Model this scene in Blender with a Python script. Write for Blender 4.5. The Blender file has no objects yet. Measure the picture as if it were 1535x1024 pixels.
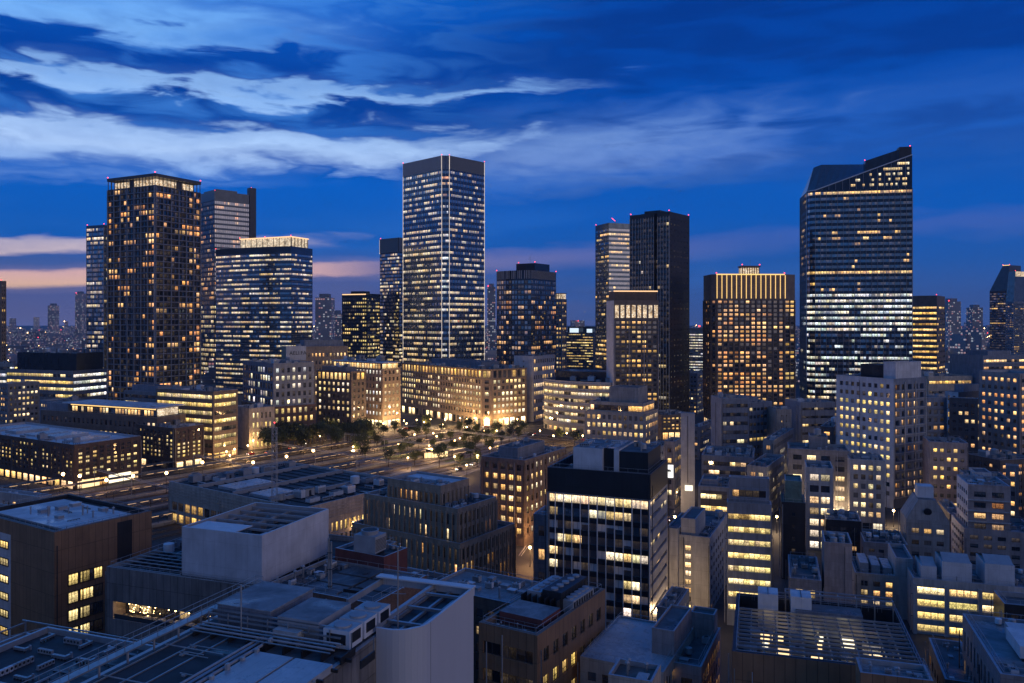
import bpy, math, random
from math import radians as RAD, sin, cos, pi, hypot, atan2
from mathutils import Vector, Matrix
C = bpy.context.scene
col = C.collection
# ------------------------------------------------------------------ camera
EYE, FOC, HX, HY = 75.0, 1200.0, 768.0, 480.0     # eye height, focal length and horizon of the photograph
cd = bpy.data.cameras.new('camera'); cam = bpy.data.objects.new('camera', cd); col.objects.link(cam)
cam.location = (0, 0, EYE); cam.rotation_euler = (RAD(90), 0, 0)
cd.sensor_width = 36; cd.lens = FOC/1535*36; cd.shift_y = -32/1535; cd.clip_start = 1; cd.clip_end = 60000
C.camera = cam
C.view_settings.view_transform = 'Standard'; C.view_settings.look = 'None'
C.view_settings.exposure = .18; C.view_settings.gamma = 1
C.render.resolution_x = 1024; C.render.resolution_y = 683
C.cycles.max_bounces = 4; C.cycles.diffuse_bounces = 2; C.cycles.glossy_bounces = 3
C.cycles.sample_clamp_indirect = 3; C.cycles.use_denoising = True
# ------------------------------------------------------------------ node helper
class NB:
    def __init__(s, tree): s.t = tree; s.n = tree.nodes; s.l = tree.links
    def put(s, v, sock):
        if v is None: return
        if hasattr(v, 'is_output'): s.l.new(v, sock)
        elif isinstance(v, (tuple, list)) and len(v) == 3 and sock.type == 'RGBA': sock.default_value = (*v, 1)
        else: sock.default_value = v
    def node(s, kind, **kw):
        nd = s.n.new(kind)
        for k, v in kw.items(): setattr(nd, k, v)
        return nd
    def m(s, op, a, b=None, c=None, clamp=False):
        nd = s.node('ShaderNodeMath', operation=op, use_clamp=clamp)
        s.put(a, nd.inputs[0]); s.put(b, nd.inputs[1]); s.put(c, nd.inputs[2]); return nd.outputs[0]
    def v(s, op, a, b=None, scale=None):
        nd = s.node('ShaderNodeVectorMath', operation=op)
        s.put(a, nd.inputs[0]); s.put(b, nd.inputs[1])
        if scale is not None: s.put(scale, nd.inputs['Scale'])
        return nd.outputs[0]
    def mix(s, f, a, b, mode='MIX'):
        nd = s.node('ShaderNodeMix', data_type='RGBA', blend_type=mode)
        s.put(f, nd.inputs[0]); s.put(a, nd.inputs[6]); s.put(b, nd.inputs[7]); return nd.outputs[2]
    def noise(s, vec, scale, detail=4, rough=.55, dist=0):
        nd = s.node('ShaderNodeTexNoise'); s.put(vec, nd.inputs['Vector'])
        nd.inputs['Scale'].default_value = scale; nd.inputs['Detail'].default_value = detail
        nd.inputs['Roughness'].default_value = rough; nd.inputs['Distortion'].default_value = dist
        return nd.outputs[0]
    def rng(s, x, a, b, c=0., d=1., kind='LINEAR'):
        nd = s.node('ShaderNodeMapRange', interpolation_type=kind)
        for k, q in zip((0, 1, 2, 3, 4), (x, a, b, c, d)): s.put(q, nd.inputs[k])
        return nd.outputs[0]
    def comb(s, x, y, z):
        nd = s.node('ShaderNodeCombineXYZ'); s.put(x, nd.inputs[0]); s.put(y, nd.inputs[1]); s.put(z, nd.inputs[2]); return nd.outputs[0]
    def sep(s, v):
        nd = s.node('ShaderNodeSeparateXYZ'); s.put(v, nd.inputs[0]); return nd.outputs
    def ramp(s, x, stops, kind='LINEAR'):
        nd = s.node('ShaderNodeValToRGB'); r = nd.color_ramp; r.interpolation = kind
        while len(r.elements) < len(stops): r.elements.new(0)
        for e, (p, c) in zip(r.elements, stops):
            e.position = p; e.color = (*c, 1) if isinstance(c, tuple) else (c, c, c, 1)
        s.put(x, nd.inputs[0]); return nd.outputs[0]
def srgb(r, g, b):
    f = lambda c: (c/255/12.92 if c <= 10 else ((c/255+.055)/1.055)**2.4)
    return (f(r), f(g), f(b))
# ------------------------------------------------------------------ sky: blue hour with streaked cloud layers
W = bpy.data.worlds.new('World'); C.world = W; W.use_nodes = True
nb = NB(W.node_tree); bgn = nb.n['Background']
tc = nb.node('ShaderNodeTexCoord').outputs['Generated']
dx, dy, dz = nb.sep(tc)
az = nb.m('ARCTAN2', dx, dy)
hr = nb.m('MAXIMUM', nb.m('SQRT', nb.m('ADD', nb.m('MULTIPLY', dx, dx), nb.m('MULTIPLY', dy, dy))), .02)
el = nb.m('DIVIDE', dz, hr)                                   # tangent of the elevation
s0 = nb.m('MULTIPLY', el, 1200.0)
nv = nb.comb(nb.m('MULTIPLY', az, 3.2), nb.m('MULTIPLY', el, 17.0), 3.7)
n1 = nb.noise(nv, .8, 3, .5, .3)
n2 = nb.noise(nb.comb(nb.m('MULTIPLY', az, 8.0), nb.m('MULTIPLY', el, 34.0), 9.1), 1.1, 5, .52, .5)
n3 = nb.noise(nb.comb(nb.m('MULTIPLY', az, 26.0), nb.m('MULTIPLY', el, 80.0), 4.3), 1.2, 4, .5, .6)
sp = nb.m('SUBTRACT', s0, nb.m('MULTIPLY', nb.m('ADD', nb.m('MAXIMUM', nb.m('MINIMUM', az, .5), -.8), .57), 66.0))
amp = nb.rng(s0, 40, 260, .10, 1.0)
w_ = nb.m('ADD', nb.m('MULTIPLY', nb.m('SUBTRACT', n1, .5), 96.0), nb.m('ADD', nb.m('MULTIPLY', nb.m('SUBTRACT', n2, .5), 86.0), nb.m('MULTIPLY', nb.m('SUBTRACT', n3, .5), 22.0)))
sp = nb.m('ADD', sp, nb.m('MULTIPLY', amp, w_))
t = nb.m('DIVIDE', sp, 500.0)
sq = nb.m('DIVIDE', s0, 500.0)
base = nb.ramp(sq, [(0, srgb(62, 88, 146)), (.06, srgb(52, 88, 154)), (.16, srgb(26, 84, 162)), (.3, srgb(5, 84, 174)), (.5, srgb(1, 82, 176)), (.72, srgb(0, 66, 158)), (1, srgb(0, 54, 140))])
dark = nb.ramp(sq, [(0, srgb(104, 104, 146)), (.06, srgb(92, 98, 148)), (.15, srgb(62, 88, 150)), (.22, srgb(10, 86, 172)), (.40, srgb(0, 88, 184)), (.50, srgb(0, 72, 162)), (.62, srgb(0, 60, 146)), (.72, srgb(0, 62, 152)), (.85, srgb(0, 78, 176)), (1, srgb(14, 96, 196))])
azw = nb.m('ADD', az, nb.m('MULTIPLY', nb.m('SUBTRACT', n2, .5), .45))
mA = nb.m('MULTIPLY', nb.ramp(t, [(0, 0), (.735, 0), (.765, .8), (.81, .9), (.87, .4), (.93, .65), (1, .3)]), nb.rng(azw, -.46, -.12, 1, 0, 'SMOOTHSTEP'))
mB = nb.m('MULTIPLY', nb.ramp(t, [(0, 0), (.588, 0), (.608, .8), (.632, .7), (.65, .05), (.68, 0)]), nb.rng(azw, -.06, .16, 1, 0, 'SMOOTHSTEP'))
mC = nb.m('MULTIPLY', nb.ramp(t, [(0, 0), (.375, .0), (.412, .8), (.455, 1), (.495, .85), (.525, .05), (.545, 0), (1, 0)]), nb.rng(azw, -.16, .10, 1, .0, 'SMOOTHSTEP'))
mD = nb.m('MULTIPLY', nb.m('MULTIPLY', nb.ramp(t, [(0, 0), (.28, .0), (.36, .30), (.43, .36), (.50, .1), (.56, 0)]), nb.rng(az, -.15, .0)), nb.rng(azw, .1, .42, 1, .1, 'SMOOTHSTEP'))
mask_lo = nb.ramp(t, [(0, 0), (.168, 0), (.18, .7), (.207, .6), (.218, 0), (.335, 0), (.36, .3), (.385, 0)])
leftw = nb.rng(azw, -.24, .2, 1, 0, 'SMOOTHSTEP')
leftw2 = nb.rng(azw, -.42, -.18, 1, 0, 'SMOOTHSTEP')
cl = nb.m('ADD', nb.m('MAXIMUM', nb.m('MAXIMUM', mA, mB), nb.m('MAXIMUM', mC, mD)), nb.m('MULTIPLY', mask_lo, leftw2), clamp=True)
cl = nb.m('MULTIPLY', cl, nb.rng(n3, .3, .62, .82, 1.0))
soft = nb.m('MULTIPLY', nb.m('MULTIPLY', nb.rng(nb.m('ADD', n1, nb.m('MULTIPLY', nb.m('SUBTRACT', n2, .5), .3)), .47, .72, 0, 1, 'SMOOTHSTEP'), nb.rng(s0, 60, 330, .36, .08)), nb.rng(s0, 300, 400, 1, .2))
veil = nb.m('MULTIPLY', nb.rng(n2, .44, .64, 0, .5, 'SMOOTHSTEP'), nb.m('MULTIPLY', leftw, nb.rng(s0, 230, 300)))
sky = nb.mix(leftw, base, dark)
sky = nb.mix(nb.m('MULTIPLY', soft, .7), sky, srgb(60, 118, 200))
sky = nb.mix(veil, sky, srgb(70, 140, 225))
bright = nb.ramp(sq, [(0, srgb(200, 165, 175)), (.2, srgb(236, 212, 206)), (.3, srgb(120, 150, 212)), (.40, srgb(140, 178, 234)), (.47, srgb(172, 202, 244)), (.6, srgb(160, 200, 248)), (.8, srgb(120, 178, 242)), (1, srgb(80, 150, 232))])
sky = nb.mix(nb.m('MULTIPLY', cl, .95), sky, bright)
lay = nb.m('MULTIPLY', nb.m('MULTIPLY', nb.rng(nb.m('ADD', nb.m('MULTIPLY', n1, .55), nb.m('MULTIPLY', n2, .45)), .44, .58, 0, .62, 'SMOOTHSTEP'), nb.rng(s0, 150, 300)), nb.rng(az, -.2, .1))
sky = nb.mix(lay, sky, srgb(0, 46, 124))
pk = nb.m('MULTIPLY', nb.ramp(t, [(0, 0), (.075, 0), (.088, 1), (.12, .9), (.133, 0)]), nb.rng(az, -.3, -.1, 1, 0, 'SMOOTHSTEP'))
pk2 = nb.m('MULTIPLY', nb.rng(nb.m('ABSOLUTE', nb.m('SUBTRACT', sp, 52.0)), 4, 22, .16, 0), nb.rng(az, -.1, .3, 1, .2))
sky = nb.mix(nb.m('MAXIMUM', nb.m('MULTIPLY', pk, .95), pk2), sky, nb.mix(nb.rng(s0, 36, 62), srgb(255, 205, 152), srgb(240, 190, 178)))
# unseen sky behind and overhead, tinted to fill walls, roofs and glass reflections
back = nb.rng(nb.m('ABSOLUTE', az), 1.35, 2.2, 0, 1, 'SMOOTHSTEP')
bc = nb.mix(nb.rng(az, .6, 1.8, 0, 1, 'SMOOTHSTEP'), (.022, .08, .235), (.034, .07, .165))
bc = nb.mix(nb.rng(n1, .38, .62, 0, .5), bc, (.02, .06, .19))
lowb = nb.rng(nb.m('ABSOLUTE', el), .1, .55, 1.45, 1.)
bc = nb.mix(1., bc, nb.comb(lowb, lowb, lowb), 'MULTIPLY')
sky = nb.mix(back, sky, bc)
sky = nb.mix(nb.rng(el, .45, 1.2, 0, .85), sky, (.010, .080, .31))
sky = nb.mix(nb.rng(el, -.005, -.03), sky, (.012, .016, .035))
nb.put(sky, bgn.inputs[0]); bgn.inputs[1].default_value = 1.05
# added weak, wide fill lamp from low behind right, standing in for city glow
sl = bpy.data.lights.new('fill_sun', 'SUN'); sl.energy = .60; sl.angle = RAD(60); sl.color = (1, .80, .74)
so = bpy.data.objects.new('fill_sun', sl); col.objects.link(so)
so.rotation_euler = Vector((-.70, .62, -.10)).to_track_quat('-Z', 'Y').to_euler()
# ------------------------------------------------------------------ materials
MATS = {}
def new_mat(name):
    m = bpy.data.materials.new(name); m.use_nodes = True; MATS[name] = m
    nb = NB(m.node_tree); return m, nb, nb.n['Principled BSDF']
def plain(name, c, rough=.7, metal=0., var=.25, scale=.6):
    m, nb, p = new_mat(name)
    g = nb.node('ShaderNodeNewGeometry').outputs['Position']
    n = nb.noise(g, scale, 5, .6)
    nb.put(nb.mix(nb.rng(n, .3, .7), tuple(x*(1-var) for x in c), tuple(min(1, x*(1+var)) for x in c)), p.inputs['Base Color'])
    p.inputs['Roughness'].default_value = rough; p.inputs['Metallic'].default_value = metal
    return m
def wall(name, c, pw=1.5, ph=3.5, joint=.03, rough=.75, var=.12, off=0., streak=.35, metal=0., bump=.3):
    """cladding panels of pw x ph metres with joints, uneven tone and rain streaks (UV is in metres)"""
    m, nb, p = new_mat(name)
    uv = nb.node('ShaderNodeUVMap').outputs[0]
    br = nb.node('ShaderNodeTexBrick'); br.offset = off; br.squash = 1
    nb.put(uv, br.inputs['Vector'])
    for k, v in (('Scale', 1.), ('Mortar Size', joint), ('Mortar Smooth', .1), ('Brick Width', pw), ('Row Height', ph)): br.inputs[k].default_value = v
    nb.put(tuple(x*(1-var) for x in c), br.inputs['Color1']); nb.put(tuple(min(1, x*(1+var)) for x in c), br.inputs['Color2'])
    nb.put(tuple(x*.38 for x in c), br.inputs['Mortar'])
    u, v, _ = nb.sep(uv)
    n = nb.noise(nb.comb(nb.m('MULTIPLY', u, 1.1), nb.m('MULTIPLY', v, .12), 0.), 1., 5, .65)
    n2_ = nb.noise(uv, .22, 4, .6)
    dirt = nb.m('MULTIPLY', nb.rng(n, .3, .68, 1-streak, 1.06), nb.rng(n2_, .3, .7, .82, 1.1))
    nb.put(nb.mix(1., br.outputs['Color'], nb.comb(dirt, dirt, dirt), 'MULTIPLY'), p.inputs['Base Color'])
    p.inputs['Roughness'].default_value = rough; p.inputs['Metallic'].default_value = metal
    if bump:
        b = nb.node('ShaderNodeBump'); b.inputs['Strength'].default_value = bump; b.inputs['Distance'].default_value = .03; b.invert = True
        nb.put(br.outputs['Fac'], b.inputs['Height']); nb.put(b.outputs[0], p.inputs['Normal'])
    return m
def roofing(name, c, rough=.85, seam=0., var=.42):
    m, nb, p = new_mat(name)
    g = nb.node('ShaderNodeTexCoord').outputs['Object']
    n = nb.noise(g, .16, 6, .65, .6); q = nb.noise(g, .9, 5, .7)
    d = nb.m('MULTIPLY', nb.rng(n, .32, .66, 1-var*1.6, 1.15), nb.rng(q, .3, .7, 1-var*.6, 1.1))
    if seam:
        x, y, _ = nb.sep(g)
        ln = nb.rng(nb.m('ABSOLUTE', nb.m('SUBTRACT', nb.m('FRACT', nb.m('DIVIDE', x, seam)), .5)), .0, .03, .55, 1.)
        d = nb.m('MULTIPLY', d, ln)
    nb.put(nb.mix(1., c, nb.comb(d, d, d), 'MULTIPLY'), p.inputs['Base Color'])
    wet = nb.noise(g, .11, 5, .6, .8)
    nb.put(nb.m('SUBTRACT', nb.rng(q, .3, .7, rough-.2, rough), nb.rng(wet, .52, .62, 0, rough-.32)), p.inputs['Roughness'])
    return m
def glass(name, tint=(.018, .026, .036), ior=2.1, rough=.05, wob=.05, mull=.045, pat=1.0, gain=1.75, cov=.8, shade=(.17, .175, .185)):
    """one window or band: face attribute 'lit' is the lamp colour of the room behind each pane; UV counts panes"""
    m, nb, p = new_mat(name)
    at = nb.node('ShaderNodeAttribute'); at.attribute_name = 'lit'
    uv = nb.node('ShaderNodeUVMap').outputs[0]
    u, v, _ = nb.sep(uv)
    fx = nb.m('FRACT', u); edge = nb.m('MINIMUM', fx, nb.m('SUBTRACT', 1., fx))
    fr = nb.m('MINIMUM', nb.rng(edge, mull*.6, mull), nb.rng(nb.m('MINIMUM', v, nb.m('SUBTRACT', 1., v)), mull*.6, mull))
    seed = at.outputs['Alpha']; sd = nb.m('MULTIPLY', seed, 61.0)
    n = nb.noise(nb.comb(nb.m('ADD', nb.m('MULTIPLY', u, 2.3), sd), nb.m('MULTIPLY', v, 1.6), sd), 1.9, 4, .65)
    n_b = nb.noise(nb.comb(nb.m('ADD', nb.m('MULTIPLY', u, 5.1), sd), nb.m('MULTIPLY', v, 2.2), 4.), 2.2, 2, .5)
    furn = nb.m('MULTIPLY', nb.m('LESS_THAN', v, nb.rng(n_b, .38, .62, .02, .55)), .62)       # desks, sills and people against the lit wall
    tube = nb.rng(nb.m('ABSOLUTE', nb.m('SUBTRACT', v, .84)), .02, .09, .75, 0.)             # ceiling lights
    room = nb.m('ADD', nb.m('MULTIPLY', nb.rng(v, 0., .9, .6, 1.02), nb.rng(n, .36, .62, .32, 1.15)), nb.m('MULTIPLY', tube, nb.rng(n_b, .42, .56, 0., 1.)))
    room = nb.m('MULTIPLY', room, nb.m('SUBTRACT', 1., furn))
    blind = nb.m('GREATER_THAN', v, nb.rng(nb.m('FRACT', nb.m('MULTIPLY', seed, 7.3)), 0., 1., .45, 1.9))
    side_ = nb.m('LESS_THAN', fx, nb.rng(nb.m('FRACT', nb.m('MULTIPLY', seed, 23.9)), 0., 1., -.5, .5))
    room = nb.m('MULTIPLY', room, nb.m('SUBTRACT', 1., nb.m('MULTIPLY', nb.m('MAXIMUM', blind, side_), .5)))
    room = nb.mix(pat, (1., 1., 1.), nb.comb(room, room, room))
    room = nb.mix(fr, (.05, .05, .05), room)
    em = nb.mix(1., at.outputs['Color'], room, 'MULTIPLY')
    nb.put(em, p.inputs['Emission Color']); p.inputs['Emission Strength'].default_value = gain
    cur = nb.m('MULTIPLY', nb.m('GREATER_THAN', nb.m('FRACT', nb.m('MULTIPLY', seed, 3.7)), .55), nb.m('GREATER_THAN', v, nb.rng(nb.m('FRACT', nb.m('MULTIPLY', seed, 17.3)), 0., 1., -.3, .8)))
    fold_shade = nb.rng(nb.m('SINE', nb.m('MULTIPLY', u, 46.)), -1, 1, .7, 1.1)  # light and dark of curtain folds painted in as bands
    tn = nb.mix(nb.m('MULTIPLY', cur, cov), tint, nb.mix(1., shade, nb.comb(fold_shade, fold_shade, fold_shade), 'MULTIPLY'))
    nb.put(nb.mix(fr, (.05, .052, .058), tn), p.inputs['Base Color'])
    p.inputs['Roughness'].default_value = rough; p.inputs['IOR'].default_value = ior
    nrm = nb.node('ShaderNodeNewGeometry').outputs['Normal']
    w = nb.v('SCALE', nb.comb(nb.m('SUBTRACT', nb.m('FRACT', nb.m('MULTIPLY', seed, 13.1)), .5), nb.m('SUBTRACT', nb.m('FRACT', nb.m('MULTIPLY', seed, 29.7)), .5), nb.m('SUBTRACT', nb.m('FRACT', nb.m('MULTIPLY', seed, 47.3)), .5)), scale=wob)
    nb.put(nb.v('NORMALIZE', nb.v('ADD', nrm, w)), p.inputs['Normal'])
    m.cycles.emission_sampling = 'NONE'
    return m
def emit(name, c, k, sample=False):
    m, nb, p = new_mat(name)
    p.inputs['Base Color'].default_value = (*[x*.3 for x in c], 1)
    p.inputs['Emission Color'].default_value = (*c, 1); p.inputs['Emission Strength'].default_value = k
    if not sample: m.cycles.emission_sampling = 'NONE'
    return m
glass('glass'); glass('curtain glass', (.03, .06, .09), 2.6, .04, .05, .04, cov=1., shade=(.75, .77, .80)); glass('tower glass', (.022, .05, .085), 3.5, .03, .08, .05, cov=.35); glass('dark glass', (.008, .012, .018), 1.9, .04, .05, cov=.25)
glass('blue glass', (.03, .08, .13), 3.9, .03, .07, .05, cov=.6)
plain('dark frame', (.03, .032, .038), .4, .3); plain('pale frame', (.35, .36, .38), .5, .2); plain('bronze frame', (.10, .065, .045), .5, .2)
plain('steel', (.34, .355, .37), .38, .6); plain('coping', (.40, .41, .43), .4, .35, .15, 1.2); plain('white paint', (.62, .63, .65), .5, 0, .1); plain('grey paint', (.30, .31, .33), .55, 0, .15)
plain('machine', (.36, .37, .38), .5, .1, .2, 1.5); plain('dark metal', (.05, .053, .06), .45, .6); plain('fan dark', (.02, .02, .022), .6)
plain('black', (.012, .012, .014), .5)
roofing('roof dark', (.13, .138, .15)); roofing('roof grey', (.27, .28, .295)); roofing('roof pale', (.56, .57, .59), .7, 0, .2); roofing('roof black', (.055, .058, .064)); roofing('roof sheet', (.40, .42, .45), .42, 1.2, .2); roofing('roof brown', (.15, .135, .125)); roofing('roof green', (.13, .22, .20))
wall('spandrel', (.10, .13, .165), 1.5, 4, .02, .14, .2, 0, .1, .75, 0)
wall('dark spandrel', (.05, .062, .08), 1.5, 4, .02, .14, .2, 0, .1, .6, 0)
wall('concrete', (.34, .33, .32), 3.2, 3.6, .02); wall('pale concrete', (.48, .47, .46), 3., 3.6, .02, .75, .06); wall('white tile', (.60, .60, .62), 1.8, 3.4, .015, .6, .05, 0, .25)
wall('beige', (.50, .43, .36), 1.6, 2., .015); wall('tan stone', (.42, .31, .215), 1.4, 1.1, .012, .8, .14, .5); wall('brown panel', (.27, .155, .085), 1.45, 4.6, .045, .6, .1, 0, .2)
wall('brick', (.20, .115, .085), .5, .18, .02, .8, .2, .5); wall('dark brick', (.125, .085, .07), .6, .25, .03, .8, .2, .5); wall('red panel', (.16, .05, .045), 4, 5, .02, .6)
wall('grey stone', (.24, .24, .26), 1.6, 1.2, .02, .7); wall('dark stone', (.085, .085, .095), 1.8, 1.4, .02, .55); wall('black panel', (.022, .024, .03), 2., 4., .03, .4, .15, 0, .2)
wall('brown stone', (.20, .15, .12), 1.8, 1.2, .015, .65); wall('metal panel', (.40, .41, .45), 1.2, 6, .012, .42, .04, 0, .15, .35); wall('blue grey', (.22, .25, .31), 1.8, 3.4, .02, .65)
wall('screen white', (.58, .58, .61), 2.4, 4.4, .010, .5, .02, 0, .10); wall('penthouse white', (.62, .63, .66), 2.4, 8, .01, .4, .03, 0, .12)
wall('pink beige', (.40, .33, .31), 1.6, 2., .012); wall('louvre metal', (.12, .13, .15), .6, 8, .12, .4, .1, 0, .2, .4)
wall('concrete board', (.22, .20, .19), 1.6, 3.2, .04, .75, .16, 0, .45)
emit('warning red', (1, .05, .06), 5.); emit('strip white', (1, .84, .70), .85); emit('strip warm', (1, .60, .30), 1.25); emit('strip gold', (1, .62, .20), 1.3)
emit('lamp warm', (1, .60, .22), 18.); emit('lamp white', (1, .9, .75), 10.); emit('sign white', (1, .98, .93), 1.25); 
emit('head', (1, .93, .8), 8.); emit('tail', (1, .06, .03), 5.); emit('sign blue', (.7, .85, 1), 1.0); emit('shop warm', (1, .70, .34), 1.5); emit('shop pale', (1, .88, .62), 1.6)
def glow(name, c, k):
    """lit storey seen through an open crown: uneven lamps, brighter near its floor"""
    m, nb, p = new_mat(name); p.inputs['Base Color'].default_value = (*[x*.3 for x in c], 1)
    g = nb.node('ShaderNodeNewGeometry').outputs['Position']; n = nb.noise(g, .35, 3, .6); q = nb.noise(g, 1.4, 3, .6)
    nb.put(nb.mix(nb.rng(q, .4, .6), c, (1, .88, .68)), p.inputs['Emission Color'])
    nb.put(nb.m('MULTIPLY', nb.m('MULTIPLY', nb.rng(n, .35, .65, .35, 1.15), nb.rng(q, .35, .6, .55, 1.15)), k), p.inputs['Emission Strength']); m.cycles.emission_sampling = 'NONE'
glow('crown warm', (1, .58, .24), .85); glow('crown pale', (1, .68, .36), .85)
# ------------------------------------------------------------------ mesh collector
class MB:
    def __init__(s): s.v = []; s.f = []; s.uv = []; s.mi = []; s.lit = []; s.mats = []
    def _m(s, mat):
        if mat not in s.mats: s.mats.append(mat)
        return s.mats.index(mat)
    def face(s, pts, mat, uv=None, lit=(0, 0, 0, 0)):
        n = len(s.v); s.v.extend(pts); s.f.append(tuple(range(n, n+len(pts))))
        if uv is None:
            a = Vector(pts[0]); e = Vector(pts[1])-a
            nrm = e.cross(Vector(pts[2])-a)
            if abs(nrm.z) > .7*(nrm.length or 1): uv = [(p[0], p[1]) for p in pts]
            else:
                h = Vector((-nrm.y, nrm.x, 0)); h = h.normalized() if h.length > 1e-6 else Vector((1, 0, 0))
                uv = [(p[0]*h.x+p[1]*h.y, p[2]) for p in pts]
        s.uv.extend(uv); s.mi.append(s._m(mat)); s.lit.extend(lit)
    def box(s, x0, y0, z0, x1, y1, z1, mat, top=None, bottom=True):
        a, b, c, d = (x0, y0), (x1, y0), (x1, y1), (x0, y1)
        P = lambda q, z: (q[0], q[1], z)
        for p, q in ((a, b), (b, c), (c, d), (d, a)): s.face([P(p, z0), P(q, z0), P(q, z1), P(p, z1)], mat)
        s.face([P(a, z1), P(b, z1), P(c, z1), P(d, z1)], top or mat)
        if bottom: s.face([P(d, z0), P(c, z0), P(b, z0), P(a, z0)], mat)
    def obox(s, o, u, n, s0, s1, d0, d1, z0, z1, mat):
        """box along direction u (2D) from o, between s0..s1, outward d0..d1 along n"""
        q = lambda a, d: (o[0]+u[0]*a+n[0]*d, o[1]+u[1]*a+n[1]*d)
        a, b, c, d = q(s0, d1), q(s1, d1), q(s1, d0), q(s0, d0)
        P = lambda p, z: (p[0], p[1], z)
        for p, r in ((a, b), (b, c), (c, d), (d, a)): s.face([P(p, z0), P(r, z0), P(r, z1), P(p, z1)], mat)
        s.face([P(a, z1), P(b, z1), P(c, z1), P(d, z1)], mat); s.face([P(d, z0), P(c, z0), P(b, z0), P(a, z0)], mat)
    def tube(s, p, q, r, mat, n=6, r2=None):
        p, q = Vector(p), Vector(q); d = (q-p).normalized(); r2 = r if r2 is None else r2
        a = d.orthogonal().normalized(); b = d.cross(a)
        A = [tuple(p+(a*cos(2*pi*k/n)+b*sin(2*pi*k/n))*r) for k in range(n)]
        B = [tuple(q+(a*cos(2*pi*k/n)+b*sin(2*pi*k/n))*r2) for k in range(n)]
        for k in range(n): s.face([A[k], A[(k+1) % n], B[(k+1) % n], B[k]], mat)
        s.face(A[::-1], mat); s.face(B, mat)
    def ball(s, c, r, mat, n=8):
        R = [[(c[0]+r*sin(pi*j/5)*cos(2*pi*k/n), c[1]+r*sin(pi*j/5)*sin(2*pi*k/n), c[2]+r*cos(pi*j/5)) for k in range(n)] for j in range(6)]
        for j in range(5):
            for k in range(n):
                f = [R[j+1][k], R[j+1][(k+1) % n], R[j][(k+1) % n], R[j][k]]
                if j == 0: f = f[:3]
                if j == 4: f = [R[j+1][k], R[j][(k+1) % n], R[j][k]]
                s.face(f, mat)
    def mesh(s, name):
        me = bpy.data.meshes.new(name); me.from_pydata(s.v, [], s.f)
        for m in s.mats: me.materials.append(MATS[m])
        me.polygons.foreach_set('material_index', s.mi)
        ul = me.uv_layers.new(name='UVMap'); ul.data.foreach_set('uv', [c for q in s.uv for c in q])
        if any(s.lit):
            a = me.attributes.new('lit', 'FLOAT_COLOR', 'FACE'); a.data.foreach_set('color', s.lit)
        me.update(); return me
    def build(s, name, parent=None, kind=None):
        if not s.f: return None
        o = bpy.data.objects.new(name, s.mesh(name)); col.objects.link(o)
        if parent: o.parent = parent
        if kind: o['kind'] = kind
        return o
def tag(o, label, cat, group=None, kind=None):
    o['label'] = label; o['category'] = cat
    if group: o['group'] = group
    if kind: o['kind'] = kind
    return o
def empty(name, loc=(0, 0, 0), rz=0.):
    o = bpy.data.objects.new(name, None); col.objects.link(o); o.location = loc; o.rotation_euler = (0, 0, rz); o.empty_display_size = 1; return o
def dup(o, parent=None):
    c = o.copy(); col.objects.link(c); c.parent = parent
    for ch in KIDS.get(o.name, ()): dup_child(ch, c)
    return c
KIDS = {}
def dup_child(ch, c):
    d = ch.copy(); col.objects.link(d); d.parent = c
    for g in KIDS.get(ch.name, ()): dup_child(g, d)
def px2x(px, d): return (px-HX)/FOC*d
def P(px, py, z):
    """world point at height z seen at a pixel below the horizon"""
    d = FOC*(EYE-z)/(py-HY); return Vector((px2x(px, d), d, z))
def zat(py, d): return EYE-(py-HY)/FOC*d
# ------------------------------------------------------------------ lit rooms
PAL = {'warm': [(1, .58, .20), (1, .66, .28), (1, .52, .16), (1, .72, .36)], 'office': [(1, .78, .42), (1, .72, .34), (1, .84, .54), (1, .66, .26)],
       'white': [(1, .90, .70), (.92, .95, .86), (1, .84, .58)], 'cool': [(.80, .92, .84), (.95, .95, .80), (1, .86, .58)], 'gold': [(1, .56, .14), (1, .64, .2)],
       'orange': [(1, .42, .13), (1, .50, .18), (1, .58, .24)], 'yellow': [(1, .72, .24), (1, .76, .32), (1, .66, .2)]}
def room_light(r, pal, k=1.0):
    c = r.choice(PAL[pal]); g = k*r.choice((.5, .75, .9, 1.05, 1.3))*r.uniform(.85, 1.15)
    return (c[0]*g, c[1]*g, c[2]*g, r.random())
def dark_room(r):
    g = r.choice((0, 0, .004, .012, .03)); return (g, g*.7, g*.42, r.random())
def S(**k):
    d = dict(st='punch', n=8, bay=3.0, ww=.55, wh=.55, sh=.25, rec=.22, lit=.5, pal='warm', mg=.6, gf=0., top=1.5, mat=None, glass='glass', k=1., run=.6, fin=0, find=.35, finw=.18, finmat=None, ledge=0, ledgemat=None, gfs=None, pane=None, zone=None, flv=.6, col=0, fintop=None)
    d.update(k); return d
BLANK = None
WIN_POOL = {}
ROOT = {}
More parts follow.
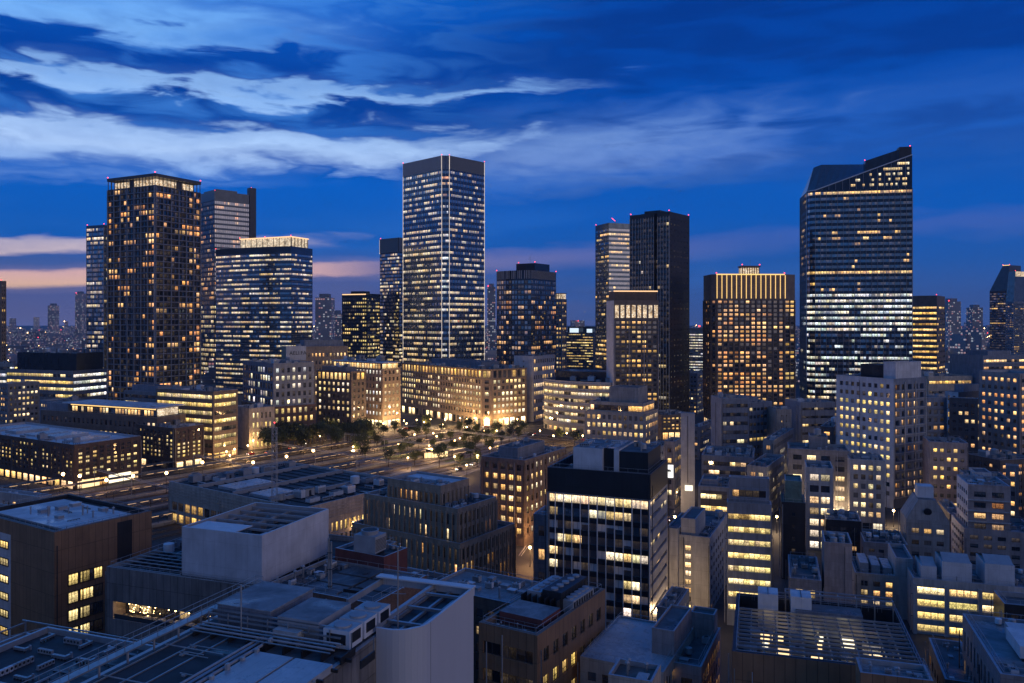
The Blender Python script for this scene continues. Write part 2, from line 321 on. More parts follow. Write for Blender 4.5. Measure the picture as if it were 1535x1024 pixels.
class Bld:
    def __init__(s, name, label, cat, site, group=None, wallmat='concrete', seed=None, near=False):
        s.c, s.yaw, s.W, s.D, s.d = site[:5]; s.H = site[5]
        s.root = empty(name, (s.c[0], s.c[1], 0), -s.yaw); tag(s.root, label, cat, group)
        s.wm = wallmat; s.w = MB(); s.roof = MB(); s.win = []; s.extra = {}
        s.r = random.Random(seed if seed is not None else label); s.near = near; s.plain = False
        s.M = Matrix.Translation((s.c[0], s.c[1], 0)) @ Matrix.Rotation(-s.yaw, 4, 'Z'); s.Mi = s.M.inverted()
        s.hw, s.hd = s.W/2, s.D/2
    def at(s, px, py, z): q = s.Mi @ P(px, py, z); return q.x, q.y
    def part(s, name):
        if name not in s.extra: s.extra[name] = MB()
        return s.extra[name]
    # ---- one face of a building, with real openings
    def facade(s, o, u, L, z0, z1, sp, mat=None):
        b = s.w; n = (u[1], -u[0]); mat = (sp and sp['mat']) or mat or s.wm
        q = lambda a, z, d=0.: (o[0]+u[0]*a-n[0]*d, o[1]+u[1]*a-n[1]*d, z)
        def quad(a0, a1, za, zb, m=mat, d=0.):
            if a1-a0 > 1e-4 and zb-za > 1e-4: b.face([q(a0, za, d), q(a1, za, d), q(a1, zb, d), q(a0, zb, d)], m, [(a0, za), (a1, za), (a1, zb), (a0, zb)])
        if sp is None or L < 1.: quad(0, L, z0, z1); return
        nf = sp['n']; zb = z0+sp['gf']; zt = z1-sp['top']; fh = (zt-zb)/nf; mg = min(sp['mg'], L*.2); rec = sp['rec']; r = s.r
        if sp['gfs'] and sp['gf'] > 0: s.facade(o, u, L, z0, zb, sp['gfs'], mat)
        elif sp['gf'] > 0: quad(0, L, z0, zb)
        if sp['top'] > 0: quad(0, L, zt, z1)
        Li = L-2*mg; nbay = max(1, round(Li/sp['bay'])); bw = Li/nbay
        quad(0, mg, zb, zt); quad(L-mg, L, zb, zt)
        cont = sp['st'] in ('ribbon', 'curtain')
        for f in range(nf):
            za = zb+f*fh; ws = za+sp['sh']*fh; wt = ws+sp['wh']*fh; fr = (f+.5)/nf
            spm = sp.get('spm') or mat
            quad(mg, L-mg, za, ws, spm); quad(mg, L-mg, wt, za+fh, spm)
            p0 = sp['lit'](fr) if callable(sp['lit']) else sp['lit']; pal = sp['pal'](fr) if callable(sp['pal']) else sp['pal']
            p = max(0., min(1., p0*(1+sp['flv']*r.uniform(-1, 1)))); on = r.random() < p; cc = room_light(r, pal, sp['k'])
            cells = []
            for i in range(nbay):
                pp = p*sp['zone']((i+.5)/nbay, fr) if sp['zone'] else p
                if r.random() > sp['run']: on = r.random() < pp; cc = room_light(r, pal, sp['k'])
                elif sp['zone'] and pp <= .02: on = False
                vv = r.choice((.45, .7, .9, 1., 1., 1.1, 1.25)); cells.append((cc[0]*vv, cc[1]*vv*r.uniform(.92, 1.06), cc[2]*vv*r.uniform(.8, 1.25), r.random()) if on else dark_room(r))
            if cont:
                quad_d = rec
                for (sa, sb_, zz, up) in ((mg, L-mg, ws, 1), (mg, L-mg, wt, 0)):
                    A, B, Cc, D = q(sa, zz, 0), q(sb_, zz, 0), q(sb_, zz, rec), q(sa, zz, rec)
                    b.face([A, B, Cc, D] if up else [D, Cc, B, A], spm)
                b.face([q(mg, ws, 0), q(mg, ws, rec), q(mg, wt, rec), q(mg, wt, 0)], mat); b.face([q(L-mg, ws, rec), q(L-mg, ws, 0), q(L-mg, wt, 0), q(L-mg, wt, rec)], mat)
                k = sp['pane'] or 1
                fs = [([q(mg+i*bw, ws, rec), q(mg+(i+1)*bw, ws, rec), q(mg+(i+1)*bw, wt, rec), q(mg+i*bw, wt, rec)], [(i*k, 0), (i*k+k, 0), (i*k+k, 1), (i*k, 1)], cells[i]) for i in range(nbay)]
                s.win.append(dict(kind=sp['st'], fs=fs, n=n, p=q(L/2, (ws+wt)/2), area=Li*(wt-ws), glass=sp['glass']))
            else:
                for i in range(nbay):
                    a0 = mg+i*bw+bw*(1-sp['ww'])/2; a1 = a0+bw*sp['ww']
                    quad(mg+i*bw, a0, ws, wt); quad(a1, mg+(i+1)*bw, ws, wt)
                    b.face([q(a0, ws, 0), q(a1, ws, 0), q(a1, ws, rec), q(a0, ws, rec)], mat); b.face([q(a0, wt, rec), q(a1, wt, rec), q(a1, wt, 0), q(a0, wt, 0)], mat)
                    b.face([q(a0, ws, 0), q(a0, ws, rec), q(a0, wt, rec), q(a0, wt, 0)], mat); b.face([q(a1, ws, rec), q(a1, ws, 0), q(a1, wt, 0), q(a1, wt, rec)], mat)
                    k = sp['pane'] or max(1, round((a1-a0)/1.1))
                    s.win.append(dict(kind='punch', a=q((a0+a1)/2, ws, rec), w=a1-a0, h=wt-ws, u=u, n=n, p=q((a0+a1)/2, ws), area=(a1-a0)*(wt-ws), lit=cells[i], pane=k, glass=sp['glass']))
            if sp['ledge']: b.obox(o, u, n, 0.002, L-.002, .002, sp['ledge'], za-.12, za+.13, sp['ledgemat'] or mat)
        if sp['fin']:
            kf = max(1, round(L/sp['fin'])); ft = zt if sp['fintop'] is None else z1-sp['fintop']
            for i in range(kf+1):
                a = L*i/kf; a = min(max(a, sp['finw']/2+.01), L-sp['finw']/2-.01)
                b.obox(o, u, n, a-sp['finw']/2, a+sp['finw']/2, .004, sp['find'], zb+.01, ft-.01, sp['finmat'] or mat)
    # ---- a storey stack on any outline (counter-clockwise)
    def prism(s, pts, z0, z1, specs, ph=1.0, pt=.35, roofmat='roof dark', mat=None, capmat=None):
        N = len(pts); mat = mat or s.wm
        for i in range(N):
            a, c = pts[i], pts[(i+1) % N]; L = hypot(c[0]-a[0], c[1]-a[1])
            if L < 1e-3: continue
            u = ((c[0]-a[0])/L, (c[1]-a[1])/L)
            s.facade(a, u, L, z0, z1, specs[i] if isinstance(specs, (list, tuple)) else specs, mat)
        ins = inset(pts, pt); rm = capmat or 'coping'
        for i in range(N):
            j = (i+1) % N; A, B, a, c = pts[i], pts[j], ins[i], ins[j]
            s.roof.face([(*A, z1), (*B, z1), (*c, z1), (*a, z1)], rm)
            if ph > 0: s.roof.face([(*a, z1), (*c, z1), (*c, z1-ph), (*a, z1-ph)], rm)
        s.roof.face([(*q, z1-ph) for q in ins], roofmat)
        return z1-ph
    def rect(s, x0, y0, x1, y1, z0, z1, F=None, R=None, L=None, B=None, **k):
        return s.prism([(x0, y0), (x1, y0), (x1, y1), (x0, y1)], z0, z1, [F, R, B, L], **k)
    def body(s, z1=None, z0=0., F=None, R=None, L=None, B=None, **k):
        return s.rect(-s.hw, -s.hd, s.hw, s.hd, z0, z1 or s.H, F, R, L, B, **k)
    def f(s, a): return -s.hw+s.W*a        # fractions of the footprint
    def g(s, a): return -s.hd+s.D*a
    def house(s, a0, b0, a1, b1, z0, h, mat=None, name='penthouse', roofmat='roof dark', ph=.4):
        """a plant room on the roof, footprint in fractions of the building's"""
        mb = s.part(name); x0, y0, x1, y1 = s.f(a0), s.g(b0), s.f(a1), s.g(b1); mat = mat or s.wm
        q = [(x0, y0), (x1, y0), (x1, y1), (x0, y1)]; ins = inset(q, .25); z1 = z0+h
        for i in range(4):
            A, B, a, c = q[i], q[(i+1) % 4], ins[i], ins[(i+1) % 4]
            mb.face([(*A, z0), (*B, z0), (*B, z1), (*A, z1)], mat); mb.face([(*A, z1), (*B, z1), (*c, z1), (*a, z1)], 'coping')
            mb.face([(*a, z1), (*c, z1), (*c, z1-ph), (*a, z1-ph)], mat)
        mb.face([(*p, z1-ph) for p in ins], roofmat); return z1-ph
    def child(s, key, x, y, z, rz=0., sc=1.):
        o = gear(key, s.r); o.location = (x, y, z); o.rotation_euler = (0, 0, rz)
        o.scale = sc if isinstance(sc, tuple) else (sc, sc, sc); o.parent = s.root; return o
    def clutter(s, x0, y0, x1, y1, z, n, kinds=('air_conditioner', 'air_conditioner', 'duct', 'vent_pipe', 'condenser_row', 'roof_hatch'), avoid=()):
        """roof machines set out on a loose grid, never overlapping"""
        w, d = x1-x0, y1-y0; n = round(n*1.9)
        if w < 2 or d < 2: return
        nx = max(1, round(math.sqrt(n*w/d))); ny = max(1, math.ceil(n/nx)); r = s.r
        for i in range(nx):
            for j in range(ny):
                if r.random() < .1: continue
                x = x0+(i+.5+r.uniform(-.18, .18))*w/nx; y = y0+(j+.5+r.uniform(-.18, .18))*d/ny
                if any(a <= x <= c and b <= y <= e for a, b, c, e in avoid): continue
                k = r.choice(kinds); fit = min(w/nx, d/ny)/GEAR_SIZE[k]
                if fit < .35: continue
                sc = min(1.3, fit*.95)*r.uniform(.8, 1.05)
                s.child(k, x, y, z, r.choice((0, pi/2)), sc)
    def rail(s, pts, z, h=1.1, mat='steel', name='railing', closed=True, step=2.):
        mb = s.part(name); N = len(pts)
        for i in range(N if closed else N-1):
            a, c = Vector(pts[i]), Vector(pts[(i+1) % N]); L = (c-a).length; k = max(1, round(L/step))
            for t in (h, h*.55): mb.tube((*a, z+t), (*c, z+t), .035, mat, 4)
            for q in range(k): p = a+(c-a)*q/k; mb.tube((*p, z), (*p, z+h), .03, mat, 4)
    def dress(s):
        """edge rail and a ladder-like pipe frame for the roofs that show best"""
        e = .55; z = s.H-.9
        s.rail([(-s.hw+e, -s.hd+e), (s.hw-e, -s.hd+e), (s.hw-e, s.hd-e), (-s.hw+e, s.hd-e)], z, 1.75, 'coping', 'edge_rail', step=2.4)
    def warn(s, pts):
        for p in pts: s.child('warning_light', *p)
    # ---- windows become parts; beyond a hundred, one mass
    def fittings(s):
        """downpipes, risers and small wall units on the faces of buildings near enough to show them"""
        r = s.r; H = s.H
        for o, u, L in (((-s.hw, -s.hd), (1, 0), s.W), ((s.hw, -s.hd), (0, 1), s.D), ((-s.hw, s.hd), (0, -1), s.D)):
            n = (u[1], -u[0])
            for k in range(r.randrange(1, 4)):
                mb = MB(); a = r.choice((.25, L-.35, L*r.uniform(.1, .9))); mb.obox(o, u, n, a, a+.14, .42, .56, .5, H-r.uniform(.4, 3), r.choice(('steel', 'grey paint', 'dark metal')))
                mb.obox(o, u, n, a+.03, a+.11, .003, .42, H*.3, H*.3+.1, 'dark metal'); mb.obox(o, u, n, a+.03, a+.11, .003, .42, H*.7, H*.7+.1, 'dark metal'); mb.build('downpipe', s.root)
    def finish(s):
        if s.d < 420 and not s.plain and 'tower' not in s.root.name and 'pylon' not in s.root.name and len(s.win) > 4:
            s.fittings()
            if s.r.random() < .75: s.dress()
        s.w.build('wall', s.root); s.roof.build('roof', s.root)
        for k, mb in s.extra.items(): mb.build(k, s.root)
        eye = Vector((0, 0, EYE))
        def score(w):
            p = s.M @ Vector(w['p']); n = s.M.to_3x3() @ Vector((*w['n'], 0)); v = eye-p
            px = HX+FOC*p.x/max(p.y, 1)
            return max(0., n.dot(v.normalized()))*w['area']/v.length_squared*(1 if -40 < px < 1575 else .05)*(1 if p.z > 4 else .5)
        for w in s.win: w['s'] = score(w)
        s.win.sort(key=lambda w: -w['s']); rest = MB()
        for i, w in enumerate(s.win):
            if w['s'] <= 0: pass
            if i < 100 and w['s'] > 0:
                if w['kind'] == 'punch':
                    o = bpy.data.objects.new('window', window_mesh(w)); col.objects.link(o); o.parent = s.root
                    o.location = w['a']; o.rotation_euler = (0, 0, atan2(w['u'][1], w['u'][0]))
                    if s.near:
                        fo = bpy.data.objects.new('window_frame', frame_mesh(w, s.near if isinstance(s.near, str) else 'dark frame')); col.objects.link(fo); fo.parent = o
                else:
                    mb = MB()
                    for pts, uv, lit in w['fs']: mb.face(pts, w['glass'], uv, lit)
                    mb.build('ribbon_window' if w['kind'] == 'ribbon' else 'glass_storey', s.root)
            elif w['kind'] == 'punch':
                u, n = w['u'], w['n']; x, y, z = w['a']; h = w['w']/2; k = w['pane']
                rest.face([(x-u[0]*h, y-u[1]*h, z), (x+u[0]*h, y+u[1]*h, z), (x+u[0]*h, y+u[1]*h, z+w['h']), (x-u[0]*h, y-u[1]*h, z+w['h'])], w['glass'], [(0, 0), (k, 0), (k, 1), (0, 1)], w['lit'])
            else:
                for pts, uv, lit in w['fs']: rest.face(pts, w['glass'], uv, lit)
        rest.build('glazing', s.root, 'stuff')
        return s
def inset(pts, t):
    N = len(pts); out = []
    for i in range(N):
        p, a, c = Vector(pts[i]), Vector(pts[i-1]), Vector(pts[(i+1) % N])
        e1, e2 = (p-a).normalized(), (c-p).normalized()
        n1, n2 = Vector((-e1.y, e1.x)), Vector((-e2.y, e2.x)); m = n1+n2
        m = m/max(.15, m.dot(n1)) if m.length > 1e-6 else n1
        q = p+m*t; out.append((q.x, q.y))
    return out
def arc(p, q, bulge, k):
    """points from p to q bowing outward (to the right of travel) by bulge"""
    p, q = Vector(p), Vector(q); d = q-p; n = Vector((d.y, -d.x)).normalized()
    return [tuple(p+d*(i/k)+n*bulge*(1-(2*i/k-1)**2)) for i in range(k+1)]
def window_mesh(w):
    c = w['lit']; key = (round(w['w'], 2), round(w['h'], 2), w['pane'], w['glass'], tuple(round(x*5) for x in c[:3]), int(c[3]*4))
    if key not in WIN_POOL:
        mb = MB(); h = w['w']/2; k = w['pane']
        mb.face([(-h, 0, 0), (h, 0, 0), (h, 0, w['h']), (-h, 0, w['h'])], w['glass'], [(0, 0), (k, 0), (k, 1), (0, 1)], c)
        WIN_POOL[key] = mb.mesh('window')
    return WIN_POOL[key]
def frame_mesh(w, mat):
    key = ('frame', round(w['w'], 2), round(w['h'], 2), w['pane'], mat)
    if key not in WIN_POOL:
        mb = MB(); h = w['w']/2; H = w['h']; t = .06
        mb.box(-h, -.09, 0, h, -.01, t, mat); mb.box(-h, -.09, H-t, h, -.01, H, mat)
        for k in range(w['pane']+1):
            x = -h+w['w']*k/w['pane']; x = min(max(x, -h+t/2), h-t/2)
            mb.box(x-t/2, -.09, t, x+t/2, -.01, H-t, mat)
        mb.box(-h, -.09, H*.36, h, -.012, H*.36+.045, mat)
        WIN_POOL[key] = mb.mesh('window_frame')
    return WIN_POOL[key]
# ------------------------------------------------------------------ roof machines, one mesh per kind and variant
GEAR = {}
GEAR_SIZE = dict(air_conditioner=3.2, duct=6., vent_pipe=1.4, condenser_row=6.4, roof_hatch=2., water_tank=3.4, stair_house=5., antenna=2., warning_light=1., cooling_tower=5., cable_tray=7., pipe_run=7., screen_frame=6.2)
def gear(key, r):
    v = r.randrange(3)
    if (key, v) not in GEAR:
        mb = MB(); q = random.Random(key+str(v)); m = ('machine', 'grey paint', 'white paint')[v]
        if key == 'air_conditioner':
            w, d, h = (2.6, 1.6, 1.9), (2.2, 2.2, 1.5), (3., 1.4, 2.2); w, d, h = (w, d, h)[v]
            mb.box(-w/2, -d/2, .25, w/2, d/2, h, m)
            for x in (-w/2+.1, w/2-.25): mb.box(x, -d/2+.05, 0, x+.15, d/2-.05, .25, 'dark metal')
            for k in range(2 if w > 2.3 else 1):
                cx = (k-.5)*w/2 if w > 2.3 else 0; mb.tube((cx, 0, h), (cx, 0, h+.18), min(d, w/2)*.42, 'grey paint', 12); mb.tube((cx, 0, h+.181), (cx, 0, h+.2), min(d, w/2)*.36, 'fan dark', 12)
            for k in range(6): mb.box(-w/2+.15, -d/2-.03, .45+k*.22, w/2-.15, -d/2-.004, .53+k*.22, 'dark metal')
        elif key == 'condenser_row':
            for k in range(5):
                x = -2.6+k*1.2; mb.box(x, -.45, .15, x+1., .45, 1.55+.1*(v == 1), m); mb.tube((x+.5, -.452, .95), (x+.5, -.48, .95), .36, 'fan dark', 10); mb.box(x+.1, -.4, 0, x+.9, .4, .15, 'dark metal')
            mb.tube((-2.8, .7, .3), (3., .7, .3), .08, 'steel', 6)
        elif key == 'duct':
            L = (4.6, 5.2, 4.)[v]; mb.box(-L/2, -.4, .5, L/2, .4, 1.2, 'steel')
            for k in range(5): x = -L/2+L*k/4.4; mb.box(x, -.44, .46, x+.06, .44, 1.24, 'grey paint'); mb.box(x, -.3, 0, x+.08, .3, .46, 'dark metal')
            mb.box(L/2-.8, .4, .5, L/2, 1.6, 1.2, 'steel'); mb.box(L/2-.75, 1.6, .1, L/2-.05, 2., 1.5, m)
        elif key == 'vent_pipe':
            mb.tube((0, 0, 0), (0, 0, 1.1+.3*v), .16, 'steel', 8); mb.tube((0, 0, 1.1+.3*v), (0, 0, 1.35+.3*v), .34, 'grey paint', 8, .12)
        elif key == 'roof_hatch':
            mb.box(-.8, -.6, 0, .8, .6, .5, 'grey paint'); mb.box(-.88, -.68, .5, .88, .68, .6, m)
        elif key == 'water_tank':
            mb.tube((0, 0, .6), (0, 0, 2.6), 1.3, m, 16); mb.tube((0, 0, 2.6), (0, 0, 2.9), 1.3, m, 16, .3)
            for a in range(4): mb.tube((cos(a*pi/2+.7), sin(a*pi/2+.7), 0), (cos(a*pi/2+.7), sin(a*pi/2+.7), .6), .07, 'dark metal', 5)
            mb.tube((1.36, 0, 0), (1.36, 0, 2.8), .05, 'steel', 5)
        elif key == 'stair_house':
            mb.box(-2., -1.5, 0, 2., 1.5, 2.7, ('pale concrete', 'concrete', 'blue grey')[v]); mb.box(-2.2, -1.7, 2.7, 2.2, 1.7, 2.9, 'roof grey'); mb.box(-.5, -1.53, .05, .5, -1.503, 2.1, 'dark metal')
        elif key == 'cooling_tower':
            mb.box(-1.9, -1.5, .4, 1.9, 1.5, 2.9, m); mb.tube((0, 0, 2.9), (0, 0, 3.5), 1.25, 'grey paint', 16, 1.35); mb.tube((0, 0, 3.501), (0, 0, 3.52), 1.1, 'fan dark', 16)
            for k in range(9): mb.box(-1.94, -1.4, .7+k*.2, -1.905, 1.4, .78+k*.2, 'dark metal'); mb.box(1.905, -1.4, .7+k*.2, 1.94, 1.4, .78+k*.2, 'dark metal')
            for a in (-1.6, 1.5): mb.box(a, -1.3, 0, a+.15, 1.3, .4, 'dark metal')
        elif key == 'cable_tray':
            mb.box(-3.2, -.25, .3, 3.2, .25, .42, 'steel')
            for k in range(5): mb.box(-3.+k*1.5, -.2, 0, -2.9+k*1.5, .2, .3, 'dark metal')
            for k in range(3): mb.tube((-3.2, -.15+k*.15, .48), (3.2, -.15+k*.15, .48), .05, 'black', 5)
        elif key == 'screen_frame':
            w, d, h = ((5., 3.2, 2.6), (4.4, 4., 3.), (5.6, 2.8, 2.2))[v]
            for x in (-w/2, w/2-.14):
                for y in (-d/2, d/2-.14): mb.box(x, y, 0, x+.14, y+.14, h, 'steel')
            for k in range(7): z = .5+k*(h-.6)/7; mb.box(-w/2, -d/2-.05, z, w/2, -d/2-.01, z+.2, m); mb.box(w/2+.01, -d/2, z, w/2+.05, d/2, z+.2, m); mb.box(-w/2-.05, -d/2, z, -w/2-.01, d/2, z+.2, m)
            mb.box(-w/2+.5, -d/2+.4, .1, w/2-.5, d/2-.4, h-.5, 'machine'); mb.tube((0, 0, h-.5), (0, 0, h-.3), min(w, d)*.3, 'fan dark', 12)
            for k in range(4): mb.box(-w/2, -d/2+k*(d-.1)/3, h, w/2, -d/2+k*(d-.1)/3+.1, h+.1, 'steel')
        elif key == 'pipe_run':
            for k in range(3):
                y = -.4+k*.4; mb.tube((-3.2, y, .35), (3.1-.3*k, y, .35), .11, ('steel', 'grey paint', 'machine')[(k+v) % 3], 7); mb.tube((3.1-.3*k, y, .35), (3.1-.3*k, y, 1.4), .11, 'steel', 7)
            for k in range(4): mb.box(-2.9+k*1.8, -.6, 0, -2.8+k*1.8, .6, .22, 'dark metal')
        elif key == 'antenna':
            mb.tube((0, 0, 0), (0, 0, 4.5+v), .06, 'steel', 5)
            for k in range(4): mb.tube((-.6+.1*k, 0, 3+.45*k), (.6-.1*k, 0, 3+.45*k), .03, 'steel', 4)
            mb.box(-.3, -.3, 0, .3, .3, .2, 'grey paint')
        elif key == 'warning_light':
            mb.tube((0, 0, 0), (0, 0, .5), .12, 'dark metal', 5); mb.ball((0, 0, .85), .38, 'warning red', 6)
        GEAR[(key, v)] = mb.mesh(key)
    o = bpy.data.objects.new(key, GEAR[(key, v)]); col.objects.link(o); return o
# ------------------------------------------------------------------ footprints read from the photograph
def solve(Cn, u, px):
    k = (px-HX)/FOC; den = u[0]-k*u[1]
    t = (k*Cn[1]-Cn[0])/den if abs(den) > 1e-6 else -1
    return t
def site(xl, xc, xr, yt, d, yaw, mode='R', W=None, D=None, H=None):
    th = RAD(yaw); ur = (sin(th), cos(th)); ul = (-cos(th), sin(th)); uf = (cos(th), -sin(th))
    Cn = (px2x(xc, d), d); H = H or zat(yt, d)
    if mode == 'R':
        W = W or solve(Cn, ul, xl); D = D or solve(Cn, ur, xr)
        cx, cy = Cn[0]+ul[0]*W/2+ur[0]*D/2, Cn[1]+ul[1]*W/2+ur[1]*D/2
    else:
        W = W or solve(Cn, uf, xr); D = D or solve(Cn, ur, xl)
        cx, cy = Cn[0]+uf[0]*W/2+ur[0]*D/2, Cn[1]+uf[1]*W/2+ur[1]*D/2
    if not (2 < W < 160 and 2 < D < 160): print('SITE?', xl, xc, xr, 'W', round(W, 1), 'D', round(D, 1))
    return ((cx, cy), th, min(max(W, 4), 160), min(max(D, 4), 160), d, H)
# ================================================================== towers along the skyline
def roofz(b, z): return z
# slim glass tower at the far left of the cluster
b = Bld('glass_tower', 'slim pale blue glass tower standing left behind the dark grid-framed tower', 'tower', site(130, 156, 176, 337, 690, 24), wallmat='spandrel')
cg = S(st='curtain', n=40, bay=2.2, sh=.22, wh=.62, rec=.08, lit=.22, pal='office', mg=.3, top=2, glass='blue glass', k=.75, fin=6.6, find=.2, finmat='grey paint')
b.body(F=cg, R=dict(cg, lit=.12, glass='dark glass'), L=None); b.warn([(-b.hw+.5, -b.hd+.5, b.H), (b.hw-.5, -b.hd+.5, b.H)]); b.finish()

# dark apartment tower with an open lit crown
b = Bld('apartment_tower', 'dark square tower wrapped in a concrete grid, its open crown lit under a flat roof', 'tower', site(162, 233, 301, 277, 520, 27), wallmat='grey stone')
zb_ = lambda t, f: 2.2 if (t > .84 or t < .1) else .48
rs = S(st='punch', n=43, bay=3.1, ww=.86, wh=.72, sh=.12, rec=.5, lit=.28, pal='orange', mg=.5, top=.4, run=.35, k=.9, ledge=.6, ledgemat='metal panel', fin=6.2, find=.7, finw=.45, finmat='blue grey', zone=zb_, glass='dark glass', mat='dark stone')
b.body(F=rs, R=dict(rs, zone=lambda t, f: 1.8 if t > .78 else .42, lit=.24), ph=.6)
z = b.H
cr = b.part('crown_room')
cr.box(-b.hw+3.2, -b.hd+3.2, z-.5, b.hw-3.2, b.hd-3.2, z+4.6, 'crown warm')
fr = b.part('crown_frame')
for side in range(4):
    L = b.W if side % 2 == 0 else b.D; k = round(L/3.1)
    o = [(-b.hw, -b.hd), (b.hw, -b.hd), (b.hw, b.hd), (-b.hw, b.hd)][side]; u = [(1, 0), (0, 1), (-1, 0), (0, -1)][side]; n = (u[1], -u[0])
    for i in range(k): fr.obox(o, u, n, L*i/k+.05, L*i/k+.4, -.4, -.05, z, z+6, 'dark metal')
    for i in range(max(3, k//3)): fr.obox(o, u, n, 2+ (L-4)*i/max(3, k//3), 2.+(L-4)*(i+.55)/max(3, k//3), -2.19, -2.1, z+.2, z+5.5, 'dark stone') if i % 3 == 2 else None
    fr.obox(o, u, n, 0, L, -.55, .55, z+5.6, z+7.1, 'dark stone')
fr.box(-b.hw-.4, -b.hd-.4, z+7.1, b.hw+.4, b.hd+.4, z+7.5, 'dark metal')
b.warn([(-b.hw, -b.hd, z+7.5), (b.hw, -b.hd, z+7.5), (b.hw, b.hd, z+7.5)]); b.finish()

# dark stepped tower behind it
b = Bld('office_tower', 'dark stepped glass tower with a black slab fin rising behind the grid tower', 'tower', site(297, 322, 374, 286, 980, 45), wallmat='dark spandrel')
cg = S(st='curtain', n=38, bay=2.4, sh=.2, wh=.6, rec=.1, lit=lambda f: .62 if f < .42 else .13, pal=lambda f: 'office' if f < .45 else 'orange', mg=.4, top=11, glass='tower glass', k=.65, run=.4, fin=2.4, find=.25, finw=.2, finmat='dark metal', ledge=.2, ledgemat='blue grey')
b.body(F=cg, R=cg); z = b.H
b.house(.05, .15, .8, .75, z-1, 5, 'dark spandrel')
fz = b.part('fin_slab'); fz.box(b.hw-6, b.hd+.3, 0, b.hw+1, b.hd+9, zat(281, 1010), 'black panel')
b.warn([(b.hw-1, -b.hd+1, z), (b.hw-2, b.hd+4, zat(281, 1010))]); b.child('antenna', b.hw-4, b.hd+6, zat(281, 1010)); b.finish()

# broad glass office with a bowed front and a lit box on top
b = Bld('office_tower', 'broad teal glass office block with bowed front and a glowing box on its roof', 'tower', site(324, 437, 469, 369, 780, 24), wallmat='spandrel')
lf = lambda f: .75 if f > .93 else (.62 if f < .42 else .42)
cg = S(st='curtain', n=30, bay=2.0, sh=.3, wh=.42, rec=.1, lit=lf, pal='office', mg=.05, top=6, glass='blue glass', k=.68, run=.8, flv=.95, ledge=.25, ledgemat='grey paint')
pts = arc((-b.hw, -b.hd), (b.hw, -b.hd), 4.5, 8) + [(b.hw, b.hd), (-b.hw, b.hd)]
b.prism(pts, 0, b.H, [cg]*8+[dict(cg, lit=.5, pal='office', run=.5, mg=.4), None, dict(cg, lit=.2)])
lv = b.part('roof_louvre')
for p, q in zip(pts[:8], pts[1:9]):
    L = hypot(q[0]-p[0], q[1]-p[1]); u = ((q[0]-p[0])/L, (q[1]-p[1])/L)
    for k in range(int(L/1.2)): lv.obox(p, u, (u[1], -u[0]), k*1.2+.2, k*1.2+.55, .01, .3, b.H-6, b.H-.01, 'dark metal')
z = b.H
x0, x1 = b.f(.30), b.f(.97)
cr = b.part('crown_lighting'); cr.box(x0+.6, -b.hd+3.6, z-1, x1-.6, b.hd-3, z+9.2, 'crown pale')
fr = b.part('crown_frame'); fr.box(x0-.3, -b.hd+2.8, z+9.2, x1+.3, b.hd-2.4, z+10.2, 'strip warm')
for k in range(10): xx = x0+(x1-x0-.3)*k/9; fr.box(xx, -b.hd+3., z-1, xx+.28, -b.hd+3.58, z+9.2, 'bronze frame')
for k in range(6): yy = -b.hd+4+(b.D-8)*k/5; fr.box(x1-.58, yy, z-1, x1+.05, yy+.4, z+9.2, 'bronze frame')
b.warn([(x0, -b.hd+3, z+10.2), (x1, -b.hd+3, z+10.2), ((x0+x1)/2, -b.hd+3, z+10.2), (-b.hw, -b.hd, z)]); b.finish()

# lit office in the gap
b = Bld('office_building', 'mid-height office with a yellow-lit stairwell column, between two blue glass towers', 'building', site(513, 551, 570, 440, 880, 22), wallmat='spandrel')
cg = S(st='punch', n=24, bay=2.6, ww=.7, wh=.5, sh=.25, rec=.15, lit=.6, pal='yellow', mg=1, top=4, k=.85, run=.5, zone=lambda t, f: 2 if t > .72 else .75, glass='tower glass')
b.body(F=cg, R=dict(cg, lit=.45)); cr = b.part('crown_lighting'); cr.obox((-b.hw, -b.hd), (1, 0), (0, -1), .5, b.W*.95, .02, .25, b.H-1.4, b.H-.3, 'strip warm'); b.house(.2, .3, .7, .8, b.H-1, 4, 'dark spandrel'); b.finish()

# dark tower with louvred crown, left of the tall central one
b = Bld('office_tower', 'dark blue tower with a louvred crown, tucked left behind the tallest central tower', 'tower', site(570, 599, 632, 356, 900, 40), wallmat='dark spandrel')
cg = S(st='curtain', n=38, bay=2.2, sh=.2, wh=.6, rec=.08, lit=lambda f: .4 if f < .3 else .2, pal='office', mg=.2, top=17, glass='tower glass', k=.65, run=.5, ledge=.16, ledgemat='blue grey')
b.body(F=cg, R=cg); lv = b.part('roof_louvre')
for k in range(int(b.W/1.1)): lv.obox((-b.hw, -b.hd), (1, 0), (0, -1), k*1.1+.1, k*1.1+.55, .01, .5, b.H-16, b.H-.01, 'machine')
for k in range(int(b.D/1.1)): lv.obox((b.hw, -b.hd), (0, 1), (1, 0), k*1.1+.1, k*1.1+.55, .01, .5, b.H-16, b.H-.01, 'machine')
ls = b.part('light_strip'); ls.box(-b.hw-.5, -b.hd-.3, b.H-17, -b.hw-.02, -b.hd+.6, b.H-.6, 'strip white'); b.warn([(-b.hw+.4, -b.hd+.6, b.H)]); b.finish()

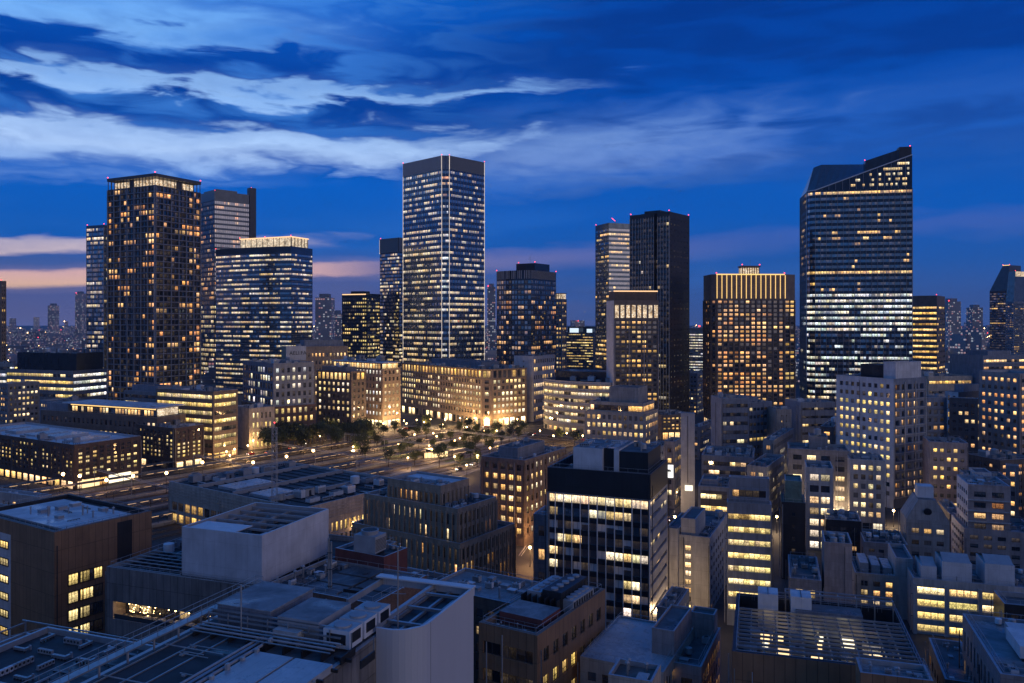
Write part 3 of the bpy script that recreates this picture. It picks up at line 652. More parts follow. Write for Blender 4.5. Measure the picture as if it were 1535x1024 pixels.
# tallest central tower
b = Bld('glass_tower', 'tallest central glass tower with four vertical white light strips and a louvred crown', 'tower', site(601, 668, 731, 232, 760, 44), wallmat='spandrel')
cz = lambda f: .55 if .25 < f < .75 else (.35 if f >= .75 else .4)
cg = S(st='curtain', n=40, bay=1.3, sh=.26, wh=.46, rec=.08, lit=cz, pal='office', mg=.1, top=13, glass='blue glass', k=.62, run=.62, flv=.7, fin=3.5, find=.22, finw=.14, finmat='grey paint')
h, g, ch = b.hw, b.hd, 5.2
pts = [(-h, -g+4), (-h+4, -g), (h-ch, -g), (h, -g+ch), (h, g-4), (h-4, g), (-h+4, g), (-h, g-4)]
sf = [dict(cg, lit=.15), cg, dict(cg, lit=lambda f: .85 if f > .9 else .42, pal=lambda f: 'orange' if f > .88 else 'white'), cg, dict(cg, lit=.2), None, None, None]
b.prism(pts, 0, b.H, sf)
lv = b.part('roof_louvre')
for i in range(5):
    p, q = pts[i], pts[i+1]; L = hypot(q[0]-p[0], q[1]-p[1]); u = ((q[0]-p[0])/L, (q[1]-p[1])/L)
    for k in range(int(L/1.3)): lv.obox(p, u, (u[1], -u[0]), k*1.3+.2, k*1.3+.6, .02, .45, b.H-13, b.H-.01, 'white paint' if i < 2 else 'machine')  # left faces take paler louvres, the brighter side put into the colour
for p, m in ((pts[1], 'strip white'), (pts[2], 'strip white'), (pts[3], 'strip white'), (pts[4], 'strip white')):
    ls = MB(); ls.box(p[0]-.2, p[1]-.2, 22, p[0]+.2, p[1]+.2, b.H-.2, m); ls.build('light_strip', b.root)
b.warn([(*p, b.H) for p in pts[1:5]]); b.finish()

# dark mid-rise right of it
b = Bld('office_tower', 'dark rounded mid-rise tower with a small rooftop box and mast, right of the central tower', 'tower', site(745, 797, 834, 405, 620, 34), wallmat='dark spandrel')
cg = S(st='punch', n=27, bay=2.6, ww=.8, wh=.62, sh=.18, rec=.2, lit=.22, pal='orange', mg=.1, top=7, glass='tower glass', k=.75, run=.55, flv=.8, ledge=.2, ledgemat='blue grey')
pts = arc((-b.hw, -b.hd), (b.hw, -b.hd), 3.2, 6) + [(b.hw, b.hd), (-b.hw, b.hd)]
b.prism(pts, 0, b.H, [cg]*6+[cg, None, None])
lv = b.part('roof_louvre')
for p, q in zip(pts[:7], pts[1:8]):
    L = hypot(q[0]-p[0], q[1]-p[1]); u = ((q[0]-p[0])/L, (q[1]-p[1])/L)
    for k in range(int(L/1.4)): lv.obox(p, u, (u[1], -u[0]), k*1.4+.2, k*1.4+.6, .02, .3, b.H-6.5, b.H-.02, 'machine')
z = b.house(.42, .2, .95, .8, b.H-1, 7, 'dark spandrel'); b.child('antenna', b.f(.6), 0, z, 0, 1.5)
b.warn([(-b.hw, -b.hd, b.H), (b.hw, b.hd, b.H), (b.f(.45), b.g(.25), z+.6), (b.f(.92), b.g(.25), z+.6)]); b.finish()

b = Bld('office_building', 'slim dark building with a small glowing crown, beside the rounded mid-rise tower', 'building', site(829, 843, 850, 448, 720, 30), wallmat='grey stone')
b.body(F=S(n=24, bay=2.6, ww=.55, wh=.5, lit=.55, pal='warm', k=.8, top=2), R=S(n=24, bay=2.4, ww=.5, wh=.5, lit=.5, k=.8, top=2))
cr = b.part('crown_lighting'); cr.box(-b.hw+.6, -b.hd+.6, b.H-1, b.hw-.6, b.hd-.6, b.H+4.5, 'crown warm'); fr = b.part('crown_frame'); fr.box(-b.hw, -b.hd, b.H+4.5, b.hw, b.hd, b.H+5.2, 'bronze frame')
for k in range(6): fr.obox((-b.hw, -b.hd), (1, 0), (0, -1), b.W*k/5.2, b.W*k/5.2+.4, -.5, 0, b.H, b.H+4.5, 'bronze frame')
b.finish()

# glass tower behind the black one
b = Bld('glass_tower', 'grey glass tower with a roof crane, left behind the black ribbed tower', 'tower', site(893, 913, 960, 334, 700, 68), wallmat='spandrel')
cg = S(st='curtain', n=40, bay=2.2, sh=.25, wh=.5, rec=.08, lit=.24, pal='gold', mg=.2, top=4, glass='tower glass', k=.8, run=.7, flv=1., ledge=.1, ledgemat='blue grey')
b.body(F=cg, R=cg); b.child('antenna', 0, 0, b.H-1, 0, 1.2); cn = b.part('roof_crane'); cn.tube((-4, 0, b.H-1), (-4, 0, b.H+4), .3, 'machine', 5); cn.tube((-4, 0, b.H+4), (-7, -2, b.H+7), .2, 'warning red', 5); b.warn([(-b.hw+.5, -b.hd+.5, b.H)]); b.finish()

# black ribbed tower in three stepped blades
b = Bld('office_tower', 'tall black tower of stepped blades with pale vertical ribs and almost no lights', 'tower', site(942, 1004, 1034, 317, 560, 38), wallmat='black panel')
cg = S(st='curtain', n=40, bay=2.2, sh=.2, wh=.6, rec=.12, lit=.05, pal='office', mg=.2, top=3, glass='dark glass', k=.5, run=.3, fin=2.2, find=.5, finw=.28, finmat='machine')
h, g = b.hw, b.hd; W3 = b.W
pts = [(-h, -g+2.5), (-h+W3*.3, -g+2.5), (-h+W3*.3, -g+1), (-h+W3*.62, -g+1), (-h+W3*.62, -g+4), (-h+W3*.72, -g+4), (-h+W3*.72, -g), (h, -g), (h, g), (-h, g)]
b.prism(pts, 0, b.H, [cg, None, cg, None, dict(cg, lit=.12, fin=0), None, cg, S(st='punch', n=40, bay=5, ww=.12, wh=.3, sh=.3, lit=.35, pal='office', k=.35, top=3, glass='dark glass'), None, None])
b.house(.3, .2, .68, .7, b.H-1, 3.5, 'black panel'); b.warn([(-h+.5, -g+3, b.H), (h-.5, -g+.5, b.H), (h-.5, g-.5, b.H)]); b.finish()

# hotel with pale wing wall and lit top floor
b = Bld('hotel_tower', 'brown tower with a pale blank side wall and glowing top windows, before the black tower', 'tower', site(911, 921, 988, 450, 520, 84, W=20), wallmat='brown stone')
cg = S(n=24, bay=3.4, ww=.62, wh=.55, sh=.22, lit=.52, pal='gold', mg=.8, top=13, glass='dark glass', k=.85, run=.35, fin=10, find=.6, finw=.7, finmat='grey stone', spm='dark stone', zone=lambda t, f: 1.5 if .3 < t < .8 else .5)
b.body(F=None, R=cg); b.roof.box(-b.hw-.4, -b.hd-.5, 0, b.hw-.1, -b.hd-.01, b.H-.2, 'white tile')
tw = b.part('crown_lighting')
k = 8
for i in range(k):
    a0 = b.D*(i+.18)/k; a1 = b.D*(i+.82)/k; tw.obox((b.hw, -b.hd), (0, 1), (1, 0), a0, a1, .003, .12, b.H-11.5, b.H-3.2, 'crown warm')
tw.obox((b.hw, -b.hd), (0, 1), (1, 0), .2, b.D-.2, -2.2, -1.6, b.H+5.6, b.H+6.3, 'strip warm')
b.house(.06, .03, .9, .97, b.H-1, 7, 'bronze frame'); b.finish()

# tall brown hotel
b = Bld('hotel_tower', 'large brown hotel tower with gold-lit crown ribs and a small lantern on the roof', 'tower', site(1058, 1068, 1187, 411, 560, 88, W=22), wallmat='brown stone')
h, g = b.hw, b.hd
zz = lambda t, f: .12 if .78 < t < .93 else 1.
cg = S(n=26, bay=4.0, ww=.6, wh=.62, sh=.2, lit=.62, pal='orange', mg=.5, top=18, glass='dark glass', k=.95, run=.25, spm='dark stone', ledge=.25, fin=4., find=.6, finw=.5, finmat='brown stone', zone=zz, gf=12, gfs=S(n=2, bay=4, ww=.8, wh=.7, sh=.1, lit=.8, pal='warm', k=1.1, top=.2))
b.prism([(-h, -g), (h-3, -g), (h, -g+3), (h, g-5), (h-4, g+4), (-h, g+4)], 0, b.H, [dict(cg, lit=.3), dict(cg, lit=.1), cg, dict(cg, lit=.5, pal='gold', bay=5, ww=.8), None, None])
cl = b.part('crown_lighting'); k = 15; L = b.D-8
for i in range(k): a = 3+.3+L*i/(k-1); cl.obox((h, -g), (0, 1), (1, 0), a-.22, a+.22, .61, .72, b.H-17, b.H-.6, 'strip gold')
cl.obox((h, -g), (0, 1), (1, 0), 3, b.D-5, .02, .5, b.H-.5, b.H+.2, 'strip gold')
z = b.H-1; ln = b.part('roof_lantern')
for i in range(8):
    a = b.g(.42)+i*1.7; ln.box(-4, a, z, 4, a+.5, z+6.5, 'bronze frame')
ln.box(-3.6, b.g(.42), z, 3.6, b.g(.42)+12.4, z+6, 'crown warm'); ln.box(-4.4, b.g(.42)-.6, z+6.5, 4.4, b.g(.42)+13, z+7.4, 'bronze frame')
b.child('antenna', 0, b.g(.55), z+7.4); b.warn([(h, -g+3, b.H), (h, g-5, b.H), (4, b.g(.42), z+7.4), (4, b.g(.42)+12.4, z+7.4)]); b.finish()

# slant-topped tower
b = Bld('glass_tower', 'large dark glass tower with a slanted roof edge rising to a black fin', 'tower', site(1206, 1212, 1368, 286, 620, 11, 'L', D=38), wallmat='dark spandrel')
h, g = b.hw, b.hd; zl = b.H; zr = zat(238, b.d+b.W*.0)
pl = lambda f: .95 if f > .975 else (.85 if .63 < f < .655 else (.94 if .38 < f < .555 else (.3 if .28 < f < .38 else (.8 if f < .28 else .09))))
pp = lambda f: 'cool' if .1 < f < .56 else ('gold' if f > .5 else 'office')
cg = S(st='curtain', n=40, bay=2.05, sh=.26, wh=.5, rec=.1, lit=pl, pal=pp, mg=.1, top=.3, glass='tower glass', k=.85, run=.5, flv=.25, fin=4.1, find=.45, finw=.2, finmat='grey paint')
pts = [(-h, -g+6), (-h+1.5, -g+2.2), (-h+5, -g), (h, -g), (h, g), (-h, g)]
b.prism(pts, 0, zl, [dict(cg, fin=0), dict(cg, fin=0), cg, dict(cg, lit=.15), None, dict(cg, lit=.1)], ph=0)
rk = b.part('slanted_crown'); zf = lambda x: zl+(zr-zl)*max(0., (x+h-5)/(2*h-5))
N = 14; xs = [-h+5+(2*h-5)*i/N for i in range(N+1)]
for i in range(N):
    a, c = xs[i], xs[i+1]
    rk.face([(a, -g, zl), (c, -g, zl), (c, -g, zf(c)), (a, -g, zf(a))], 'dark spandrel')
    rk.obox((a, -g), (1, 0), (0, -1), 0, .2, .01, .45, zl, zf(a)+.02, 'grey paint')
    t0, t1 = i/N, (i+1)/N
    zb0, zb1 = zat(248, 655)+(zr-zat(248, 655))*t0, zat(248, 655)+(zr-zat(248, 655))*t1
    ab, cb = a+11*(1-t0), c+11*(1-t1)
    rk.face([(a, -g, zf(a)), (c, -g, zf(c)), (cb, g-2, max(zb1, zf(c)+.4)), (ab, g-2, max(zb0, zf(a)+.4))], 'louvre metal')
    rk.face([(c, g-2, zl), (a, g-2, zl), (ab, g-2, max(zb0, zf(a)+.4)), (cb, g-2, max(zb1, zf(c)+.4))], 'dark spandrel')
rk.face([(-h+5, g-2, zl), (-h+5, -g, zl), (-h+5, -g, zf(xs[0])+.01), (-h+16, g-2, zat(248, 655))], 'dark spandrel')
rk.face([(-h, -g+6, zl), (-h+5, -g, zl+.02), (-h+16, g-2, zat(248, 655)), (-h+10, g-2, zat(252, 655))], 'louvre metal'); rk.face([(-h, g-2, zl), (-h, -g+6, zl), (-h+10, g-2, zat(252, 655))], 'dark spandrel')
rk.face([(h, -g, zl), (h, g-2, zl), (h, g-2, zr+.4), (h, -g, zr)], 'black panel')
ed = b.part('roof_edge_strip')
for i in range(N): ed.tube((xs[i], -g-.3, zf(xs[i])+.15), (xs[i+1], -g-.3, zf(xs[i+1])+.15), .42, 'white paint', 6)
ed.tube((-h, -g+6, zl+.3), (-h+1.5, -g+2.2, zl+.2), .42, 'white paint', 6); ed.tube((-h+1.5, -g+2.2, zl+.2), (xs[0], -g-.3, zf(xs[0])+.15), .42, 'white paint', 6)
ed.tube((-h-.2, -g+6, 30), (-h-.2, -g+6, zl+.3), .3, 'white paint', 6)
rr = random.Random(5)
for row in range(6):
    zz0 = zl+2+row*3.9
    for i in range(40):
        xx = -h+6+(2*h-8)*i/40
        if zf(xx) > zz0+3.4 and rr.random() < (.62 if row in (3, 4) else .3)*(1.2 if i > 24 else .8):
            fl = MB(); fl.face([(xx, -g-.006, zz0), (xx+1.6, -g-.006, zz0), (xx+1.6, -g-.006, zz0+2.1), (xx, -g-.006, zz0+2.1)], 'glass', [(0, 0), (1, 0), (1, 1), (0, 1)], room_light(rr, 'office', .8)); fl.build('crown_window', b.root)
fz = b.part('roof_fin'); z2 = zat(220, 607); ya, yc = -g+1., -g+7.5; zw = zat(224, 608)
fz.face([(h-33, ya, zr-3), (h-9, ya, zw), (h-9, yc, zw), (h-33, yc, zr-3)], 'louvre metal'); fz.face([(h-33, ya, zr-14), (h-9, ya, zr-14), (h-9, ya, zw), (h-33, ya, zr-3)], 'dark spandrel'); fz.face([(h-9, yc, zr-14), (h-33, yc, zr-14), (h-33, yc, zr-3), (h-9, yc, zw)], 'dark spandrel'); fz.face([(h-33, yc, zr-14), (h-33, ya, zr-14), (h-33, ya, zr-3), (h-33, yc, zr-3)], 'dark spandrel')
fz.box(h-8.99, -g+.6, zr-14, h-.2, -g+8, z2, 'black panel'); b.warn([(h-1, -g+2, z2), (h-33, -g+3, zr-3)]); b.finish()

b = Bld('office_building', 'brown block with stacked gold-lit bands, at the foot of the slant-roofed tower', 'building', site(1366, 1405, 1417, 443, 760, 38), wallmat='brown stone')
rb = S(st='ribbon', n=17, bay=3, sh=.3, wh=.4, rec=.3, lit=1, pal='gold', mg=.3, top=9, k=1.05, run=.95, flv=0)
b.body(F=rb, R=dict(rb, lit=.25, run=.5)); b.warn([(-b.hw+.5, -b.hd+.5, b.H), (b.hw-.5, -b.hd+.5, b.H)]); b.finish()

b = Bld('office_building', 'grey office with white-lit storeys and a red beacon, in the gap beside the black tower', 'building', site(1030, 1064, 1078, 492, 760, 20), wallmat='concrete')
b.body(F=S(st='ribbon', n=24, bay=2.4, sh=.3, wh=.42, lit=lambda f: .95 if f > .35 else .4, pal='white', k=.85, top=5, run=.9, flv=.3)); b.child('warning_light', b.f(.55), -b.hd+1, b.H, 0, 2.2); b.finish()

# right-hand edge tower
b = Bld('office_tower', 'twin-shouldered dark tower with sloping glass tops, cut by the right edge', 'tower', site(1484, 1511, 1532, 436, 980, 60), wallmat='dark spandrel')
cg = S(st='curtain', n=36, bay=2.4, sh=.25, wh=.5, rec=.1, lit=.14, pal='gold', mg=.2, top=2, glass='tower glass', k=.7, run=.5, ledge=.15, ledgemat='blue grey')
b.body(F=cg, R=cg, ph=0); h, g, z = b.hw, b.hd, b.H; z2 = zat(398, 990)
sc = b.part('sloping_top'); q = [(-h, -g), (h, -g), (h, g), (-h, g)]; t = [(h-9, -g+6), (h-1, -g+6), (h-1, g), (h-9, g)]
for i in range(4): sc.face([(*q[i], z), (*q[(i+1) % 4], z), (*t[(i+1) % 4], z2), (*t[i], z2)], 'louvre metal')
sc.face([(*p, z2) for p in t], 'roof black'); ls = b.part('light_strip'); ls.tube((*t[0], z2), (*t[1], z2), .4, 'strip gold', 5); ls.tube((*t[0], z2+.1), (*t[3], z2+.1), .4, 'strip gold', 5)
b.warn([(*t[1], z2), (*t[0], z2)]); b.finish()
b = Bld('office_tower', 'pale-ribbed shoulder tower standing before the twin-shouldered one at the right edge', 'tower', site(1508, 1520, 1580, 452, 940, 66), wallmat='blue grey')
b.body(F=dict(cg, fin=2.4, find=.5, finmat='grey paint'), R=dict(cg, fin=2.4, find=.5, finmat='grey paint'), ph=0); h, g, z = b.hw, b.hd, b.H; z2 = zat(408, 960)
sc = b.part('sloping_top'); q = [(-h, -g), (h, -g), (h, g), (-h, g)]; t = [(h-10, -g+6), (h-2, -g+6), (h-2, g), (h-10, g)]
for i in range(4): sc.face([(*q[i], z), (*q[(i+1) % 4], z), (*t[(i+1) % 4], z2), (*t[i], z2)], 'spandrel')
sc.face([(*p, z2) for p in t], 'roof black'); cr = b.part('crown_lighting'); cr.obox(t[1], (0, 1), (1, 0), 0, 18, .1, .6, z2-6, z2-.2, 'crown warm'); b.warn([(*t[1], z2)]); b.finish()
b = Bld('office_building', 'dark brown tower cut by the left edge with a few lit windows near its base', 'building', site(-30, 2, 10, 421, 700, 30), wallmat='brown stone')
b.body(F=S(n=30, bay=3, lit=.1, top=3), R=S(n=30, bay=2, lit=lambda f: .7 if f < .35 else .12, pal='gold', top=3)); b.warn([(b.hw-.5, -b.hd+.5, b.H)]); b.finish()
# ================================================================== middle distance
pn = lambda n, **k: S(**{**dict(n=n, bay=2.6, ww=.58, wh=.46, sh=.27, rec=.25, lit=.62, pal='warm', mg=.8, top=1.4, run=.4), **k})
OFFK = ('screen_frame', 'stair_house', 'water_tank', 'screen_frame', 'air_conditioner', 'condenser_row', 'duct', 'vent_pipe', 'stair_house', 'cooling_tower', 'roof_hatch', 'pipe_run', 'cable_tray', 'condenser_row')
b = Bld('office_building', 'low broad office with bright ribbon windows under a dark flat-topped plant storey', 'building', site(10, 110, 161, 556, 560, 20), wallmat='grey stone')
rb = S(st='ribbon', n=8, bay=2.4, sh=.3, wh=.45, rec=.35, lit=.85, pal='yellow', mg=.4, top=1.4, k=1.05, run=.85, flv=.5)
b.body(F=rb, R=dict(rb, lit=.6, pal='white')); z = b.house(.1, .12, .99, .9, b.H-1, zat(530, 560)-b.H+1, 'dark spandrel'); b.clutter(b.f(.2), b.g(.2), b.f(.9), b.g(.8), z, 6, OFFK); b.finish()
b = Bld('office_building', 'small white-lit office wing at the left edge, beside the broad ribbon-window office', 'building', site(-40, 22, 48, 545, 600, 20), wallmat='concrete')
b.body(F=dict(rb, pal='white', lit=.8), R=rb); b.clutter(b.f(.1), b.g(.1), b.f(.9), b.g(.9), b.H-1, 5, OFFK); b.finish()
b = Bld('office_building', 'brown office with broad yellow-lit ribbon windows, before the dark grid tower', 'building', site(234, 320, 357, 587, 430, 27), wallmat='brown stone')
rb2 = S(st='ribbon', n=7, bay=1.8, sh=.28, wh=.5, rec=.4, lit=.9, pal='yellow', mg=1., top=1.2, k=.95, run=.9, flv=.45, gf=5, gfs=S(n=1, bay=4, ww=.8, wh=.7, sh=.05, lit=.9, pal='warm', k=1.5, top=.6))
b.body(F=rb2, R=rb2); b.clutter(b.f(.1), b.g(.1), b.f(.9), b.g(.9), b.H-1, 7, OFFK); b.finish()
b = Bld('office_building', 'dim grey annex with a curved roof plant, left of the yellow-lit brown office', 'building', site(186, 236, 262, 588, 462, 27), wallmat='grey stone')
b.body(F=dict(rb2, lit=.15), R=None); z = b.house(.2, .1, .98, .8, b.H-1, 4.5, 'blue grey'); b.finish()
b = Bld('pavilion', 'long low pavilion with an orange-lit glass top, behind the dark brick corner block', 'pavilion', site(62, 236, 279, 626, 410, 24), wallmat='brown stone')
b.body(F=pn(4, bay=3.4, ww=.5, lit=.35, pal='warm'), R=pn(4, bay=3, lit=.5))
x0, y0, x1, y1 = b.f(.25), b.g(.02), b.f(.99), b.g(.9); z = b.H
gl = b.part('glass_room'); gl.box(x0+1, y0+1, z-1, x1-1, y1-1, z+4.6, 'glass'); gl.box(x0+.5, y0+.8, z+3.6, x1-1.5, y0+.98, z+4.4, 'strip gold'); gl.box(x1-.98, y0+1.5, z+.3, x1-.6, y1-2, z+4, 'crown pale')
rr = random.Random(3)
for k in range(26): a = x0+1.5+(x1-x0-4)*k/26; gl.face([(a, y0+.99, z+.4), (a+1.6, y0+.99, z+.4), (a+1.6, y0+.99, z+3.2), (a, y0+.99, z+3.2)], 'glass', [(0, 0), (2, 0), (2, 1), (0, 1)], room_light(rr, 'warm', 1.3) if rr.random() < .7 else dark_room(rr))
cn = b.part('canopy'); cn.box(x0-2, y0-2.5, z+4.6, x1+1.5, y1+1, z+5.1, 'roof pale'); z2 = b.house(.02, .1, .22, .8, z-1, 5, 'blue grey', 'plant_room'); b.finish()
# dark brick blocks beside the tracks
dk = S(n=7, bay=3.2, ww=.55, wh=.6, sh=.2, rec=.4, lit=lambda f: .62 if f < .75 else .25, pal='yellow', mg=1.2, top=1.6, k=.95, run=.3, gf=5.5, gfs=S(n=1, bay=5.2, ww=.7, wh=.7, sh=.06, lit=.75, pal='warm', k=1.7, top=.8), fin=9.6, find=.35, finw=.7)
b = Bld('brick_building', 'dark brick corner block with yellow windows and pale flat roof, left of the tracks', 'building', site(-60, 112, 212, 667, 353, 31), wallmat='dark brick')
b.body(F=dk, R=dict(dk, lit=lambda f: .5 if f < .9 else .2), roofmat='roof pale'); ls = b.part('skylight')
for k in range(5): ls.box(b.f(.1+.17*k), b.g(.25), b.H-1, b.f(.2+.17*k), b.g(.75), b.H-.1+.5*(k % 2), 'roof sheet')
b.clutter(b.f(.05), b.g(.05), b.f(.95), b.g(.22), b.H-1, 5, OFFK)
cv = b.part('entrance'); cv.obox((b.hw, -b.hd), (0, 1), (1, 0), 3, 12, .1, 3, 4.4, 4.8, 'dark metal'); cv.obox((b.hw, -b.hd), (0, 1), (1, 0), 3.5, 11.5, .02, .2, .3, 4.2, 'shop warm'); cv.obox((b.hw, -b.hd), (0, 1), (1, 0), 16, 27, .02, .2, .3, 4., 'shop pale'); b.finish()
b = Bld('brick_building', 'second dark brick block with arched top windows, right of the corner block by the tracks', 'building', site(200, 262, 306, 642, 400, 31), wallmat='dark brick')
b.body(F=dk, R=dict(dk, lit=lambda f: .8 if f < .6 else .12)); b.clutter(b.f(.1), b.g(.1), b.f(.9), b.g(.9), b.H-1, 6, OFFK); b.finish()
# cluster around the square
st = S(n=8, bay=3.6, ww=.5, wh=.6, sh=.2, rec=.35, lit=.55, pal='white', mg=1, top=2., k=.9, run=.35)
b = Bld('office_building', 'blue-grey office with large square window openings on a brick base, behind the dark trees', 'building', site(362, 409, 474, 545, 490, 50), wallmat='blue grey')
po = S(n=4, bay=3.6, ww=.45, wh=.62, sh=.2, rec=.35, lit=.72, pal='yellow', mg=1, top=.3, k=.95, run=.3, mat='brick')
zm = b.H*.45
b.rect(-b.hw, -b.hd, b.hw, b.hd, 0, zm, po, dict(po, n=4), None, None, ph=.0, mat='brick'); b.rect(-b.hw+.8, -b.hd+.8, b.hw-.8, b.hd-.8, zm, b.H, dict(st, n=5, bay=3.9, ww=.72, wh=.7, sh=.15, lit=.35), dict(st, n=5, lit=.42))
b.clutter(b.f(.08), b.g(.08), b.f(.92), b.g(.92), b.H-1, 9, OFFK); b.finish()
b = Bld('office_building', 'low beige block with tall narrow lit windows, beside the yellow-lit brown office', 'building', site(352, 374, 412, 612, 462, 48), wallmat='beige')
b.body(F=None, R=S(n=4, bay=2.6, ww=.4, wh=.6, sh=.2, lit=.7, pal='yellow', mg=1.4, top=1.8, run=.3)); b.clutter(b.f(.1), b.g(.1), b.f(.9), b.g(.9), b.H-1, 4, OFFK); b.finish()
b = Bld('office_building', 'tan office with a lettered white sign wall, before the broad teal tower', 'building', site(424, 431, 522, 520, 640, 62, W=22), wallmat='tan stone')
b.body(F=None, R=S(n=8, bay=3., ww=.42, wh=.45, sh=.3, lit=.55, pal='warm', mg=1, top=4, run=.4)); sg = b.part('sign_wall'); sg.obox((b.hw, -b.hd), (0, 1), (1, 0), -1, b.D*.30, .02, .8, b.H-11, b.H+.6, 'white tile')
tx = bpy.data.curves.new('lettering', 'FONT'); tx.body = 'AELI.FA'; tx.size = 4.2; tx.extrude = .1; tx.materials.append(MATS['black']); tmp = bpy.data.objects.new('tmp', tx)
to = bpy.data.objects.new('lettering', bpy.data.meshes.new_from_object(tmp)); bpy.data.objects.remove(tmp); col.objects.link(to); to.parent = b.root
to.matrix_local = Matrix.Translation((b.hw+.93, -b.hd+1.5, b.H-6.4)) @ Matrix.Rotation(pi/2, 4, 'Z') @ Matrix.Rotation(pi/2, 4, 'X')
z = b.house(.1, .3, .8, .95, b.H-1, 6, 'blue grey'); b.clutter(b.f(.1), b.g(.1), b.f(.9), b.g(.28), b.H-1, 3, OFFK); b.finish()
ar = S(n=1, bay=4.1, ww=.66, wh=.8, sh=.1, rec=.4, lit=1, pal='gold', mg=.8, top=.5, k=1.15, run=.3)
def arched(b, z0, z1, o, u, L, n, nb_):
    pass
sq = S(n=7, bay=3.6, ww=.46, wh=.55, sh=.22, rec=.35, lit=.82, pal='office', mg=1, top=.2, k=1., run=.35, gf=5.5, gfs=S(n=1, bay=3.6, ww=.5, wh=.6, sh=.1, lit=.7, pal='warm', k=1.2, top=.5))
b = Bld('brick_building', 'brown stone corner building with glowing arched windows along its top floor, left of the square', 'building', site(475, 527, 549, 557, 530, 33), wallmat='brown stone')
b.rect(-b.hw, -b.hd, b.hw, b.hd, 0, b.H-6.4, dict(sq, bay=4.1), dict(sq, bay=4.1, lit=.35), ph=0); b.rect(-b.hw, -b.hd, b.hw, b.hd, b.H-6.4, b.H, ar, dict(ar, lit=.8)); z = b.house(.12, .1, .8, .8, b.H-1, 3.5, 'grey stone'); b.clutter(b.f(.15), b.g(.15), b.f(.78), b.g(.78), z, 5, OFFK); b.finish()
b = Bld('office_building', 'beige stone office with lit glass top, at the left corner of the square', 'building', site(496, 574, 601, 553, 555, 40), wallmat='tan stone')
shop = S(n=1, bay=4.2, ww=.8, wh=.75, sh=.05, lit=.95, pal='office', k=3., top=.8, run=.2)
b.body(F=dict(sq, lit=.8, pal='white', gf=7.5, gfs=shop), R=dict(sq, ww=.5, lit=.82, gf=7.5, gfs=shop))
gl = b.part('glass_room'); gl.box(b.f(.04), b.g(.06), b.H-1, b.f(.97), b.g(.9), b.H+3.6, 'glass')
rr = random.Random(8)
for k in range(18): a = b.W*(.05+.9*k/18); gl.face([(-b.hw+a, b.g(.06)-.01, b.H-.6), (-b.hw+a+2.2, b.g(.06)-.01, b.H-.6), (-b.hw+a+2.2, b.g(.06)-.01, b.H+3.3), (-b.hw+a, b.g(.06)-.01, b.H+3.3)], 'glass', [(0, 0), (2, 0), (2, 1), (0, 1)], room_light(rr, 'warm', .9))
for k in range(10): a = -b.hd+b.D*(.08+.8*k/10); gl.face([(b.f(.97)+.01, a, b.H-.6), (b.f(.97)+.01, a+2, b.H-.6), (b.f(.97)+.01, a+2, b.H+3.3), (b.f(.97)+.01, a, b.H+3.3)], 'glass', [(0, 0), (2, 0), (2, 1), (0, 1)], room_light(rr, 'warm', 1.1))
cn = b.part('canopy'); cn.box(b.f(.02), b.g(.02), b.H+3.6, b.f(1.01), b.g(.95), b.H+4.2, 'roof pale'); b.clutter(b.f(.1), b.g(.1), b.f(.9), b.g(.9), b.H+4.2, 6, OFFK); b.finish()
b = Bld('stone_building', 'long eight-storey stone building facing the square, rows of yellow windows under an arched top floor', 'building', site(602, 729, 790, 554, 560, 52), wallmat='tan stone')
shop = S(n=1, bay=5.2, ww=.7, wh=.78, sh=.04, lit=.95, pal='office', k=3.2, top=.9, run=.15)
lng = dict(sq, n=6, bay=3.6, ww=.58, wh=.6, lit=.92, k=1.15, gf=7.5, gfs=shop)
h, g = b.hw, b.hd; pts = [(-h, -g), (h-5, -g), (h, -g+5), (h, g), (-h, g)]
zz = lambda t, f: 1.0 if (t < .16 or t > .62 or f < .3) else .55
b.prism(pts, 0, b.H-6.8, [dict(lng, zone=zz), dict(lng, lit=.4), dict(lng, lit=.95, pal='office'), None, None], ph=0)
b.prism(pts, b.H-6.8, b.H, [dict(ar, bay=4.4, rec=.8), dict(ar, bay=3.4, ww=.8), dict(ar, bay=4.4, lit=.5), None, None], capmat='tan stone')
co = b.part('cornice')
for i in (0, 1, 2):
    p, q = pts[i], pts[i+1]; L = hypot(q[0]-p[0], q[1]-p[1]); u = ((q[0]-p[0])/L, (q[1]-p[1])/L)
    co.obox(p, u, (u[1], -u[0]), .01, L-.01, .01, .7, b.H-.5, b.H-.05, 'tan stone'); co.obox(p, u, (u[1], -u[0]), .02, L-.02, .01, .4, b.H-7.2, b.H-6.7, 'tan stone')
b.house(.22, .35, .8, .8, b.H-1, 5, 'blue grey'); b.clutter(b.f(.05), b.g(.05), b.f(.95), b.g(.32), b.H-1, 9, OFFK); b.clutter(b.f(.83), b.g(.35), b.f(.98), b.g(.95), b.H-1, 5, OFFK); b.finish()
b = Bld('office_building', 'white slab wall with a column of tiny openings, right of the long stone building', 'building', site(771, 800, 832, 534, 590, 30), wallmat='white tile')
b.body(F=S(n=12, bay=9, ww=.1, wh=.35, sh=.3, lit=.2, mg=3, top=2, zone=lambda t, f: 1), R=S(n=8, bay=3.4, ww=.6, wh=.5, lit=.6, pal='warm', top=1)); b.clutter(b.f(.1), b.g(.1), b.f(.9), b.g(.9), b.H-1, 4, OFFK); b.finish()
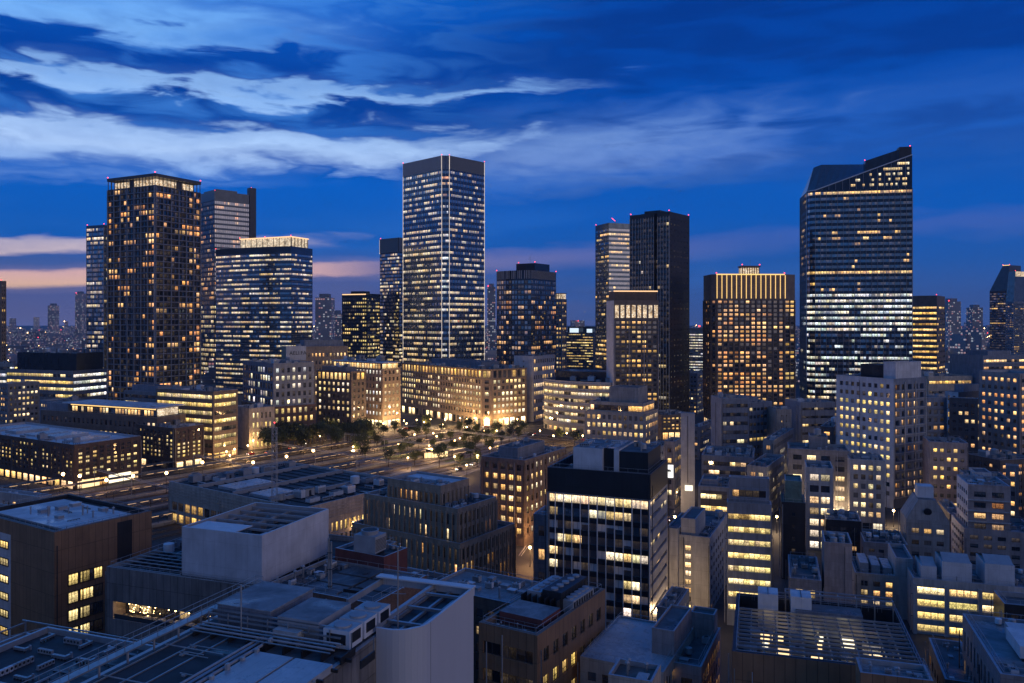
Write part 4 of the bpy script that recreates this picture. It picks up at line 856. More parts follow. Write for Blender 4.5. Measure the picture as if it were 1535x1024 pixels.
# curved office
b = Bld('curved_office', 'curved six-storey office with sweeping lit ribbon windows, at the right of the square', 'building', site(804, 930, 962, 574, 520, 24), wallmat='pale concrete')
h, g = b.hw, b.hd
pts = arc((-h, -g+14), (h-6, -g), 7, 10) + arc((h-6, -g), (h, g), 3, 4)[1:] + [(-h, g)]
rv = S(st='ribbon', n=6, bay=1.9, sh=.34, wh=.44, rec=.7, lit=.82, pal='office', mg=.02, top=1.6, k=.95, run=.86, flv=.4, gf=5, gfs=S(n=1, bay=4, ww=.75, wh=.7, sh=.05, lit=.8, pal='warm', k=1.5, top=.8))
b.prism(pts, 0, b.H, [rv]*10+[dict(rv, lit=.5)]*4+[None, None]); fh = (b.H-1.6-5)/6
for f in range(7):
    co = MB()
    for p, q in zip(pts[:10], pts[1:11]):
        L = hypot(q[0]-p[0], q[1]-p[1]); u = ((q[0]-p[0])/L, (q[1]-p[1])/L); co.obox(p, u, (u[1], -u[0]), .003, L-.003, .01, .9, 5+f*fh-.1, 5+f*fh+.25, 'pale concrete')
    co.build('floor_ledge', b.root)
b.house(.12, .35, .95, .9, b.H-1, 6.5, 'dark spandrel'); b.clutter(b.f(.3), b.g(.1), b.f(.9), b.g(.34), b.H-1, 5, OFFK); b.finish()
b = Bld('office_building', 'stepped beige office with a plain rooftop block, before the curved office', 'building', site(877, 968, 987, 620, 432, 26), wallmat='beige')
o1 = S(n=4, bay=3., ww=.55, wh=.55, sh=.22, lit=.78, pal='warm', mg=.8, top=.8, run=.35, gf=6, k=1.)
b.body(F=o1, R=dict(o1, lit=.9), z1=b.H); b.rect(b.f(.06), b.g(.08), b.f(.95), b.g(.95), b.H-1, b.H+5.2, S(st='ribbon', n=1, bay=2, sh=.25, wh=.5, lit=1, pal='warm', k=1.1, top=.3), S(st='ribbon', n=1, bay=2, sh=.25, wh=.5, lit=.8, k=1.1, top=.3))
b.house(.36, .2, .84, .9, b.H+4.2, 9, 'concrete'); b.clutter(b.f(.08), b.g(.1), b.f(.33), b.g(.9), b.H+4.2, 4, OFFK); b.finish()

# ---- right-hand middle distance
pn = lambda n, **k: S(**{**dict(n=n, bay=2.6, ww=.58, wh=.46, sh=.27, rec=.25, lit=.62, pal='warm', mg=.8, top=1.4, run=.4), **k})
b = Bld('office_building', 'grey office with one brightly lit wing, at the foot of the brown hotel tower', 'building', site(1082, 1122, 1158, 604, 390, 62, W=26), wallmat='blue grey')
b.body(F=None, R=pn(9, bay=2.4, ww=.75, wh=.42, lit=.62, pal='yellow', zone=lambda t, f: 1.5 if t > .52 else .35, run=.8)); z = b.house(.1, .2, .8, .75, b.H-1, 3, 'blue grey'); b.clutter(b.f(.1), b.g(.05), b.f(.9), b.g(.95), b.H-1, 6, OFFK); b.finish()
b = Bld('office_building', 'grey office face with ribbon windows, left wing below the brown hotel tower', 'building', site(1076, 1082, 1124, 597, 372, 84, W=14), wallmat='blue grey')
b.body(F=None, R=pn(9, st='ribbon', bay=1.8, wh=.42, lit=.3, pal='office', run=.6)); b.clutter(b.f(.1), b.g(.1), b.f(.9), b.g(.9), b.H-1, 4, OFFK); b.finish()
b = Bld('office_building', 'narrow pale slab with tiny dark openings, between two grey offices under the hotel tower', 'building', site(1160, 1165, 1187, 614, 385, 84, W=16), wallmat='beige')
b.body(F=None, R=pn(11, bay=2.7, ww=.22, wh=.3, lit=.2, mg=1.4)); b.clutter(b.f(.1), b.g(.1), b.f(.9), b.g(.9), b.H-1, 2, OFFK); b.finish()
b = Bld('office_building', 'dark blue office with thin window rows, left of the white-faced apartment block', 'building', site(1193, 1201, 1252, 603, 400, 84, W=18), wallmat='blue grey')
b.body(F=None, R=pn(8, st='ribbon', bay=1.6, wh=.3, sh=.35, lit=.3, pal='office', zone=lambda t, f: 1 if t < .72 else 0)); b.clutter(b.f(.1), b.g(.1), b.f(.9), b.g(.9), b.H-1, 5, OFFK); b.finish()
b = Bld('apartment_building', 'tall white-faced apartment block with rows of lit windows and a dark balcony side', 'building', site(1254, 1340, 1388, 568, 318, 60), wallmat='white tile')
w1 = pn(13, bay=2.6, ww=.55, wh=.48, sh=.25, lit=lambda f: .35 if (f > .85 or f < .2) else .92, pal='yellow', mg=1.2, k=.95, run=.2, flv=.2, gf=4)
bal = pn(13, bay=3.8, ww=.62, wh=.6, sh=.1, rec=1.3, lit=.45, pal='orange', mg=.6, run=.25, ledge=.35, ledgemat='pale concrete', mat='blue grey', gf=4, fin=7.6, find=.4, finw=.4, finmat='pale concrete')
b.body(F=w1, R=bal); z = b.house(.3, .25, .9, .75, b.H-1, 6, 'dark spandrel'); b.house(.78, .1, .98, .9, b.H-1, 7.5, 'white tile', 'stair_room')
b.clutter(b.f(.05), b.g(.05), b.f(.28), b.g(.95), b.H-1, 6, OFFK); rl = b.part('balcony_railing')
b.child('antenna', b.f(.85), b.g(.5), b.H+6); b.finish()
b = Bld('apartment_building', 'dark apartment block with one pale ribbed side, right of the white-faced block', 'building', site(1417, 1437, 1486, 588, 380, 62), wallmat='blue grey')
b.body(F=pn(10, bay=2.4, ww=.5, wh=.6, lit=.15, mat='white tile'), R=pn(10, bay=3.6, ww=.6, wh=.4, lit=.38, pal='yellow', mat='dark stone', run=.2)); b.house(.2, .2, .9, .7, b.H-1, 4.2, 'blue grey'); b.clutter(b.f(.1), b.g(.72), b.f(.9), b.g(.97), b.H-1, 3, OFFK); b.finish()
b = Bld('apartment_building', 'brown tiled block with a regular grid of windows, half of them lit orange', 'building', site(1389, 1394, 1452, 662, 305, 18, 'L', D=15), wallmat='pink beige')
b.body(F=pn(8, bay=2.4, ww=.55, wh=.42, lit=.5, pal='gold', run=.1)); b.clutter(b.f(.1), b.g(.1), b.f(.9), b.g(.9), b.H-1, 6, OFFK); b.finish()
b = Bld('apartment_building', 'small dark block with narrow balconies, between the white-faced block and the dark ribbed one', 'building', site(1380, 1386, 1420, 596, 360, 82, W=14), wallmat='blue grey')
b.body(F=None, R=pn(11, bay=2.8, ww=.6, wh=.5, lit=.3, ledge=.6, ledgemat='grey stone')); b.clutter(b.f(.1), b.g(.1), b.f(.9), b.g(.9), b.H-1, 4, OFFK); b.finish()
b = Bld('office_building', 'low cream building with sparse rows of warm lights, under the gold-banded block', 'building', site(1384, 1392, 1458, 564, 560, 80, W=30), wallmat='beige')
b.body(F=None, R=pn(5, st='ribbon', bay=2.6, sh=.4, wh=.3, lit=.5, pal='gold', k=.9)); b.clutter(b.f(.1), b.g(.1), b.f(.9), b.g(.9), b.H-1, 5, OFFK); b.finish()
b = Bld('office_building', 'long layered grey office with banded floors, below the towers at the right edge', 'building', site(1466, 1474, 1560, 533, 560, 76, W=30), wallmat='blue grey')
b.body(F=None, R=pn(10, st='ribbon', bay=2.2, sh=.3, wh=.36, lit=.4, pal='warm', ledge=.5, ledgemat='grey stone', run=.6)); z = b.house(.2, .2, .8, .6, b.H-1, 4, 'blue grey'); b.clutter(b.f(.1), b.g(.62), b.f(.9), b.g(.97), b.H-1, 5, OFFK); b.finish()
b = Bld('apartment_building', 'pale apartment block with white-lit storeys at the right edge, below the layered grey office', 'building', site(1483, 1488, 1530, 622, 400, 18, 'L', D=16), wallmat='concrete')
b.body(F=pn(8, bay=2.8, ww=.62, wh=.42, lit=.66, pal='office', run=.4)); b.clutter(b.f(.1), b.g(.1), b.f(.9), b.g(.9), b.H-1, 5, OFFK); b.finish()
b = Bld('apartment_building', 'brick-pink tower cut by the right edge, with a ladder of small lit windows', 'building', site(1522, 1529, 1575, 560, 350, 70, W=20), wallmat='pink beige')
b.body(F=pn(14, bay=3, ww=.5, lit=.5, pal='orange'), R=pn(14, bay=3, lit=.45, pal='orange')); b.finish()
b = Bld('office_building', 'dark low block with a glazed pale roof box, behind the brown gridded block', 'building', site(1448, 1453, 1516, 716, 282, 18, 'L', D=16), wallmat='blue grey')
b.body(F=pn(6, bay=2.8, ww=.6, wh=.42, lit=.5, pal='warm')); b.house(.2, .2, .6, .8, b.H-1, 2.6, 'roof sheet' if False else 'white tile'); b.clutter(b.f(.1), b.g(.62), b.f(.9), b.g(.97), b.H-1, 3, OFFK); b.finish()
b = Bld('apartment_building', 'orange-lit brown block squeezed in at the right edge, above the pale corner block', 'building', site(1490, 1500, 1560, 690, 310, 74, W=16), wallmat='brown stone')
b.body(F=pn(7, lit=.5), R=pn(7, lit=.5, pal='orange')); b.clutter(b.f(.1), b.g(.1), b.f(.9), b.g(.9), b.H-1, 4, OFFK); b.finish()
# the brick trio
b = Bld('apartment_building', 'dark grey stepped block with a rooftop lantern room, below the dark blue office', 'building', site(1176, 1182, 1274, 672, 300, 18, 'L', D=16), wallmat='grey stone')
b.body(F=pn(7, bay=4.4, ww=.62, wh=.5, lit=.6, pal='office', zone=lambda t, f: .3 if f > .7 and (t < .3 or t > .7) else 1, run=.2), roofmat='roof dark'); z = b.house(.36, .2, .66, .9, b.H-1, 5.4, 'grey stone'); b.child('water_tank', 0, b.g(.5), z); b.clutter(b.f(.1), b.g(.03), b.f(.9), b.g(.33), b.H-1, 3, OFFK); b.clutter(b.f(.1), b.g(.69), b.f(.9), b.g(.97), b.H-1, 3, OFFK); b.finish()
b = Bld('apartment_building', 'pale block of paired windows above a bright shop row, left of the brown block', 'building', site(1268, 1274, 1327, 688, 285, 18, 'L', D=15), wallmat='pale concrete')
b.body(F=pn(6, bay=2.5, ww=.6, wh=.55, lit=lambda f: .85 if f > .6 or f < .2 else .3, pal='office', gf=4.5, gfs=S(n=1, bay=3, ww=.85, wh=.75, sh=.05, lit=1, pal='white', k=1.7, top=.4))); b.clutter(b.f(.1), b.g(.1), b.f(.9), b.g(.9), b.H-1, 5, OFFK); b.finish()
b = Bld('office_building', 'bright white-lit office with glazed storeys, beside the green-roofed dark block', 'building', site(1204, 1209, 1250, 700, 262, 18, 'L', D=14), wallmat='pale concrete')
b.body(F=pn(7, bay=4, ww=.8, wh=.6, sh=.18, lit=.92, pal='office', k=1.25)); b.clutter(b.f(.1), b.g(.1), b.f(.9), b.g(.9), b.H-1, 4, OFFK); b.finish()
b = Bld('office_building', 'narrow black block with a green roof, left of the bright glazed office', 'building', site(1168, 1172, 1208, 752, 232, 18, 'L', D=12), wallmat='black panel')
b.body(F=pn(6, bay=4, ww=.2, wh=.3, lit=.3), roofmat='roof green', capmat='roof green'); b.house(.15, .1, .85, .9, b.H-1, 7, 'roof green', roofmat='roof green'); b.finish()
# low offices by the white pylon
b = Bld('pylon', 'tall plain white slab pylon with a lit sign window near its foot', 'pylon', site(1021, 1042, 1047, 620, 300, 12, D=4), wallmat='metal panel')
b.body(); b.w.obox((-b.hw, -b.hd), (1, 0), (0, -1), b.W*.48, b.W*.52, .003, .12, 14, b.H-1, 'dark metal'); ls = b.part('sign_panel'); ls.obox((-b.hw, -b.hd), (1, 0), (0, -1), b.W*.3, b.W*.85, .02, .2, zat(736, 300), zat(728, 300), 'shop pale'); b.finish()
b = Bld('office_building', 'grey office with deep recessed terraces, right of the white pylon', 'building', site(1041, 1047, 1094, 728, 262, 18, 'L', D=18), wallmat='blue grey')
b.body(F=pn(5, st='ribbon', bay=1.8, sh=.3, wh=.42, lit=.75, pal='yellow', run=.85, spm='dark stone')); z = b.house(.1, .1, .6, .5, b.H-1, 3, 'blue grey'); b.clutter(b.f(.08), b.g(.05), b.f(.95), b.g(.95), b.H-1, 14, OFFK); b.finish()
b = Bld('office_building', 'blue-grey office with golden ribbon floors and raised top, right of the terraced office', 'building', site(1090, 1149, 1167, 722, 222, 15), wallmat='blue grey')
rb3 = pn(8, st='ribbon', bay=1.3, sh=.26, wh=.44, rec=.35, lit=.95, pal='yellow', run=.9, mg=.3, k=1.05, flv=.2, gf=3, top=1.8)
b.body(F=rb3, R=pn(8, bay=5, ww=.14, wh=.5, lit=.5, mat='metal panel')); b.rect(b.f(.05), b.g(.3), b.f(.95), b.g(.95), b.H-1, b.H+6, pn(1, st='ribbon', bay=1.6, lit=.2, sh=.4, wh=.3), None)
b.clutter(b.f(.05), b.g(.03), b.f(.95), b.g(.28), b.H-1, 6, ('air_conditioner', 'condenser_row', 'vent_pipe')); b.clutter(b.f(.1), b.g(.35), b.f(.9), b.g(.9), b.H+5, 4, OFFK); b.finish()
b = Bld('office_building', 'low dark roofed block cluttered with machines, behind the terraced grey office', 'building', site(1046, 1052, 1130, 682, 330, 18, 'L', D=26), wallmat='blue grey')
b.body(F=pn(5, st='ribbon', bay=2, lit=.3, pal='warm')); b.clutter(b.f(.04), b.g(.04), b.f(.96), b.g(.96), b.H-1, 16, OFFK); b.finish()
b = Bld('office_building', 'low brown building with warm ground-floor lights, at the foot of the black tower', 'building', site(988, 992, 1040, 622, 500, 78, W=26), wallmat='brown stone')
b.body(F=None, R=pn(4, bay=3, lit=.75, pal='gold', k=1.2, gf=6, gfs=S(n=1, bay=4, ww=.8, wh=.8, sh=.05, lit=.9, pal='warm', k=1.6, top=.4))); b.clutter(b.f(.1), b.g(.1), b.f(.9), b.g(.9), b.H-1, 5, OFFK); b.finish()
b = Bld('office_building', 'dim grey building with a glowing side wall, just left of the white pylon', 'building', site(996, 1012, 1022, 662, 318, 24), wallmat='grey stone')
b.body(F=pn(6, lit=.4), R=pn(6, bay=3, lit=.8, pal='gold', k=1.2)); b.clutter(b.f(.1), b.g(.1), b.f(.9), b.g(.9), b.H-1, 4, OFFK)
b.finish()
# ================================================================== near buildings
NK = ('screen_frame', 'stair_house', 'water_tank', 'screen_frame', 'air_conditioner', 'condenser_row', 'duct', 'vent_pipe', 'pipe_run', 'cable_tray', 'cooling_tower', 'roof_hatch', 'condenser_row', 'vent_pipe')
def slab_light(b): pass
# brown panelled hotel block, left
b = Bld('office_building', 'brown panelled block with a white flat roof and few lit windows, at the lower left', 'building', site(-40, 82, 228, 798, 164, 32), wallmat='brown panel', near='bronze frame')
wz = lambda t, f: 1
b.rect(-b.hw, -b.hd, b.hw, b.hd, 0, b.H, None, None, ph=.9, pt=.8, roofmat='roof black', capmat='dark metal')
def win_at(b, side, s0, z, w, h, lit, pane=2, rec=.25):
    """one window set into the face, in a dark surround that stands just proud of the cladding"""
    o, u = {'F': ((-b.hw, -b.hd), (1, 0)), 'R': ((b.hw, -b.hd), (0, 1)), 'L': ((-b.hw, b.hd), (0, -1))}[side]; n = (u[1], -u[0])
    mb = MB()
    for a in ((-.14, 0, -.14, h+.14), (w, w+.14, -.14, h+.14)): mb.obox(o, u, n, s0+a[0], s0+a[1], .003, .12, z+a[2], z+a[3], 'dark frame')
    mb.obox(o, u, n, s0, s0+w, .003, .16, z-.14, z, 'dark frame'); mb.obox(o, u, n, s0, s0+w, .003, .12, z+h, z+h+.14, 'dark frame'); mb.build('window_surround', b.root)
    p = (o[0]+u[0]*(s0+w/2)+n[0]*.03, o[1]+u[1]*(s0+w/2)+n[1]*.03, z)
    b.win.append(dict(kind='punch', a=p, w=w, h=h, u=u, n=n, p=p, area=w*h, lit=lit, pane=pane, glass='glass'))
rr = random.Random(4)
D = b.D
for f in range(7):
    z = b.H-11.8-f*3.75
    for s0, w, on in ((D*.13, 2., f not in (4,)), (D*.13+2.5, 2., f < 6), (D*.27, 2.2, f in (1, 4)), (D*.38, 1.8, f == 0), (D*.84, 1.5, 0)):
        if z > 1 and not (s0 > D*.55 and f > 5): win_at(b, 'R', s0, z, w, 2.3, room_light(rr, 'yellow', 1.05) if on else dark_room(rr), 3 if w < 2.1 else 2)
for f in range(8):
    z = b.H-6.2-f*3.75
    if z > 1: win_at(b, 'F', b.W*.30, z, b.W*.16, 1.5, room_light(rr, 'yellow', 1.1), 5)
sp_ = b.part('spandrel_strip'); sp_.obox((-b.hw, -b.hd), (1, 0), (0, -1), b.W*.27, b.W*.49, .003, .02, 0, b.H-3, 'white tile')
rc = b.part('recess_shade'); rc.obox((b.hw, -b.hd), (0, 1), (1, 0), D*.62, D*.78, .004, .05, 8, b.H-.9, 'black panel')  # flat black panel on the face, painting in the shade of a recess
mb = b.part('roof_membrane'); mb.box(-b.hw+3, -b.hd+3.4, b.H-.88, b.hw-3, b.hd-3, b.H-.45, 'roof pale')
b.rail([(-b.hw+1.2, -b.hd+1.2), (b.hw-1.2, -b.hd+1.2), (b.hw-1.2, b.hd-1.2), (-b.hw+1.2, b.hd-1.2)], b.H-.9, 1.2, 'dark metal')
for k in range(5): b.child('vent_pipe', b.f(.35+.1*k), b.g(.3+.11*k), b.H-.45, 0, .9)
b.clutter(b.f(.3), b.g(.3), b.f(.85), b.g(.85), b.H-.45, 5, ('roof_hatch', 'vent_pipe', 'cable_tray')); b.finish()
b = Bld('office_building', 'low pale-roofed block peeking in at the left edge, above the brown panelled one', 'building', site(-60, 60, 78, 745, 262, 24), wallmat='pale concrete')
b.body(F=pn(3, lit=.2), R=pn(3, lit=.4), roofmat='roof pale'); b.clutter(b.f(.4), b.g(.1), b.f(.95), b.g(.9), b.H-1, 4, NK); b.finish()
b = Bld('office_building', 'low white-walled deck with dark roof machines, at the left edge behind the brown panelled block', 'building', site(-60, 42, 62, 768, 226, 24), wallmat='white tile')
b.body(F=pn(3, lit=.1), R=pn(3, lit=.1)); b.clutter(b.f(.3), b.g(.1), b.f(.95), b.g(.9), b.H-1, 7, NK); b.finish()

# concrete block carrying the white screen box
b = Bld('office_building', 'concrete-boarded block with a recessed lit terrace and a big blank white box on its roof', 'building', site(160, 452, 640, 899, 136, 20, D=34, H=28.6), wallmat='concrete board')
b.W0 = b.W
h, g = b.hw, b.hd
w0 = b.w; z0 = b.H
o, u, n = (-h, -g), (1, 0), (0, -1)
for (za, zb) in ((0, z0-9.6), (z0-6.3, z0)): b.w.face([(-h, -g, za), (h, -g, za), (h, -g, zb), (-h, -g, zb)], 'concrete board', [(-h, za), (h, za), (h, zb), (-h, zb)])
za, zb = z0-9.6, z0-6.3
b.w.face([(-h, -g, za), (-h+1.6, -g, za), (-h+1.6, -g, zb), (-h, -g, zb)], 'concrete board')
b.w.face([(-h+1.6, -g, za), (h, -g, za), (h, -g+3, za), (-h+1.6, -g+3, za)], 'concrete'); b.w.face([(-h+1.6, -g+3, zb), (h, -g+3, zb), (h, -g, zb), (-h+1.6, -g, zb)], 'concrete')
b.w.face([(-h+1.6, -g, za), (-h+1.6, -g+3, za), (-h+1.6, -g+3, zb), (-h+1.6, -g, zb)], 'beige'); b.w.face([(-h+1.6, -g+3, za), (h, -g+3, za), (h, -g+3, zb), (-h+1.6, -g+3, zb)], 'dark stone')
b.facade((h, -g), (0, 1), b.D, 0, z0, pn(7, lit=.2)); b.facade((h, g), (-1, 0), b.W, 0, z0, None); b.facade((-h, g), (0, -1), b.D, 0, z0, pn(7, lit=.15))
tl = b.part('terrace_light')
for k in range(15): x = -h+3.5+k*1.55; tl.ball((x, -g+.5+1.2*(k % 3 == 0), zb-.25), .10+.05*(k % 4 == 0), 'lamp warm', 6)
rr = random.Random(12)
for k in range(26):
    x = -h+4+rr.random()*7; tl.ball((x, -g+1+rr.random()*1.6, za+.8+rr.random()*1.6), .06, 'lamp warm', 5)
ft = b.part('terrace_furniture')
for k in range(12):
    x = -h+8+k*1.7; ft.box(x, -g+1.1, za+.02, x+.9, -g+1.9, za+.72, 'machine' if k % 2 else 'white paint')
tr = b.part('terrace_railing'); tr.obox(o, u, n, 1.7, b.W-.1, -.2, -.14, za+.02, za+.9, 'glass')
lw = b.part('terrace_window')
for k in range(9):
    x = -h+2.5+k*3; lw.face([(x, -g+2.99, za+.6), (x+2.4, -g+2.99, za+.6), (x+2.4, -g+2.99, zb-.5), (x, -g+2.99, zb-.5)], 'glass', [(0, 0), (2, 0), (2, 1), (0, 1)], room_light(rr, 'warm', .5) if k in (0, 1, 4) else dark_room(rr))
pts = [(-h, -g), (h, -g), (h, g), (-h, g)]; ins = inset(pts, .4)
for i in range(4):
    A, B, a, c = pts[i], pts[(i+1) % 4], ins[i], ins[(i+1) % 4]; b.roof.face([(*A, z0), (*B, z0), (*c, z0), (*a, z0)], 'concrete'); b.roof.face([(*a, z0), (*c, z0), (*c, z0-1), (*a, z0-1)], 'concrete')
b.roof.face([(*q, z0-1) for q in ins], 'roof black')
zr = z0-1
# white box: corners from the photograph on this roof
cx, cy = b.at(393, 884, zr+.2); lx, ly = b.at(274, 867, zr+.2); bx0 = lx
bx = b.part('screen_box'); bd = 21.; bh = 8.8; X0, X1, Y0, Y1 = lx, cx, cy, cy+bd
bz = zr+.9
for (p, q) in (((X0, Y0), (X1, Y0)), ((X1, Y0), (X1, Y1)), ((X1, Y1), (X0, Y1)), ((X0, Y1), (X0, Y0))):
    bx.face([(*p, bz), (*q, bz), (*q, bz+bh), (*p, bz+bh)], 'screen white')
q4 = [(X0, Y0), (X1, Y0), (X1, Y1), (X0, Y1)]; i4 = inset(q4, .35)
for i in range(4):
    A, B, a, c = q4[i], q4[(i+1) % 4], i4[i], i4[(i+1) % 4]; bx.face([(*A, bz+bh), (*B, bz+bh), (*c, bz+bh), (*a, bz+bh)], 'white paint'); bx.face([(*a, bz+bh), (*c, bz+bh), (*c, bz+4.6), (*a, bz+4.6)], 'grey paint')
bx.face([(*q, bz+5.6) for q in i4], 'roof black'); bx.face([(*q, bz) for q in q4[::-1]], 'dark metal')
bx.box(X0+.5, Y0+.5, zr, X1-.5, Y1-.5, bz-.02, 'dark metal')
bm = b.part('screen_beam')
for k in range(6): y = Y0+1.4+k*(bd-2.4)/5.2; bm.box(X0+.4, y, bz+bh-.9, X1-.4, y+.25, bz+bh-.5, 'grey paint')
for k in range(3): x = X0+2+k*(X1-X0-4)/2; bm.box(x, Y0+.4, bz+bh-1.3, x+.2, Y1-.4, bz+bh-.92, 'grey paint')
bm.box(X0+.6, Y0+1, bz+bh-.45, X0+(X1-X0)*.62, Y0+6, bz+bh-.3, 'white paint')
b.clutter(X0+1, Y0+7, X1-1, Y1-1, bz+5.6, 7, ('cooling_tower', 'condenser_row', 'pipe_run'))
# pipe racks on the roof around it
pr = b.part('pipe_rack')
for k in range(9):
    y = -g+1.5+k*1.15; pr.tube((-h+1, y, zr+.7+.25*(k % 3)), (X0-.6, y, zr+.7+.25*(k % 3)), .11, ('steel', 'grey paint', 'machine')[k % 3], 6)
for k in range(7):
    x = -h+1.5+k*(X0+h-3)/6; pr.box(x, -g+1, zr, x+.15, -g+11.4, zr+.55, 'dark metal')
for k in range(5): pr.tube((-h+2+k*3.2, -g+12, zr+.6), (-h+2+k*3.2, g-1, zr+.6), .12, 'steel', 6)
b.clutter(-h+1, -g+12, X0-1, g-1, zr, 12, NK); b.clutter(X1+1.5, -g+2, h-1, g-1, zr, 10, NK)
b.rail([(-h+.9, -g+.9), (h-.9, -g+.9), (h-.9, g-.9), (-h+.9, g-.9)], zr, 1.3, 'steel', 'railing')
b.finish()

# warehouse-like hall with long flat roof
b = Bld('market_hall', 'long low hall with a dark sheet roof and lit lower windows, beside the railway tracks', 'hall', site(254, 455, 622, 762, 255, 35), wallmat='beige', near='dark frame')
hs = S(n=2, bay=4., ww=.78, wh=.72, sh=.1, rec=.4, lit=.5, pal='gold', k=.95, mg=1.5, top=6.4, run=.4)
b.body(F=dict(hs, zone=lambda t, f: 1.8 if t < .3 else .35), R=dict(hs, bay=2., ww=.5, lit=.7, zone=lambda t, f: 1.2 if t < .5 or f > .5 else .6), ph=.8, pt=.6, roofmat='roof black', capmat='pale concrete')
for f, z in enumerate((b.H-5.4, b.H-4.3, b.H-3.2, b.H-2.1)):
    b.w.obox((-b.hw, -b.hd), (1, 0), (0, -1), .1, b.W-.1, .003, .16, z, z+.3, 'beige'); b.w.obox((b.hw, -b.hd), (0, 1), (1, 0), .1, b.D-.1, .003, .16, z, z+.3, 'beige')
rd = b.part('roof_ridge')
for k in range(3): x = b.f(.22+.27*k); rd.box(x, -b.hd+1, b.H-.8, x+.7, b.hd-1, b.H+.5, 'grey paint')
sk = b.part('skylight'); sk.box(b.f(.30), b.g(.1), b.H-.8, b.f(.44), b.g(.42), b.H+.15, 'roof sheet'); sk.box(b.f(.56), b.g(.08), b.H-.8, b.f(.7), b.g(.3), b.H+.1, 'roof sheet')
for k in range(11): rd.box(b.f(.03), b.g(.05+.085*k), b.H-.78, b.f(.97), b.g(.05+.085*k)+.25, b.H-.45, 'dark metal')
b.clutter(b.f(.05), b.g(.05), b.f(.2), b.g(.95), b.H-.8, 8, NK); b.clutter(b.f(.74), b.g(.05), b.f(.96), b.g(.95), b.H-.8, 9, NK); b.finish()
# stepped three-tier stone building
fine = dict(bay=1.9, ww=.5, wh=.72, sh=.14, rec=.45, run=.3, mg=.6)
b = Bld('office_building', 'pale stone building stepping up in three flat-roofed tiers, with close vertical piers', 'building', site(528, 690, 772, 815, 208, 34), wallmat='tan stone', near='dark frame')
z1 = b.H; h, g = b.hw, b.hd
pier = S(n=4, lit=.12, pal='warm', top=1.2, fin=1.9, find=.3, finw=.5, finmat='tan stone', **fine)
b.body(F=pier, R=dict(pier, lit=.55, pal='gold', zone=lambda t, f: 1.4 if f < .6 else .4), roofmat='roof black')
x0, y0, x1, y1 = b.f(.06), b.g(.10), b.f(.93), b.g(.80); z2 = z1+8.2
b.rect(x0, y0, x1, y1, z1-1, z2, dict(pier, n=2, lit=.25, pal='office'), dict(pier, n=2, lit=.12), dict(pier, n=2), ph=1, roofmat='roof black')
a0, b0, a1, b1 = b.f(.22), b.g(.22), b.f(.72), b.g(.72); z3 = z2+4.6
b.rect(a0, b0, a1, b1, z2-1, z3, dict(pier, n=1, lit=.1, top=2), dict(pier, n=1, lit=.05, top=2), ph=1.6, roofmat='roof dark')
pv = b.part('roof_membrane'); pv.box(a0+1, b0+(b1-b0)*.55, z3-1.6, a1-1, b1-1, z3-.5, 'roof pale')
b.clutter(a0+1, b0+1, a1-1, b0+(b1-b0)*.5, z3-1.6, 6, NK); b.clutter(x0+1, y0+1, a0-.8, y1-1, z2-1, 6, NK); b.clutter(a1+.8, y0+1, x1-1, y1-1, z2-1, 8, NK); b.clutter(a0, b1+1, a1, y1-.5, z2-1, 3, NK)
b.clutter(x1+.5, -g+1, h-.8, g-1, z1-1, 5, ('vent_pipe', 'roof_hatch')); b.finish()
# grid-faced office by the square
b = Bld('office_building', 'square grid-faced stone office with big yellow windows, at the near edge of the square', 'building', site(722, 787, 849, 690, 265, 30), wallmat='brown stone', near='bronze frame')
gd = S(n=7, bay=3.1, ww=.62, wh=.55, sh=.22, rec=.6, lit=lambda f: 0 if f > .85 else .95, pal='warm', mg=.8, top=1., k=1.05, run=.1, flv=.1, gf=3, fin=3.1, find=.3, finw=.6)
b.body(F=gd, R=dict(gd, lit=.62, pal='office'), roofmat='roof dark'); z = b.house(.28, .12, .72, .75, b.H-1, 4.2, 'grey stone', roofmat='roof dark'); b.clutter(b.f(.33), b.g(.2), b.f(.68), b.g(.7), z, 4, NK)
b.clutter(b.f(.75), b.g(.05), b.f(.97), b.g(.95), b.H-1, 7, NK); b.clutter(b.f(.04), b.g(.1), b.f(.25), b.g(.95), b.H-1, 5, NK); b.finish()
b = Bld('office_building', 'small grey block with two lit windows, squeezed left of the glass-fronted office', 'building', site(800, 824, 840, 772, 222, 20), wallmat='grey stone')
b.body(F=pn(3, bay=2.6, lit=.4), R=None); b.clutter(b.f(.1), b.g(.1), b.f(.9), b.g(.9), b.H-1, 3, NK); b.finish()
# glass-fronted dark office, centre
b = Bld('office_building', 'glass-fronted dark office with white mullions and one bright upper floor, in the centre foreground', 'building', site(821, 975, 1001, 711, 181, 22), wallmat='metal panel', near='pale frame')
lz = lambda f: 1. if f > .9 else 0.
def zc(t, f):
    if f > .9: return 1.2
    if f > .8: return 1.2 if .45 < t < .85 else .1
    if .62 < f < .72: return 1.2 if .05 < t < .3 else .1
    if .5 < f < .6: return 1.2 if t > .6 else .15
    if .3 < f < .5: return 1. if .72 < t < .95 else 0.
    return .08
cw = S(st='ribbon', n=11, bay=1.95, sh=.32, wh=.62, rec=.3, lit=.95, pal='office', mg=.5, top=6., k=1.15, run=.1, flv=0, spm='dark spandrel', fin=2.05, find=.35, finw=.16, finmat='white paint', zone=zc, glass='curtain glass', pane=2, fintop=6.0)
b.body(F=cw, R=dict(cw, zone=lambda t, f: .25 if (f > .5 and t < .6) else .06, spm='metal panel', sh=.5, wh=.34, glass='dark glass', fin=0), roofmat='roof dark', capmat='dark metal', ph=2.2)
tb = b.part('parapet_band'); z = b.H
